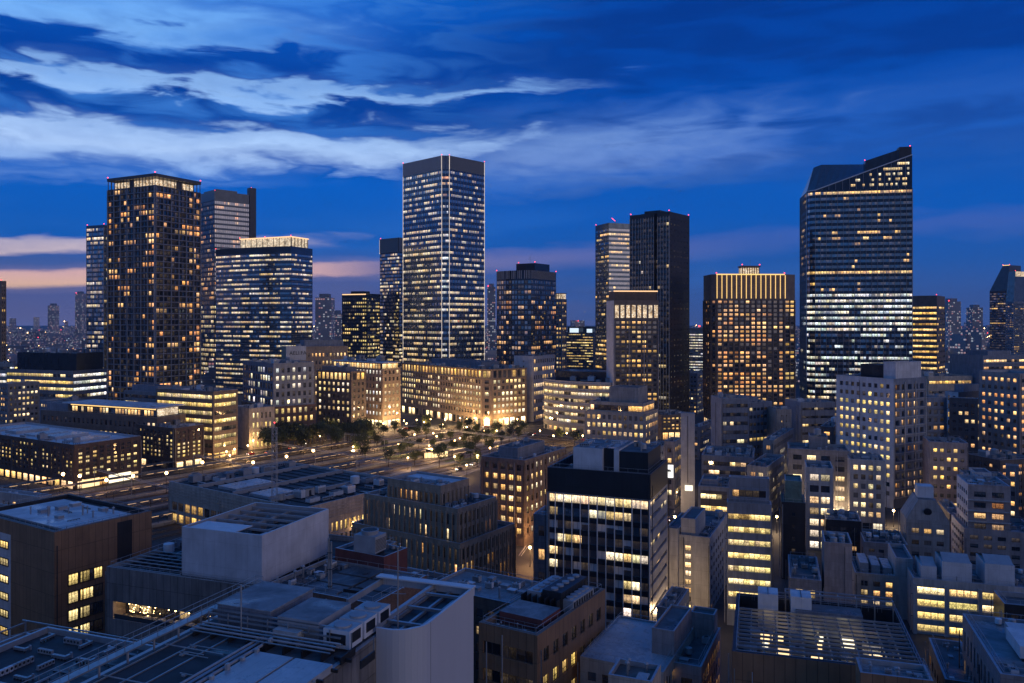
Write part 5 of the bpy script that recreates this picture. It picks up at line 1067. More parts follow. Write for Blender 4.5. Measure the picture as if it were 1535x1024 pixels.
for (o_, u_, L_) in (((-b.hw, -b.hd), (1, 0), b.W), ((b.hw, -b.hd), (0, 1), b.D)):
    tb.obox(o_, u_, (u_[1], -u_[0]), 0.02, L_-.02, .004, .12, z-5.8, z-.05, 'black panel')
x0, y0, x1, y1 = b.f(.22), b.g(.16), b.f(.95), b.g(.9)
ph_ = b.part('penthouse'); zt = z+4.6; xm = x0+(x1-x0)*.62
ph_.box(x0, y0, z-2.2, x0+(x1-x0)*.40, y1, zt, 'penthouse white', 'roof grey'); ph_.box(x0+(x1-x0)*.40+.003, y0+1.2, z-2.2, xm-1.2, y1-.01, zt-.01, 'black panel', 'roof sheet'); ph_.box(xm-1.19, y0+.005, z-2.2, xm, y1-.02, zt-.005, 'penthouse white', 'roof grey'); ph_.box(xm+.01, y0+.3, z-2.2, x1, y1-.3, zt-.4, 'black panel', 'roof dark')
b.clutter(x0+.5, y0+.5, xm-1.5, y1-.5, zt, 5, ('condenser_row', 'pipe_run', 'cable_tray')); b.clutter(xm+.5, y0+.8, x1-.5, y1-.8, zt-.4, 6, NK); b.clutter(-b.hw+.7, -b.hd+1, x0-.5, b.hd-1, z-2.2, 5, NK)
b.rail([(x0+.2, y0+.2), (xm-.2, y0+.2), (xm-.2, y1-.2), (x0+.2, y1-.2)], zt, 1., 'steel')
b.finish()
# lit sign standing on the street side
t = empty('street_sign', (px2x(1003, 205), 205, 0), RAD(-12)); tag(t, 'glowing white square sign with a small dark tree emblem, beside the glass-fronted office', 'sign')
mb = MB(); zc0, zc1 = zat(716, 205), zat(697, 205); mb.box(-1.15, -.2, zc0, 1.15, .2, zc1, 'sign white'); mb.build('sign_panel', t)
mb = MB(); mb.tube((0, 0, 0), (0, 0, zc0), .14, 'dark metal', 8); mb.box(-1.22, -.15, zc0-.12, 1.22, .15, zc0-.003, 'dark metal'); mb.build('post', t)
mb = MB(); mb.box(-.05, -.23, zc0+.9, .05, -.202, zc0+1.6, 'dark frame')
for (x, z, w) in ((0, 2.0, .5), (-.2, 1.75, .3), (.25, 1.7, .35)): mb.box(x-w, -.235, zc0+z-.15, x+w, -.206, zc0+z+.12, 'dark frame')
mb.build('emblem', t)
# brown ribbon office, foreground centre
b = Bld('office_building', 'dark brown office with ribbon windows and a sunken machine deck, in the foreground centre', 'building', site(718, 806, 908, 953, 121, 31, H=zat(953, 121)), wallmat='brown panel', near='dark frame')
rb4 = S(st='ribbon', n=6, bay=1.4, sh=.28, wh=.46, rec=.35, lit=.3, pal='yellow', mg=.8, top=1.6, k=.95, run=.7, glass='dark glass')
b.body(F=dict(rb4, zone=lambda t, f: 1.6 if (t < .4 and .55 < f < .8) else .15), R=S(n=6, bay=3.0, ww=.55, wh=.5, sh=.25, rec=.3, lit=.25, pal='yellow', mg=1.2, top=1.6, run=.4, zone=lambda t, f: 1.6 if t > .5 else .7), ph=1.2, pt=.6, roofmat='roof brown', capmat='brown stone')
rz = b.H-1.2
mb = b.part('plant_deck'); xa, ya, xb_, yb = b.f(.12), b.g(.16), b.f(.86), b.g(.42); mb.box(xa, ya+.2, rz, xb_, yb, rz+1.9, 'red panel', 'roof grey')
for k in range(7): mb.box(xa+k*(xb_-xa)/7, yb+.6, rz, xa+k*(xb_-xa)/7+.12, yb+6., rz+2.6, 'dark metal')
b.rail([(b.f(.06), b.g(.03)), (b.f(.94), b.g(.03)), (b.f(.94), b.g(.15)), (b.f(.06), b.g(.15))], rz, 1.2, 'steel')
b.clutter(b.f(.08), b.g(.035), b.f(.92), b.g(.14), rz, 8, ('vent_pipe', 'roof_hatch', 'air_conditioner'))
mb = b.part('chiller')
for (fx, fy, w, l, hh, m) in ((.16, .5, 2.6, 9, 3.0, 'grey paint'), (.44, .5, 3.6, 10, 3.6, 'dark metal'), (.75, .52, 2.2, 8, 2.4, 'machine')):
    x, y = b.f(fx), b.g(fy); mb.box(x, y, rz+.3, x+w, y+l, rz+hh, m, 'roof sheet' if m == 'grey paint' else None)
    for k in range(5): mb.tube((x+w/2, y+1+k*(l-2)/4, rz+hh), (x+w/2, y+1+k*(l-2)/4, rz+hh+.3), .65, 'grey paint', 10)
    for k in range(8): mb.box(x+w+.003, y+.3+k*l/8.5, rz+.6, x+w+.05, y+.9+k*l/8.5, rz+hh-.3, 'black')
b.clutter(b.f(.1), b.g(.8), b.f(.92), b.g(.97), rz, 6, NK); b.finish()
b = Bld('office_building', 'low tan-roofed block with patched flat roof, behind the white curved screen wall', 'building', site(640, 768, 820, 905, 150, 31), wallmat='brown stone')
b.body(F=pn(6, lit=.1), R=pn(6, lit=.3), roofmat='roof grey', ph=.6); b.clutter(b.f(.15), b.g(.1), b.f(.95), b.g(.9), b.H-.6, 16, ('roof_hatch', 'pipe_run', 'cable_tray', 'vent_pipe', 'condenser_row', 'air_conditioner')); b.finish()
# red plant block and the low roofs round it
b = Bld('plant_room', 'dark red windowless block with a cooling unit on top, right of the white box', 'building', site(503, 576, 611, 835, 146, 30), wallmat='red panel')
b.body(roofmat='roof black', ph=.6); b.child('cooling_tower', b.f(.55), b.g(.35), b.H-.6, .1, 1.25); b.clutter(b.f(.6), b.g(.6), b.f(.95), b.g(.95), b.H-.6, 3, NK); b.clutter(b.f(.05), b.g(.08), b.f(.3), b.g(.9), b.H-.6, 3, NK); b.finish()
b = Bld('office_building', 'low dark block with machine-covered roof and an orange-lit side, below the stepped tiers', 'building', site(560, 666, 700, 884, 160, 30), wallmat='tan stone')
b.body(F=pn(5, lit=.15), R=S(n=5, bay=2.2, ww=.5, wh=.55, lit=.75, pal='gold', top=1.5), ph=.9, roofmat='roof dark'); b.clutter(b.f(.06), b.g(.06), b.f(.94), b.g(.94), b.H-.9, 20, NK); b.finish()
b = Bld('office_building', 'low block with sunken dark roof panels, just behind the big foreground roof', 'building', site(400, 560, 640, 905, 128, 26), wallmat='brick')
b.body(F=None, R=pn(5, lit=.1), ph=.7, roofmat='roof black'); mb = b.part('roof_panel')
for i in range(2):
    for j in range(3): mb.box(b.f(.3+.34*i), b.g(.06+.31*j), b.H-.7, b.f(.3+.34*i+.31), b.g(.06+.31*j+.27), b.H-.2, 'roof dark')
b.clutter(b.f(.03), b.g(.1), b.f(.28), b.g(.95), b.H-.7, 9, NK); b.finish()
# ---- the big roof in the lower left with the curved white screen
th = RAD(20.4); zR = 42.0
pc = P(618, 972, zR)
b = Bld('office_building', 'big foreground office roof packed with ducts and sheds, ending in a curved white screen wall', 'building', ((0, 0), th, 40., 60., 80., zR), wallmat='concrete board')
# local frame: the corner under the white screen is (0,0); the roof spreads to -x and along y
b.plain = True
b.root.location = (pc.x, pc.y, 0); b.M = Matrix.Translation((pc.x, pc.y, 0)) @ Matrix.Rotation(-th, 4, 'Z'); b.Mi = b.M.inverted()
lx, ly = b.at(384, 893, zR); rx, ry = b.at(716, 900, zR)
xL = lx; yB = ly; yF = -26.
yS = ry   # back end of the screen
print('F3', xL, yB, rx, ry)
XR = -4.8
b.prism([(xL, yF), (XR, yF), (XR, 2.2), (-3.9, 2.21), (-1.3, 4.9), (-1.3, yB), (xL, yB)], 0, zR, [None, S(n=9, bay=3, ww=.7, wh=.55, lit=.2, top=4), None, None, None, None, None], ph=.0, pt=.5, roofmat='roof dark', capmat='coping')
zr = zR
bl = b.part('roof_deck')
# raised metal sheet decks, lower left
def px_rect(px, py, z): return b.at(px, py, z)
q = [b.at(292, 1040, zr+.6), b.at(430, 1040, zr+.6), b.at(478, 986, zr+.6), b.at(395, 972, zr+.6)]
x0, x1 = min(p[0] for p in q), max(p[0] for p in q); y0, y1 = min(p[1] for p in q), max(p[1] for p in q)
print('deck', x0, x1, y0, y1)
bl.box(x0, yF+1, zr, x0+4.2, y1-1, zr+.7, 'roof sheet'); bl.box(x0+4.5, yF+1, zr, x0+8.6, y1-1, zr+.7, 'roof sheet')
bl.box(xL+1.6, yF+1, zr-.0, x0-2.6, y1+2.5, zr+.35, 'roof black')
for k in range(3): bl.box(xL+1.9+k*(x0-xL-5)/3, yF+1, zr+.351, xL+2.05+k*(x0-xL-5)/3, y1+2.4, zr+.47, 'steel')
# pipe and conduit runs between the decks
pr = b.part('pipe_rack')
for k in range(6):
    x = x0-2.2+k*.34; pr.tube((x, yF+1, zr+.5+.15*(k % 2)), (x, yB-3, zr+.5+.15*(k % 2)), .09+.03*(k % 3), ('steel', 'machine', 'grey paint')[k % 3], 6)
for k in range(9): pr.box(x0-2.5, yF+2+k*4.5, zr, x0-.1, yF+2.2+k*4.5, zr+.4, 'dark metal')
yy = y1+.6
for k in range(7): pr.tube((xL+2, yy+k*.36, zr+.9+.2*(k % 2)), (XR-1, yy+k*.36, zr+.9+.2*(k % 2)), .08+.03*(k % 2), ('steel', 'grey paint', 'machine')[k % 3], 6)
for k in range(10): pr.box(xL+2.5+k*2.2, yy-.2, zr, xL+2.65+k*2.2, yy+2.4, zr+.78, 'dark metal')
rp = random.Random(41)
for k in range(16):
    x = xL+2.2+rp.random()*(XR-xL-5); y = y1-9+rp.random()*8; pr.tube((x, y, zr+.55), (x+rp.uniform(2, 6), y, zr+.55), .05, 'steel', 5); pr.box(x+.3, y-.2, zr, x+.7, y+.2, zr+.5, 'machine')
for k in range(5): pr.tube((xL+1.8, yF+2+k*7.5, zr+.62), (x0-2.7, yF+2+k*7.5, zr+.62), .07, 'steel', 5)
for k in range(14): pr.box(x0-.06, yF+1.5+k*2.1, zr+.7, x0+.25, yF+1.9+k*2.1, zr+1.0+.25*(k % 3 == 0), 'machine')
tb_ = b.part('trunking')
for k in range(3): tb_.box(xL+2+k*.0, y1+3.0+k*.3, zr+1.3+k*.35, XR-1.4, y1+3.2+k*.3, zr+1.45+k*.35, 'steel')
for k in range(9): tb_.box(xL+2.2+k*2.5, y1+3.0, zr, xL+2.3+k*2.5, y1+3.1, zr+2.1, 'steel')
# walkway with double rail down the left edge
wk = b.part('roof_walkway'); wk.box(xL+.5, yF, zr+1.4, xL+1.5, yB-.5, zr+1.55, 'steel')
for k in range(12): wk.box(xL+.7, yF+k*3.3, zr, xL+.85, yF+.15+k*3.3, zr+1.4, 'grey paint')
b.rail([(xL+.45, yF), (xL+.45, yB-.6), (xL+1.5, yB-.6), (xL+1.5, yF)], zr+1.55, 1.1, 'steel', closed=False)
# sheds and chillers
sh = MB()
def shed(px0, py0, w, l, h, m, top, z=0.):
    x, y = b.at(px0, py0, zr); sh.box(x, y, zr+z, x+w, y+l, zr+z+h, m, top); return x, y
x, y = b.at(344, 968, zr)
sh.box(xL+2.6, y1+4, zr, xL+9.4, yB-2, zr+2.5, 'blue grey', 'roof grey'); sh.box(xL+2.5, y1+3.9, zr+2.5, xL+9.5, yB-1.9, zr+2.62, 'roof grey'); sh.build('plant_shed', b.root); sh = b.part('plant_cabin')
sh.box(xL+10.6, y1+3.6, zr+.0, xL+15.6, yB-4, zr+2.4, 'grey paint', 'roof grey'); sh = b.part('duct_box'); sh.box(xL+10.9, y1+2.4, zr, xL+13.9, y1+3.5, zr+1.5, 'machine')
un = b.part('chiller')
for k in range(3):
    x = xL+16.4; y = y1+3.2+k*2.9; un.box(x, y, zr+.3, x+3., y+2.5, zr+2.1, 'white paint', 'machine'); un.box(x+3.003, y+.35, zr+.8, x+3.05, y+2.1, zr+1.8, 'black'); un.tube((x+1.5, y+1.2, zr+2.1), (x+1.5, y+1.2, zr+2.3), .9, 'grey paint', 14); un.box(x+.4, y-.04, zr+.7, x+2.6, y-.003, zr+1.7, 'dark metal')
b.clutter(x0+9, y1-5, XR-1, y1, zr, 6, ('pipe_run', 'cable_tray', 'vent_pipe')); b.clutter(xL+20, y1+3, XR-.6, yB-6, zr, 3, NK)
op = b.part('painted_roof_well'); op.box(x0+9.3, yF+1, zr, XR-.9, y1-6, zr+.08, 'black')  # flat black sheet under the beams paints the shade of a roof opening
for k in range(9): op.box(x0+9.3, yF+1.5+k*2.4, zr+.09, XR-.9, yF+1.7+k*2.4, zr+.4, 'dark metal')
for k in range(3): op.box(x0+9.3+k*(XR-x0-10.4)/2, yF+1, zr+.41, x0+9.5+k*(XR-x0-10.4)/2, y1-6, zr+.7, 'steel'); b.clutter(xL+2, y1+3.5, xL+4.8, yB-1, zr, 3, ('vent_pipe', 'roof_hatch'))
b.child('antenna', *b.at(362, 962, zr), zr, .3, 1.3); b.child('antenna', *b.at(597, 950, zr), zr, .3, 1.4)
# the curved white screen: an open-topped box, rounded at its near corner
sz0, sz1 = zr-16, zr+1.0
sw = b.part('screen_wall'); sx0 = -12.2; yS0 = 1.2; sxf = XR
bk = yS0+15
out = [(sx0, yS0+4.5)] + [(-3.6+3.4*sin(a), yS0+3.4-3.4*cos(a)) for a in [pi/2*k/8 for k in range(9)]] + [(-.2+.0, bk)]
out = [(sxf, yS0)] + out[1:]
zlow = zr-17
for p, q_ in zip(out, out[1:]): sw.face([(*p, zlow), (*q_, zlow), (*q_, sz1), (*p, sz1)], 'screen white', [(0, 0), (1, 0), (1, 1), (0, 1)])
inn = [(p[0]-.3*(1 if i > 4 else .3), p[1]+.3*(1 if i < 7 else 0)) for i, p in enumerate(out)]
for i in range(len(out)-1):
    sw.face([(*out[i], sz1), (*out[i+1], sz1), (*inn[i+1], sz1), (*inn[i], sz1)], 'white paint'); sw.face([(*inn[i+1], zr), (*inn[i], zr), (*inn[i], sz1), (*inn[i+1], sz1)], 'grey paint')
sw.box(sx0-.6, bk-.0, zr, -.2, bk+.35, sz1, 'screen white'); sw.box(sx0-.6, yS0+7, zr, sx0-.3, bk-.003, sz1-.3, 'grey paint'); sw.box(sx0-.9, bk-.7, sz1, -.1, bk+.5, sz1+.16, 'white paint')
fr = b.part('screen_frame')
for k in range(3): fr.box(sxf-.5, yS0+3+k*4.6, sz1-.6, -.6, yS0+3.35+k*4.6, sz1-.3, 'steel')
for x in (sxf-.4, sxf+1.6, -1.5): fr.box(x, yS0+(1 if x < -2 else 3.2), max(zr+.02, sz1-.95), x+.3, bk-.4, sz1-.62, 'steel')
fr.box(sxf-.9, yS0+.2, sz1-.58, sxf-.45, bk, sz1-.1, 'coping')
rw = b.part('deck_shade'); rw.box(sxf, yS0+3.5, zr+.02, -.9, bk-.2, zr+.06, 'black'); b.clutter(sxf+2.4, yS0+3, -1.4, bk-1, zr+.06, 4, ('cooling_tower', 'pipe_run', 'condenser_row'))  # flat black sheet giving the dark of a sunken deck by colour alone
lw = b.part('lower_window')
rr = random.Random(2)
for k in range(7):
    y = yF+30+k*3.; 
for k in range(10):
    y = yS0+4+k*1.45; lit = room_light(rr, 'yellow', .8) if k in (5, 6) else dark_room(rr)
    lw.face([(-.19, y, zr-16.6), (-.19, y+1.25, zr-16.6), (-.19, y+1.25, zr-13.6), (-.19, y, zr-13.6)], 'dark glass', [(0, 0), (1, 0), (1, 1), (0, 1)], lit)
b.finish()
# open steel roof frame, bottom-left corner
b = Bld('office_building', 'low roof with an open steel frame and railings, in the bottom left corner', 'building', site(-60, 172, 240, 1050, 98, 20, W=30, D=12), wallmat='concrete board')
b.body(F=None, R=None, ph=.7, roofmat='roof black'); z = b.H
fr = b.part('roof_frame')
for k in range(7):
    x = -b.hw+1+k*(b.W-2)/6; fr.box(x, -b.hd+.66, z-.7, x+.18, -b.hd+.84, z+2.0, 'steel'); fr.box(x, b.hd-.84, z-.7, x+.18, b.hd-.66, z+2.0, 'steel'); fr.box(x+.02, -b.hd+.9, z+1.7, x+.16, b.hd-.9, z+1.9, 'steel')
fr.box(-b.hw+.5, -b.hd+.66, z+2.0, b.hw-.5, -b.hd+.84, z+2.16, 'steel'); fr.box(-b.hw+.5, b.hd-.84, z+2.0, b.hw-.5, b.hd-.66, z+2.16, 'steel')
for k in range(6): x = -b.hw+1+k*(b.W-2)/6; fr.tube((x+.2, -b.hd+.7, z+1.8), (x+(b.W-2)/6, b.hd-.8, z+1.8), .06, 'steel', 5)
b.clutter(-b.hw+1, -b.hd+1.5, b.hw-1, b.hd-1.5, z-.7, 14, NK); b.finish()
b = Bld('office_building', 'dark lower roof crossed by long pipes, at the very bottom left edge', 'building', site(-60, 128, 160, 1052, 84, 20, W=22, D=14), wallmat='concrete board')
b.body(ph=.7, roofmat='roof black'); b.clutter(-b.hw+1, -b.hd+1, b.hw-1, b.hd-1, b.H-.7, 12, ('pipe_run', 'cable_tray', 'duct', 'condenser_row')); b.finish()
# ---- right foreground
b = Bld('office_building', 'narrow cream tower with a column of lit stair windows, right of the glass-fronted office', 'building', site(999, 1065, 1092, 806, 204, 24), wallmat='pale concrete', near='bronze frame')
b.body(F=S(n=8, bay=30, ww=.14, wh=.62, sh=.16, rec=.3, lit=1, pal='warm', mg=.3, top=2.2, k=1.1, pane=2), R=S(n=7, bay=3.6, ww=.5, wh=.5, lit=.1, top=2))
b.w.box(-b.hw+.0, -b.hd-1.6, 0, b.f(.30), -b.hd-.01, b.H+1.8, 'pale concrete', 'roof dark')
b.house(.33, .02, .66, .5, b.H-1, 5.2, 'pale concrete'); b.house(.02, .02, .3, .6, b.H-1, 2.6, 'pale concrete', 'lift_room'); b.clutter(b.f(.68), b.g(.05), b.f(.97), b.g(.95), b.H-1, 4, NK); b.finish()
b = Bld('office_building', 'black clad block with a pipe-covered flat roof, left of the pergola-roofed building', 'building', site(1052, 1110, 1126, 908, 148, 16), wallmat='black panel', near='dark frame')
b.body(F=S(n=6, bay=5, ww=.5, wh=.4, lit=.0, top=2.5, mg=1), R=None, roofmat='roof dark', ph=.8); b.clutter(b.f(.05), b.g(.05), b.f(.95), b.g(.95), b.H-.8, 12, ('pipe_run', 'duct', 'cable_tray', 'condenser_row')); b.finish()
# pergola-roofed building
b = Bld('office_building', 'brown panelled building under a wide pergola of roof beams, in the right foreground', 'building', site(1121, 1098, 1393, 976, 116, 17, 'L', D=26), wallmat='brown panel', near='bronze frame')
h, g, z = b.hw, b.hd, b.H
b.body(F=None, L=None, ph=3.2, pt=.5, roofmat='roof black', capmat='dark metal')
rr = random.Random(9)
for i, (fx, on) in enumerate(((.18, 1), (.36, 0), (.53, 0), (.73, 1), (.92, 1))):
    win_at(b, 'F', b.W*fx, z-9, 1.5, 2.4, room_light(rr, 'gold', 1.) if on else dark_room(rr))
    win_at(b, 'F', b.W*fx, z-14, 1.5, 2.4, room_light(rr, 'gold', .8) if i % 2 else dark_room(rr))
pg = b.part('pergola'); yp = g*.42
for k in range(12): y = -g+.6+k*(yp+g-.6)/11; pg.box(-h+.52, y, z-.3, h-.52, y+.14, z+.05, 'steel')
for k in range(14): x = -h+.6+k*(b.W-1.4)/13; pg.box(x, -g+.55, z-.62, x+.18, yp+.3, z-.302, 'steel')
for k in range(5): pg.box(-h+1+k*(b.W-2.5)/4, -g+.7, z-3.2, -h+1.3+k*(b.W-2.5)/4, -g+1., z-.63, 'dark metal')
for k in range(22):
    x = -h+2+rr.random()*(b.W-5); y = -g+3+rr.random()*(yp+g-5); w = rr.choice((.8, 1.2, 1.8))
    if rr.random() < .8: pw = MB(); pw.box(x, y, z-3.2, x+w, y+.12, z-2.2+rr.random()*.4, 'shop warm' if rr.random() < .75 else 'shop pale'); pw.build('deck_window', b.root)
b.clutter(-h+1, -g+1.4, h-1, yp-1, z-3.2, 18, NK)
ph_ = b.part('plant_room'); ph_.box(-h+9.5, yp+.6, z-3.2, h-6, yp+4.4, z+.4, 'blue grey', 'roof dark')
for k in range(2):
    x = -h+3.6+k*5.2; ph_.box(x, yp+1., z-3.2, x+3.2, yp+4.6, z+2.4, 'penthouse white', 'roof pale'); ph_.box(x+1.55, yp+.9, z+2.4, x+1.65, yp+4.7, z+2.5, 'dark metal')
b.rail([(-h+.6, yp+5), (h-.6, yp+5), (h-.6, g-.6), (-h+.6, g-.6)], z-3.2+3, 1.2, 'steel')
fr = b.part('roof_frame')
for k in range(7): x = -h+8+k*(b.W-9)/6; fr.box(x, yp+5, z-3.2, x+.2, yp+5.2, z+1.6, 'steel'); fr.box(x, yp+5.2, z+1.4, x+.2, g-.7, z+1.6, 'steel')
fr.box(-h+8, yp+5, z+1.6, h-.8, yp+5.2, z+1.8, 'steel'); fr.box(-h+8, g-.9, z+1.6, h-.8, g-.7, z+1.8, 'steel')
b.clutter(-h+1, yp+5.5, h-1, g-1, z-3.2, 12, NK); b.finish()
b = Bld('office_building', 'small blue-roofed extension with railings, at the bottom edge before the pergola building', 'building', site(1262, 1290, 1394, 1008, 103, 17, 'L', D=5, W=8.5), wallmat='brown panel')
b.body(ph=.6, roofmat='roof grey'); b.clutter(-b.hw+.8, -b.hd+.8, b.hw-.8, b.hd-.8, b.H-.6, 8, NK); b.rail([(-b.hw+.3, -b.hd+.3), (b.hw-.3, -b.hd+.3), (b.hw-.3, b.hd-.3), (-b.hw+.3, b.hd-.3)], b.H, .9, 'steel'); b.finish()
# bright long office, right
b = Bld('office_building', 'long pale office with two rows of bright yellow glazed bays, at the right edge', 'building', site(1362, 1369, 1575, 866, 192, 18, 'L', D=16), wallmat='pale concrete', near='pale frame')
lo = S(n=4, bay=6.9, ww=.86, wh=.56, sh=.2, rec=.5, lit=1, pal='yellow', mg=.5, top=1.3, k=1.2, run=0, flv=0, pane=4, fin=6.9, find=.5, finw=.8, finmat='pale concrete', zone=lambda t, f: 1)
b.body(F=lo, roofmat='roof dark'); z = b.H-1
for (a, w, hh) in ((.08, 3.4, 3.2), (.24, 6.4, 4.6), (.56, 6.2, 5.0)):
    hs = MB(); x = b.f(a); y0, y1, ym = b.g(.2), b.g(.75), b.g(.45); hs.box(x, y0, z, x+w, y1, z+hh, 'penthouse white', 'roof pale')
    hs.face([(x+.2, y0, z+hh), (x+w-.2, y0, z+hh), (x+w-.2, ym, z+hh+1.3), (x+.2, ym, z+hh+1.3)], 'grey paint'); hs.face([(x+.2, ym, z+hh+1.3), (x+w-.2, ym, z+hh+1.3), (x+w-.2, y1, z+hh), (x+.2, y1, z+hh)], 'dark metal')
    hs.build('plant_shed', b.root)
b.clutter(b.f(.02), b.g(.03), b.f(.98), b.g(.18), z, 8, NK); b.clutter(b.f(.02), b.g(.78), b.f(.98), b.g(.97), z, 8, NK); b.clutter(b.f(.43), b.g(.2), b.f(.54), b.g(.75), z, 4, NK); b.clutter(b.f(.74), b.g(.2), b.f(.97), b.g(.75), z, 4, NK); b.finish()
b = Bld('office_building', 'beige office with four paired windows per floor, left of the long bright office', 'building', site(1276, 1282, 1348, 858, 204, 18, 'L', D=15), wallmat='beige', near='bronze frame')
b.body(F=S(n=4, bay=2.7, ww=.55, wh=.58, sh=.22, rec=.35, lit=lambda f: .9 if f < .75 else .25, pal='warm', mg=.8, top=1.4, run=.1), roofmat='roof black'); hs = b.part('louvre_shed')
for k in range(3): hs.box(b.f(.15+.27*k), b.g(.25), b.H-1, b.f(.15+.27*k+.2), b.g(.85), b.H+1.6-.4*k, 'machine', 'roof sheet')
b.clutter(b.f(.1), b.g(.02), b.f(.9), b.g(.22), b.H-1, 4, NK); b.finish()
b = Bld('office_building', 'blank pale rendered wall slab, between the beige office and the long bright one', 'building', site(1342, 1346, 1366, 836, 201, 18, 'L', D=14), wallmat='pale concrete')
b.body(roofmat='roof dark'); b.finish()
b = Bld('lift_tower', 'blank pale pink stair tower with a machine-topped roof, left of the beige office', 'tower', site(1228, 1236, 1278, 812, 196, 18, 'L', D=11), wallmat='pink beige')
b.body(roofmat='roof black'); b.clutter(b.f(.1), b.g(.1), b.f(.9), b.g(.9), b.H-1, 4, ('air_conditioner', 'water_tank', 'duct')); b.w.obox((-b.hw, -b.hd), (1, 0), (0, -1), b.W*.72, b.W*.73, .003, .06, 0, b.H-1, 'dark metal'); b.finish()
b = Bld('office_building', 'low dark roof strewn with pipes and units, left of the pale pink stair tower', 'building', site(1180, 1184, 1232, 866, 190, 18, 'L', D=20), wallmat='grey stone')
b.body(F=pn(3, lit=.3), roofmat='roof dark'); b.clutter(b.f(.05), b.g(.05), b.f(.95), b.g(.95), b.H-1, 14, NK); b.finish()
b = Bld('office_building', 'small black-fronted block with white roof units, behind the pale pink stair tower', 'building', site(1232, 1238, 1292, 778, 250, 18, 'L', D=14), wallmat='black panel')
b.body(F=pn(4, lit=.2), roofmat='roof dark'); b.clutter(b.f(.05), b.g(.05), b.f(.95), b.g(.95), b.H-1, 8, ('air_conditioner', 'water_tank', 'condenser_row')); b.finish()
b = Bld('office_building', 'low dark roofs with long louvred sheds, behind the beige office', 'building', site(1290, 1296, 1362, 812, 236, 18, 'L', D=16), wallmat='grey stone')
b.body(F=pn(4, lit=.15), roofmat='roof black'); b.clutter(b.f(.05), b.g(.05), b.f(.95), b.g(.95), b.H-1, 12, NK); b.finish()
# sloped-side house
b = Bld('apartment_building', 'pale block with steep sloping side walls and one round gable window', 'building', site(1351, 1359, 1424, 778, 240, 18, 'L', D=12), wallmat='concrete')
b.body(F=pn(4, bay=3.2, lit=.25, wh=.4)); z = b.H-1; tp = b.part('sloping_walls'); h, g = b.hw, b.hd
q4 = [(-h, -g), (h, -g), (h, g), (-h, g)]; t4 = [(-h+3.4, -g+.6), (h-3.4, -g+.6), (h-3.4, g-.6), (-h+3.4, g-.6)]; zt = z+7.
for i in range(4): tp.face([(*q4[i], z+1.003), (*q4[(i+1) % 4], z+1.003), (*t4[(i+1) % 4], zt), (*t4[i], zt)], 'concrete')
tp.face([(*p, zt) for p in t4], 'roof dark'); tp.box(-2.2, -2.4, zt, 2.2, 2.4, zt+3.4, 'penthouse white', 'roof pale')
tp.tube((0, -g+.25, z+3.6), (0, -g-.1, z+3.5), 1.1, 'dark metal', 14); b.clutter(-h+3.6, 2.6, h-3.6, g-.8, zt, 2, NK); b.finish()
b = Bld('apartment_building', 'pale corner block with balconies, stepping back above a pinkish base, at the right edge', 'building', site(1436, 1446, 1560, 792, 236, 18, 'L', D=18), wallmat='pink beige', near='dark frame')
b.body(L=pn(5, lit=.1, mat='white tile'), F=pn(5, bay=3.6, ww=.6, lit=.3, pal='orange', top=1.2)); b.rect(b.f(.06), b.g(.05), b.f(.62), b.g(.9), b.H-1, b.H+13, L=pn(4, lit=.1, mat='white tile'), F=pn(4, bay=3.8, ww=.66, wh=.5, lit=.4, pal='orange', ledge=.8, ledgemat='pale concrete'), roofmat='roof sheet')
b.clutter(b.f(.1), b.g(.1), b.f(.58), b.g(.85), b.H+12, 5, NK); b.clutter(b.f(.66), b.g(.05), b.f(.97), b.g(.95), b.H-1, 5, NK); b.finish()
b = Bld('office_building', 'dark slanting side wall with lit slots, left of the pale corner block', 'building', site(1420, 1424, 1446, 770, 262, 18, 'L', D=20), wallmat='brown stone')
b.body(F=pn(5, lit=.3, pal='gold')); b.clutter(b.f(.1), b.g(.1), b.f(.9), b.g(.9), b.H-1, 3, NK); b.finish()
# bottom right
b = Bld('office_building', 'blue-roofed block with a white roof cabin, in the bottom right corner', 'building', site(1447, 1500, 1640, 1010, 106, 18.4, 'L', D=23, W=16), wallmat='grey stone', near='dark frame')
b.body(F=pn(6, lit=.1), L=pn(6, bay=2.2, ww=.4, wh=.7, sh=.1, lit=.06), roofmat='roof grey', ph=.7); hs = b.part('roof_cabin'); hs.box(b.f(.25), b.g(.30), b.H-.2, b.f(.98), b.g(.62), b.H+1.5, 'penthouse white', 'roof pale'); hs.box(b.f(.3), b.g(.66), b.H-.7, b.f(.98), b.g(.8), b.H+.9, 'machine', 'roof pale')
for k in range(4): hs.box(b.f(.27+.2*k), b.g(.31), b.H-.7, b.f(.27+.2*k)+.3, b.g(.33), b.H-.2, 'dark metal')
b.clutter(b.f(.05), b.g(.05), b.f(.95), b.g(.28), b.H-.7, 5, NK); b.clutter(b.f(.05), b.g(.84), b.f(.95), b.g(.97), b.H-.7, 4, NK); b.finish()
b = Bld('office_building', 'low roof crowded with condenser units, left of the blue-roofed corner block', 'building', site(1401, 1417, 1474, 1018, 122, 20, 'L', D=17), wallmat='brown stone')
b.body(F=pn(5, lit=.2), L=pn(5, lit=.5, pal='gold'), roofmat='roof dark', ph=.8); b.clutter(b.f(.05), b.g(.03), b.f(.95), b.g(.97), b.H-.8, 22, NK); b.finish()
b = Bld('office_building', 'small black glazed cube at the right edge, before the long bright office', 'building', site(1500, 1506, 1600, 905, 172, 18, 'L', D=9), wallmat='black panel')
b.body(F=pn(4, lit=.25), roofmat='roof dark'); b.finish()
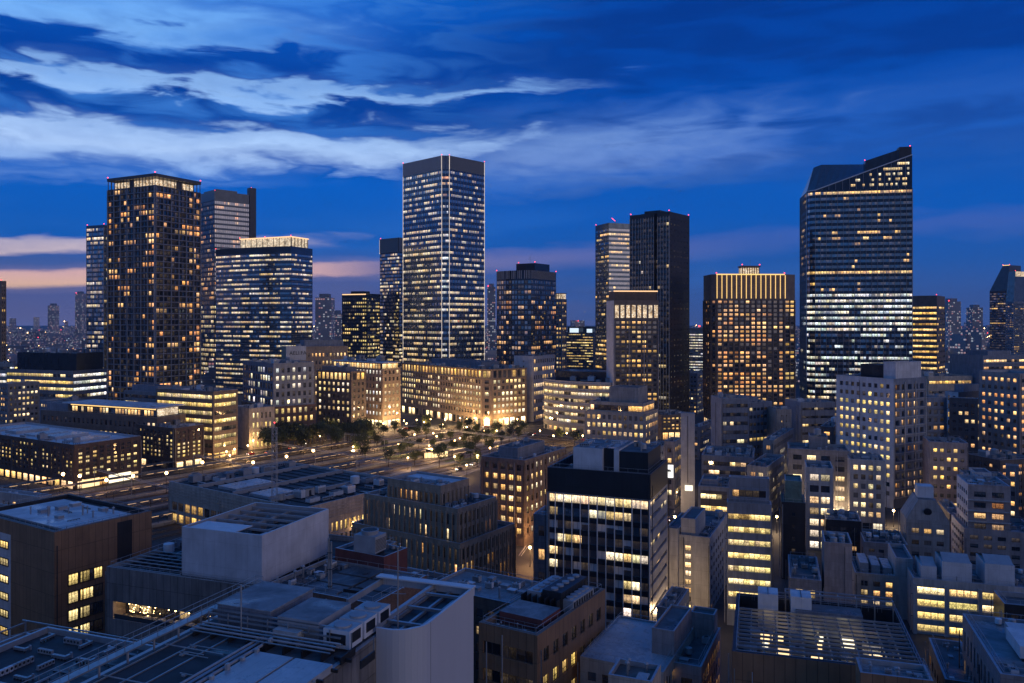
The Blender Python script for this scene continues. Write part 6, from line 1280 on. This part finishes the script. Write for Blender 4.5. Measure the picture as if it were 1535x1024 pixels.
# bottom centre
b = Bld('office_building', 'beige corner building with a pale blue sheet roof, at the bottom centre', 'building', site(870, 995, 1014, 1008, 124, 26, D=20), wallmat='beige', near='bronze frame')
b.body(F=pn(6, lit=.15), R=pn(6, bay=2, ww=.5, wh=.55, lit=.7, pal='gold'), roofmat='roof sheet', ph=.3, pt=.25); b.house(.72, .35, .99, .95, b.H-.3, 4.2, 'pink beige'); b.finish()
b = Bld('office_building', 'small flat-roofed beige stair block, at the bottom edge before the pale blue roof', 'building', site(912, 978, 984, 1022, 112, 22, D=6), wallmat='beige')
b.body(roofmat='roof brown', ph=.7); b.clutter(-b.hw+.6, -b.hd+.6, b.hw-.6, b.hd-.6, b.H-.7, 2, ('vent_pipe', 'roof_hatch')); b.finish()
b = Bld('office_building', 'pinkish block with a high rear parapet, just right of the pale blue roof', 'building', site(1008, 1052, 1074, 1000, 128, 24, D=18), wallmat='pink beige', near='bronze frame')
b.body(F=pn(6, lit=.2), R=pn(6, bay=2, ww=.6, wh=.6, lit=.85, pal='gold'), roofmat='roof dark', ph=1); b.house(.02, .8, .9, .98, b.H-1, 4.4, 'pink beige'); b.clutter(b.f(.1), b.g(.1), b.f(.9), b.g(.75), b.H-1, 4, NK); b.finish()
b = Bld('office_building', 'narrow grey glazed block with lit lower windows, tucked right of the glass-fronted office', 'building', site(992, 1006, 1016, 912, 168, 24, D=14), wallmat='grey stone')
b.body(F=pn(6, lit=.3), R=pn(6, bay=2, ww=.6, lit=.6, pal='white')); b.clutter(-b.hw+.5, -b.hd+.5, b.hw-.5, b.hd-.5, b.H-1, 3, NK); b.finish()
# ================================================================== ground, tracks, square
def flat(name, pts, z, mat, uvs=1., kind='structure'):
    mb = MB(); mb.face([(x, y, z) for x, y in pts], mat); return mb.build(name, None, kind)
plain('asphalt', (.035, .035, .038), .8, 0, .3, .3); plain('ballast', (.04, .034, .03), .9, 0, .35, .8); plain('paving', (.12, .11, .115), .75, 0, .18, .4); plain('grass', (.045, .075, .028), .9, 0, .35, .5); plain('rail steel', (.35, .30, .26), .3, .9, .1, 2); plain('sleeper', (.10, .09, .08), .85); plain('line paint', (.55, .55, .52), .7, 0, .15, 2); plain('kerb stone', (.28, .27, .26), .8)
plain('hill green', (.03, .045, .06), .95, 0, .2, .002); plain('car paint dark', (.03, .032, .04), .25, .3); plain('car paint pale', (.5, .5, .5), .25, .2); plain('car paint red', (.3, .03, .03), .25, .2); plain('tyre', (.015, .015, .015), .8); plain('bark', (.06, .045, .03), .9)
flat('ground', [(-9000, -800), (9000, -800), (9000, 11000), (-9000, 11000)], 0, 'asphalt')
G = lambda px, py: P(px, py, 0)
# rail yard: runs from lower left up to the right, under the brick blocks
ra, rb_ = G(60, 770), G(640, 668); ru = Vector((rb_.x-ra.x, rb_.y-ra.y)).normalized(); rn = Vector((-ru.y, ru.x))
ra2 = Vector((ra.x, ra.y))-ru*120; LR = 480
quadp = lambda a0, a1, n0, n1: [tuple(ra2+ru*a0+rn*n0), tuple(ra2+ru*a1+rn*n0), tuple(ra2+ru*a1+rn*n1), tuple(ra2+ru*a0+rn*n1)]
flat('railway_bed', quadp(0, LR-70, -74, 52), .004, 'ballast')
for k in range(18):
    mb = MB(); o = -70+k*6.6
    for s in (-.75, .75): mb.obox(tuple(ra2+rn*(o+s)), tuple(ru), tuple(rn), 0, LR-70, -.05, .05, .008, .25, 'rail steel')
    for q in range(int((LR-80)/4)): mb.obox(tuple(ra2+rn*o), tuple(ru), tuple(rn), q*4+.2, q*4+.5, -1.3, 1.3, .006, .1, 'sleeper')
    mb.build('railway_track', None, 'structure')
for k, (o, a0, a1) in enumerate(((-57, 70, 300), (-30.5, 90, 385), (-4, 70, 395), (22.5, 60, 390), (42, 100, 260))):  # added platforms whose glowing strips give warm streaks along the tracks
    c0 = ra2+ru*a0+rn*(o+3.3); t = empty('added_platform', (c0.x, c0.y, 0), atan2(ru.y, ru.x)); tag(t, ('nearest', 'second nearest', 'middle', 'second farthest', 'farthest')[k]+' of the long canopied platforms added between the tracks for warm streaks', 'platform'); L = a1-a0
    mb = MB(); mb.box(0, -1.5, .01, L, 1.5, 1., 'concrete'); mb.build('platform_slab', t); mb = MB(); mb.box(4, -2.1, 4.1, L*.8, 2.1, 4.35, 'roof dark', 'roof brown'); mb.build('canopy', t)
    mb = MB()
    for q in range(int(L*.8/9)): mb.tube((6+q*9, 0, 1), (6+q*9, 0, 4.1), .12, 'dark metal', 6)
    mb.build('canopy_posts' if False else 'canopy_frame', t); mb = MB()
    for q in range(int(L*.8/5)):
        if (q*7+k) % 5: mb.box(5+q*5, 1.75, 3.95, 8.2+q*5, 1.95, 4.09, 'strip gold'); mb.box(5+q*5, -1.95, 3.95, 8.2+q*5, -1.75, 4.09, 'strip warm')
    mb.build('streak_lights' if False else 'streak_strips', t)
# the square
sq_ = [G(520, 672), G(560, 648), G(760, 640), G(800, 650), G(790, 672), G(700, 712), G(620, 716), G(540, 700)]
flat('square_paving', [(p.x, p.y) for p in sq_], .008, 'paving')
for pts in (((545, 668), (600, 655), (640, 660), (590, 676)), ((560, 684), (640, 676), (655, 684), (575, 692)), ((650, 668), (700, 660), (720, 668), (660, 676)), ((665, 690), (720, 684), (730, 692), (675, 700)), ((700, 652), (760, 648), (770, 656), (712, 660))):
    flat('lawn', [(G(*p).x, G(*p).y) for p in pts], .012, 'grass')
def road(name, p, q, w, lanes=2):
    a, c = Vector((G(*p).x, G(*p).y)), Vector((G(*q).x, G(*q).y)); u = (c-a).normalized(); n = Vector((u.y, -u.x)); L = (c-a).length
    mb = MB()
    for s in (-1, 1): mb.obox(tuple(a), tuple(u), tuple(n), 0, L, s*(w/2+.25)-.15, s*(w/2+.25)+.15, .01, .14, 'kerb stone')
    mb.build('kerb', None, 'structure')
    mb = MB()
    for k in range(int(L/9)): mb.obox(tuple(a), tuple(u), tuple(n), k*9+1, k*9+5, -.08, .08, .016, .018, 'line paint')
    for s in (-1, 1): mb.obox(tuple(a), tuple(u), tuple(n), 0, L, s*(w/2-.5)-.07, s*(w/2-.5)+.07, .016, .018, 'line paint')
    mb.build('road_markings', None, 'structure')
    return a, u, n, L
ROADS = [road('road', (560, 646), (820, 640), 14), road('road', (340, 690), (560, 650), 12), road('road', (610, 735), (725, 695), 12), road('road', (1010, 940), (1012, 700), 10), road('road', (800, 835), (850, 760), 9), road('road', (735, 646), (960, 668), 11)]
# ------------------------------------------------------------------ trees
def leaf_mat(name, c):
    m, nb, p = new_mat(name)
    n = nb.noise(nb.node('ShaderNodeNewGeometry').outputs['Position'], 1.1, 3)
    nb.put(nb.mix(nb.rng(n, .35, .65), tuple(x*.6 for x in c), tuple(x*1.5 for x in c)), p.inputs['Base Color']); p.inputs['Roughness'].default_value = .7
leaf_mat('leaf', (.05, .07, .022)); leaf_mat('leaf dark', (.03, .045, .018))
def crown_mesh(seed, h, r, mat):
    q = random.Random(seed); mb = MB()
    lobes = [(q.uniform(-.5, .5)*r, q.uniform(-.5, .5)*r, h*q.uniform(.5, .85), r*q.uniform(.45, .7)) for _ in range(8)]
    for _ in range(900):
        lx, ly, lz, lr = q.choice(lobes); d = Vector((q.gauss(0, 1), q.gauss(0, 1), q.gauss(0, .85))).normalized()*lr*q.uniform(.55, 1.05)
        c = Vector((lx, ly, lz))+d; a = Vector((q.gauss(0, 1), q.gauss(0, 1), q.gauss(0, 1))).normalized(); bb = a.orthogonal().normalized(); s = q.uniform(.22, .5)
        mb.face([tuple(c-a*s), tuple(c+bb*s*.6), tuple(c+a*s), tuple(c-bb*s*.6)], mat)
    return mb.mesh('crown')
def trunk_mesh(seed, h):
    q = random.Random(seed); mb = MB(); mb.tube((0, 0, 0), (.1, 0, h*.45), .26, 'bark', 7, .17)
    for k in range(4): a = k*pi/2+q.uniform(-.4, .4); mb.tube((.1, 0, h*(.36+.03*k)), (cos(a)*h*.2, sin(a)*h*.2, h*.68), .12, 'bark', 5, .04)
    return mb.mesh('trunk')
TREES = [(crown_mesh(k, 9+k*.7, 3.6+.35*(k % 3), 'leaf' if k % 2 else 'leaf dark'), trunk_mesh(k, 9+k*.7)) for k in range(5)]
rt = random.Random(77)
def tree(px, py, k, label, group, sc=1.):
    g_ = G(px, py); t = empty('tree', (g_.x, g_.y, 0), rt.uniform(0, 6)); t.scale = (sc, sc, sc*rt.uniform(.9, 1.1)); tag(t, label, 'tree', group)
    for nm, me in zip(('crown', 'trunk'), TREES[k]): o = bpy.data.objects.new(nm, me); col.objects.link(o); o.parent = t
for i in range(36): tree(400+i*4.4+rt.uniform(-3, 3), rt.choice((670, 676, 683))-i*.4, rt.randrange(5), 'dark leafy tree in the dense belt between the tracks and the brick buildings', 'trees in the dark belt by the tracks', 1.25)
for px, py in ((556, 664), (575, 655), (592, 650), (604, 668), (618, 652), (628, 672), (640, 660), (536, 684), (548, 690), (566, 679), (583, 700), (602, 690), (622, 698), (676, 664), (690, 655), (664, 652), (704, 664), (716, 654), (730, 662), (746, 652), (752, 668), (690, 700), (706, 690), (716, 700), (678, 682), (734, 680), (640, 645), (704, 646)):
    tree(px, py, rt.randrange(5), 'leafy tree standing among the lamps of the square', 'trees of the square', rt.uniform(.65, 1.0))
for _ in range(16):
    px = rt.uniform(548, 770); py = rt.uniform(646, 690 if px < 690 else 672); tree(px, py, rt.randrange(5), 'leafy tree standing among the lamps of the square', 'trees of the square', rt.uniform(.6, .95))
tree(659, 701, 3, 'round-crowned tree alone on the open paving, near edge of the square', None, 1.05); tree(541, 681, 2, 'broad dark tree at the left corner of the square, by the railway', None, 1.2)
for px, py in ((770, 652), (778, 662), (786, 648), (840, 662), (862, 668), (884, 664)): tree(px, py, rt.randrange(5), 'tree in front of the curved office, along its lit ground floor', 'trees before the curved office', .9)
# ------------------------------------------------------------------ lamps
def lamp_parts():
    mb = MB(); mb.tube((0, 0, 0), (0, 0, 5.6), .09, 'dark metal', 6, .06); mb.tube((0, 0, 0), (0, 0, .5), .16, 'dark metal', 6); a = mb.mesh('pole')
    mb = MB(); mb.ball((0, 0, 5.95), .45, 'lamp warm', 8); c = mb.mesh('lamp_globe'); return a, c
LP = lamp_parts()
def lamp(px, py, label, group, pw=2600, colr=(1, .58, .22), sc=1.):
    g_ = G(px, py); t = empty('street_lamp', (g_.x, g_.y, 0)); tag(t, label, 'street lamp', group); t.scale = (sc, sc, sc)
    for nm, me in zip(('pole', 'lamp_globe'), LP): o = bpy.data.objects.new(nm, me); col.objects.link(o); o.parent = t
    l = bpy.data.lights.new('lamp_light', 'POINT'); l.energy = pw; l.color = colr; l.shadow_soft_size = .45
    lo_ = bpy.data.objects.new('lamp_light', l); col.objects.link(lo_); lo_.parent = t; lo_.location = (0, 0, 5.0)
for px, py in ((554, 652), (575, 648), (562, 672), (598, 682), (622, 666), (650, 664), (655, 669), (664, 650), (648, 690), (644, 684), (682, 702), (716, 700), (735, 688), (690, 672), (727, 660), (700, 654), (745, 660), (682, 676), (610, 648), (636, 646), (668, 642), (700, 641), (730, 640), (756, 640), (776, 641), (530, 686), (582, 694), (612, 704)):
    lamp(px, py, 'globe street lamp glowing warm among the trees of the square', 'globe lamps of the square', 3600)
for px, py in ((372, 684), (380, 676), (352, 690), (340, 694), (345, 700), (505, 664), (480, 668), (456, 674)): lamp(px, py, 'warm lamp along the street between the yellow-lit offices and the tracks', 'lamps along the station street', 3000)
for px, py in ((330, 742), (250, 740), (304, 722), (200, 745), (160, 752), (430, 712), (470, 702), (380, 722), (120, 745), (95, 742)): lamp(px, py, 'tall track-side lamp standing among the rails', 'lamps of the rail yard', 700, (1, .52, .2), 1.5)
for px, py in ((810, 660), (830, 668), (850, 664), (874, 668), (900, 660)): lamp(px, py, 'lamp before the lit ground floor of the curved office', 'lamps before the curved office', 2400)
for px, py in ((1010, 905), (1012, 850), (1012, 800), (1014, 760), (1006, 948), (1012, 735)): lamp(px, py, 'lamp in the narrow street right of the glass-fronted office', 'lamps of the narrow street', 3600, (1, .66, .34))
for px, py in ((805, 825), (815, 800), (795, 850), (838, 772)): lamp(px, py, 'lamp in the lane between the stepped tiers and the glass-fronted office', 'lamps of the lane', 4200, (1, .5, .18))
for px, py in ((1090, 660), (1062, 655), (1190, 720), (1250, 790), (1310, 790), (1340, 790), (1165, 800), (1120, 705)): lamp(px, py, 'street lamp in the gaps between the right-hand blocks', 'lamps between the right-hand blocks', 4200, (1, .66, .34))
for px, py in ((640, 740), (700, 716), (620, 760), (530, 810)): lamp(px, py, 'lamp on the street between the long hall and the stepped tiers', 'lamps beside the long hall', 2400)
g_ = G(650, 684); t = empty('kiosk', (g_.x, g_.y, 0), .5); tag(t, 'low glowing glass kiosk in the middle of the square', 'kiosk')
mb = MB(); mb.box(-7, -4, 0, 7, 4, 3., 'shop warm'); mb.build('glass_wall', t); mb = MB(); mb.box(-7.6, -4.6, 3, 7.6, 4.6, 3.3, 'roof brown'); mb.build('roof', t)
mb = MB()
for k in range(8): mb.box(-7.1+k*2, -4.1, 0, -6.9+k*2, 4.1, 3, 'dark metal')
mb.build('frame', t)
for px, py in ((560, 645), (585, 643), (606, 642), (625, 641), (646, 640), (668, 639), (690, 638), (712, 638), (733, 637), (752, 638), (770, 640)):
    lamp(px, py, 'bright lamp by the shopfronts at the foot of the stone buildings', 'lamps at the shopfronts', 4500, (1, .64, .28), .9)
# ------------------------------------------------------------------ cars
def car_parts(mat):
    mb = MB(); prof = [(-2.2, .35), (-2.2, .85), (-1.5, .95), (-.9, 1.42), (.8, 1.42), (1.5, .95), (2.2, .8), (2.2, .35)]
    for (x0, z0), (x1, z1) in zip(prof, prof[1:]): mb.face([(x0, -.85, z0), (x0, .85, z0), (x1, .85, z1), (x1, -.85, z1)], 'dark glass' if z0 != z1 and max(z0, z1) > 1.3 else mat)
    mb.face([(x, -.85, z) for x, z in prof[::-1]], mat); mb.face([(x, .85, z) for x, z in prof], mat)
    A = mb.mesh('body'); mb = MB()
    mb.tube((0, -.12, 0), (0, .12, 0), .33, 'tyre', 10); Wm = mb.mesh('wheel')
    mb = MB(); mb.ball((0, 0, 0), .16, 'head', 6); Hd = mb.mesh('headlight'); mb = MB(); mb.ball((0, 0, 0), .13, 'tail', 6); Tl = mb.mesh('taillight')
    return A, Wm, Hd, Tl
CARS = [car_parts(m) for m in ('car paint dark', 'car paint pale', 'car paint red')]
CN = [('dark car', 'dark'), ('pale car', 'pale'), ('red car', 'red')]
WHERE = ['on the street before the long stone building', 'on the station street beside the tracks', 'on the street by the long hall', 'in the narrow street by the white pylon', 'in the lane left of the glass-fronted office', 'on the street before the curved office']
rc_ = random.Random(31)
for ri, (a, u, n, L) in enumerate(ROADS):
    for k in range(max(2, int(L/22))):
        c = rc_.randrange(3); s = rc_.choice((-1, 1)); p = a+u*(rc_.uniform(.05, .95)*L)+n*(s*2.4)
        t = empty('car', (p.x, p.y, .02), atan2(u.y, u.x)+(pi if s < 0 else 0)); tag(t, f'{CN[c][0]} with lights on, {WHERE[ri]}', 'car', f'{CN[c][1]} cars {WHERE[ri]}')
        A, Wm, Hd, Tl = CARS[c]
        for nm, me, pos in (('body', A, [(0, 0, 0)]), ('wheel', Wm, [(1.35, .8, .33), (1.35, -.8, .33), (-1.35, .8, .33), (-1.35, -.8, .33)]), ('headlight', Hd, [(2.16, .6, .68), (2.16, -.6, .68)]), ('taillight', Tl, [(-2.16, .6, .75), (-2.16, -.6, .75)])):
            for q in pos: o = bpy.data.objects.new(nm, me); col.objects.link(o); o.parent = t; o.location = q
# ------------------------------------------------------------------ masts and overhead line posts
def lattice(name, label, x, y, z0, z1, w, cat='mast'):
    t = empty(name, (x, y, z0)); tag(t, label, cat); mb = MB(); H = z1-z0; k = max(4, int(H/w/1.2))
    for sx in (-1, 1):
        for sy in (-1, 1): mb.tube((sx*w/2, sy*w/2, 0), (sx*w/2*.8, sy*w/2*.8, H), .09, 'machine', 4)
    for i in range(k):
        a, c = H*i/k, H*(i+1)/k
        for sx, sy, tx_, ty in ((-1, -1, 1, -1), (1, -1, 1, 1), (1, 1, -1, 1), (-1, 1, -1, -1)): mb.tube((sx*w/2*.9, sy*w/2*.9, a), (tx_*w/2*.9, ty*w/2*.9, c), .05, 'machine', 4); mb.tube((sx*w/2*.9, sy*w/2*.9, c), (tx_*w/2*.9, ty*w/2*.9, c), .05, 'machine', 4)
    mb.build('lattice_frame', t); mb = MB(); mb.tube((0, 0, H), (0, 0, H+1.5), .06, 'steel', 5); mb.ball((0, 0, H+1.6), .22, 'warning red', 6); mb.build('mast_head', t)
q = P(412, 752, 16); lattice('lattice_mast', 'pale lattice mast rising from the roof of the long hall', q.x, q.y, 15.6, zat(641, q.y), 1.6)
t = empty('flue_pipe', (P(495, 903, 27).x, P(495, 903, 27).y, 26.6)); tag(t, 'twin steel flue pipe standing on the low roofs, right of the white box', 'pipe'); mb = MB(); hh = zat(803, P(495, 903, 27).y)-27
mb.tube((-.2, 0, 0), (-.2, 0, hh), .16, 'steel', 8); mb.tube((.22, 0, 0), (.22, 0, hh-.6), .16, 'steel', 8)
for k in range(4): mb.box(-.45, -.2, hh*k/4+.3, .45, .2, hh*k/4+.42, 'dark metal')
mb.build('pipe', t)
for i in range(7):
    a0 = 60+i*48; c0 = ra2+ru*a0
    t = empty('overhead_gantry', (c0.x, c0.y, 0), atan2(rn.y, rn.x)); tag(t, 'steel overhead line gantry spanning the rail yard', 'gantry', 'gantries over the railway')
    for s in (-70, -32, 0, 34): mb = MB(); mb.tube((s, 0, 0), (s, 0, 8.5), .16, 'machine', 6); mb.build('post', t)
    mb = MB(); mb.box(-70, -.12, 7.6, 34, .12, 7.9, 'machine'); mb.box(-70, -.1, 8.4, 34, .1, 8.55, 'machine')
    for k in range(34): mb.tube((-70+k*3, 0, 7.9), (-68.5+k*3, 0, 8.4), .06, 'machine', 4)
    mb.build('beam', t)
# ================================================================== the far city
def city_mat(name):
    m, nb, p = new_mat(name)
    uv = nb.node('ShaderNodeUVMap').outputs[0]; u, v, _ = nb.sep(uv)
    cu, cv = nb.m('FLOOR', nb.m('DIVIDE', u, 3.4)), nb.m('FLOOR', nb.m('DIVIDE', v, 3.4))
    fu, fv = nb.m('FRACT', nb.m('DIVIDE', u, 3.4)), nb.m('FRACT', nb.m('DIVIDE', v, 3.4))
    wn = nb.node('ShaderNodeTexWhiteNoise', noise_dimensions='3D'); nb.put(nb.comb(cu, cv, 0.), wn.inputs['Vector'])
    win = nb.m('MULTIPLY', nb.m('MULTIPLY', nb.m('GREATER_THAN', fu, .28), nb.m('GREATER_THAN', fv, .4)), nb.m('GREATER_THAN', wn.outputs['Value'], .74))
    side = nb.m('LESS_THAN', nb.m('ABSOLUTE', nb.sep(nb.node('ShaderNodeNewGeometry').outputs['Normal'])[2]), .5)
    cc = nb.ramp(nb.sep(wn.outputs['Color'])[0], [(0, (1, .5, .2)), (.5, (1, .75, .45)), (.8, (.8, .9, 1)), (1, (1, .35, .3))])
    nb.put(cc, p.inputs['Emission Color']); nb.put(nb.m('MULTIPLY', nb.m('MULTIPLY', win, side), .30), p.inputs['Emission Strength'])
    n = nb.noise(nb.node('ShaderNodeNewGeometry').outputs['Position'], .01, 3)
    nb.put(nb.mix(nb.rng(n, .35, .65), (.10, .11, .13), (.34, .34, .36)), p.inputs['Base Color']); p.inputs['Roughness'].default_value = .7
    m.cycles.emission_sampling = 'NONE'
city_mat('far city')
rf = random.Random(11); mb = MB(); lights = MB()
for i_ in range(5700):
    if i_ < 5200: d = 950+4200*rf.random()**1.5; a = rf.uniform(-.72, .72)
    else: d = rf.uniform(150, 950); a = rf.choice((-1, 1))*rf.uniform(.80, 1.25)
    x, y = d*a, d
    w, l = rf.uniform(9, 30), rf.uniform(9, 30); h = rf.choice((6, 8, 10, 12, 15, 20, 26))*rf.uniform(.8, 1.3)*(1+.25*(d > 2500))
    if rf.random() < .03: h *= 2.2
    c, s = cos(a*.5+.4), sin(a*.5+.4)
    q = [(x+c*i*w/2-s*j*l/2, y+s*i*w/2+c*j*l/2) for i, j in ((-1, -1), (1, -1), (1, 1), (-1, 1))]; so_ = rf.random()*900
    for i in range(4):
        A, B = q[i], q[(i+1) % 4]; L = w if i % 2 == 0 else l
        mb.face([(*A, 0), (*B, 0), (*B, h), (*A, h)], 'far city', [(so_, 0), (so_+L, 0), (so_+L, h), (so_, h)])
    mb.face([(*p, h) for p in q], 'roof dark')
    if rf.random() < .62:
        r = d*rf.choice((.0002, .00028, .0004, .0005)); lights.ball((x, y-l, h+rf.uniform(-3, 4)), r, rf.choice(('lamp warm', 'lamp warm', 'strip warm', 'sign white', 'strip gold', 'warning red', 'sign blue')), 5)
mb.build('distant_city', None, 'stuff'); lights.build('distant_city_lights', None, 'stuff')
# far towers one can tell apart
FT = [(113, 124, 440, 2300, 'slim far tower alone on the left skyline'), (72, 83, 458, 2300, 'short far tower left of the slim lone one'), (473, 497, 446, 1250, 'blue far tower in the gap right of the broad teal tower'), (498, 512, 470, 1500, 'lower blue far tower beside the yellow-lit stairwell office'), (731, 743, 430, 1500, 'far blue tower showing just right of the tallest tower'), (1422, 1441, 452, 1500, 'far white-lit tower with red beacons on the right skyline'), (1458, 1474, 461, 1700, 'shorter far tower right of the white-lit one')]
for x0, x1, yt, d, lab in FT:
    w = (x1-x0)/FOC*d; X = px2x((x0+x1)/2, d); t = empty('distant_tower', (X, d+w/2, 0)); tag(t, lab+', tiny', 'tower'); z = zat(yt, d); mb = MB(); so_ = rf.random()*500
    q = [(-w/2, -w/2), (w/2, -w/2), (w/2, w/2), (-w/2, w/2)]
    for i in range(4): A, B = q[i], q[(i+1) % 4]; mb.face([(*A, 0), (*B, 0), (*B, z), (*A, z)], 'far city', [(so_, 0), (so_+w, 0), (so_+w, z), (so_, z)])
    mb.face([(*p, z) for p in q], 'roof dark'); mb.box(-w*.3, -w*.3, z, w*.3, w*.3, z+6, 'blue grey'); mb.build('wall', t)
    if x0 in (1422, 113, 731): mb = MB(); mb.ball((-w*.4, -w*.4, z+1.5), 1.1, 'warning red', 5); mb.build('warning_light', t)
# office with two lit roof signs in the gap
b = Bld('office_building', 'dark office carrying two small white lit roof signs, left of the crane tower', 'building', site(846, 890, 905, 498, 900, 22), wallmat='dark stone')
b.body(F=S(st='ribbon', n=20, bay=2.4, sh=.3, wh=.4, lit=.45, pal='yellow', k=.8), R=None); sg = b.part('roof_sign'); sg.obox((-b.hw, -b.hd), (1, 0), (0, -1), b.W*.2, b.W*.5, .02, .4, b.H-.5, b.H+4.4, 'sign blue'); sg.obox((-b.hw, -b.hd), (1, 0), (0, -1), b.W*.78, b.W*.96, .02, .4, b.H-.5, b.H+3.6, 'sign blue'); b.house(.05, .2, .98, .8, b.H-1, 7, 'dark spandrel'); b.finish()
# filler blocks between the named buildings
FB = [(0, 12, 60, 575, 520, 'grey stone'), (60, 110, 150, 604, 470, 'blue grey'), (150, 200, 235, 612, 440, 'grey stone'), (470, 500, 516, 560, 700, 'concrete'), (660, 712, 745, 545, 740, 'grey stone'), (735, 770, 800, 556, 680, 'beige'), (1020, 1046, 1062, 560, 640, 'blue grey'), (1036, 1050, 1078, 640, 430, 'grey stone'), (1120, 1150, 1176, 700, 300, 'blue grey'), (1366, 1400, 1430, 545, 700, 'blue grey'), (1410, 1440, 1468, 520, 780, 'grey stone'), (1440, 1464, 1490, 545, 640, 'dark stone'), (1380, 1404, 1430, 690, 300, 'grey stone'), (1144, 1160, 1190, 660, 340, 'concrete'), (1230, 1250, 1270, 640, 345, 'dark stone'), (1500, 1516, 1545, 660, 350, 'grey stone'), (960, 985, 1010, 672, 350, 'blue grey'), (1100, 1128, 1150, 640, 400, 'concrete'), (846, 872, 896, 690, 320, 'brown stone')]
FL = ['grey block at the left edge, below the white-lit wing', 'blue-grey block behind the glass-topped pavilion', 'grey block left of the yellow-lit brown office', 'concrete block in the gap behind the sign wall', 'grey block at the foot of the tallest tower', 'beige block between the tallest tower and the white slab wall', 'blue-grey block at the foot of the black tower', 'grey block just right of the black tower foot', 'blue-grey block behind the golden ribbon office', 'blue-grey block under the gold-banded block', 'grey block in the far right gap', 'dark block below the far right skyline', 'grey block behind the brown gridded block', 'concrete block left of the stepped dark block', 'dark block left of the white-faced apartments', 'grey block below the right-edge apartments', 'blue-grey block behind the glass-fronted office roof', 'concrete block under the hotel tower base', 'brown block behind the glass-fronted office, beside the grid-faced one']
for (x0, xc, x1, yt, d, m), lab in zip(FB, FL):
    b = Bld('office_building', 'plain '+lab+', partly hidden', 'building', site(x0, xc, x1, yt, d, 30), wallmat=m)
    n_ = max(2, round(b.H/3.8)); b.body(F=pn(n_, lit=.45, pal='warm'), R=pn(n_, lit=.35, pal='office')); b.clutter(b.f(.1), b.g(.1), b.f(.9), b.g(.9), b.H-1, 5, OFFK); b.finish()
# ------------------------------------------------------------------ evening haze: far blocks fade to blue
mb = MB(); mb.box(-9400, -1200, -1, 9400, 11400, 420, 'black'); hz = mb.build('haze', None, 'stuff')
hm = bpy.data.materials.new('haze'); hm.use_nodes = True; hn = NB(hm.node_tree)
for nd in list(hn.n):
    if nd.type != 'OUTPUT_MATERIAL': hn.n.remove(nd)
pv = hn.node('ShaderNodeVolumePrincipled'); pv.inputs['Color'].default_value = (.62, .78, 1, 1); pv.inputs['Density'].default_value = 6e-5; pv.inputs['Anisotropy'].default_value = .2
hn.l.new(pv.outputs[0], hn.n['Material Output'].inputs['Volume']); hz.data.materials.clear(); hz.data.materials.append(hm)
print('OBJECTS', len(bpy.data.objects))
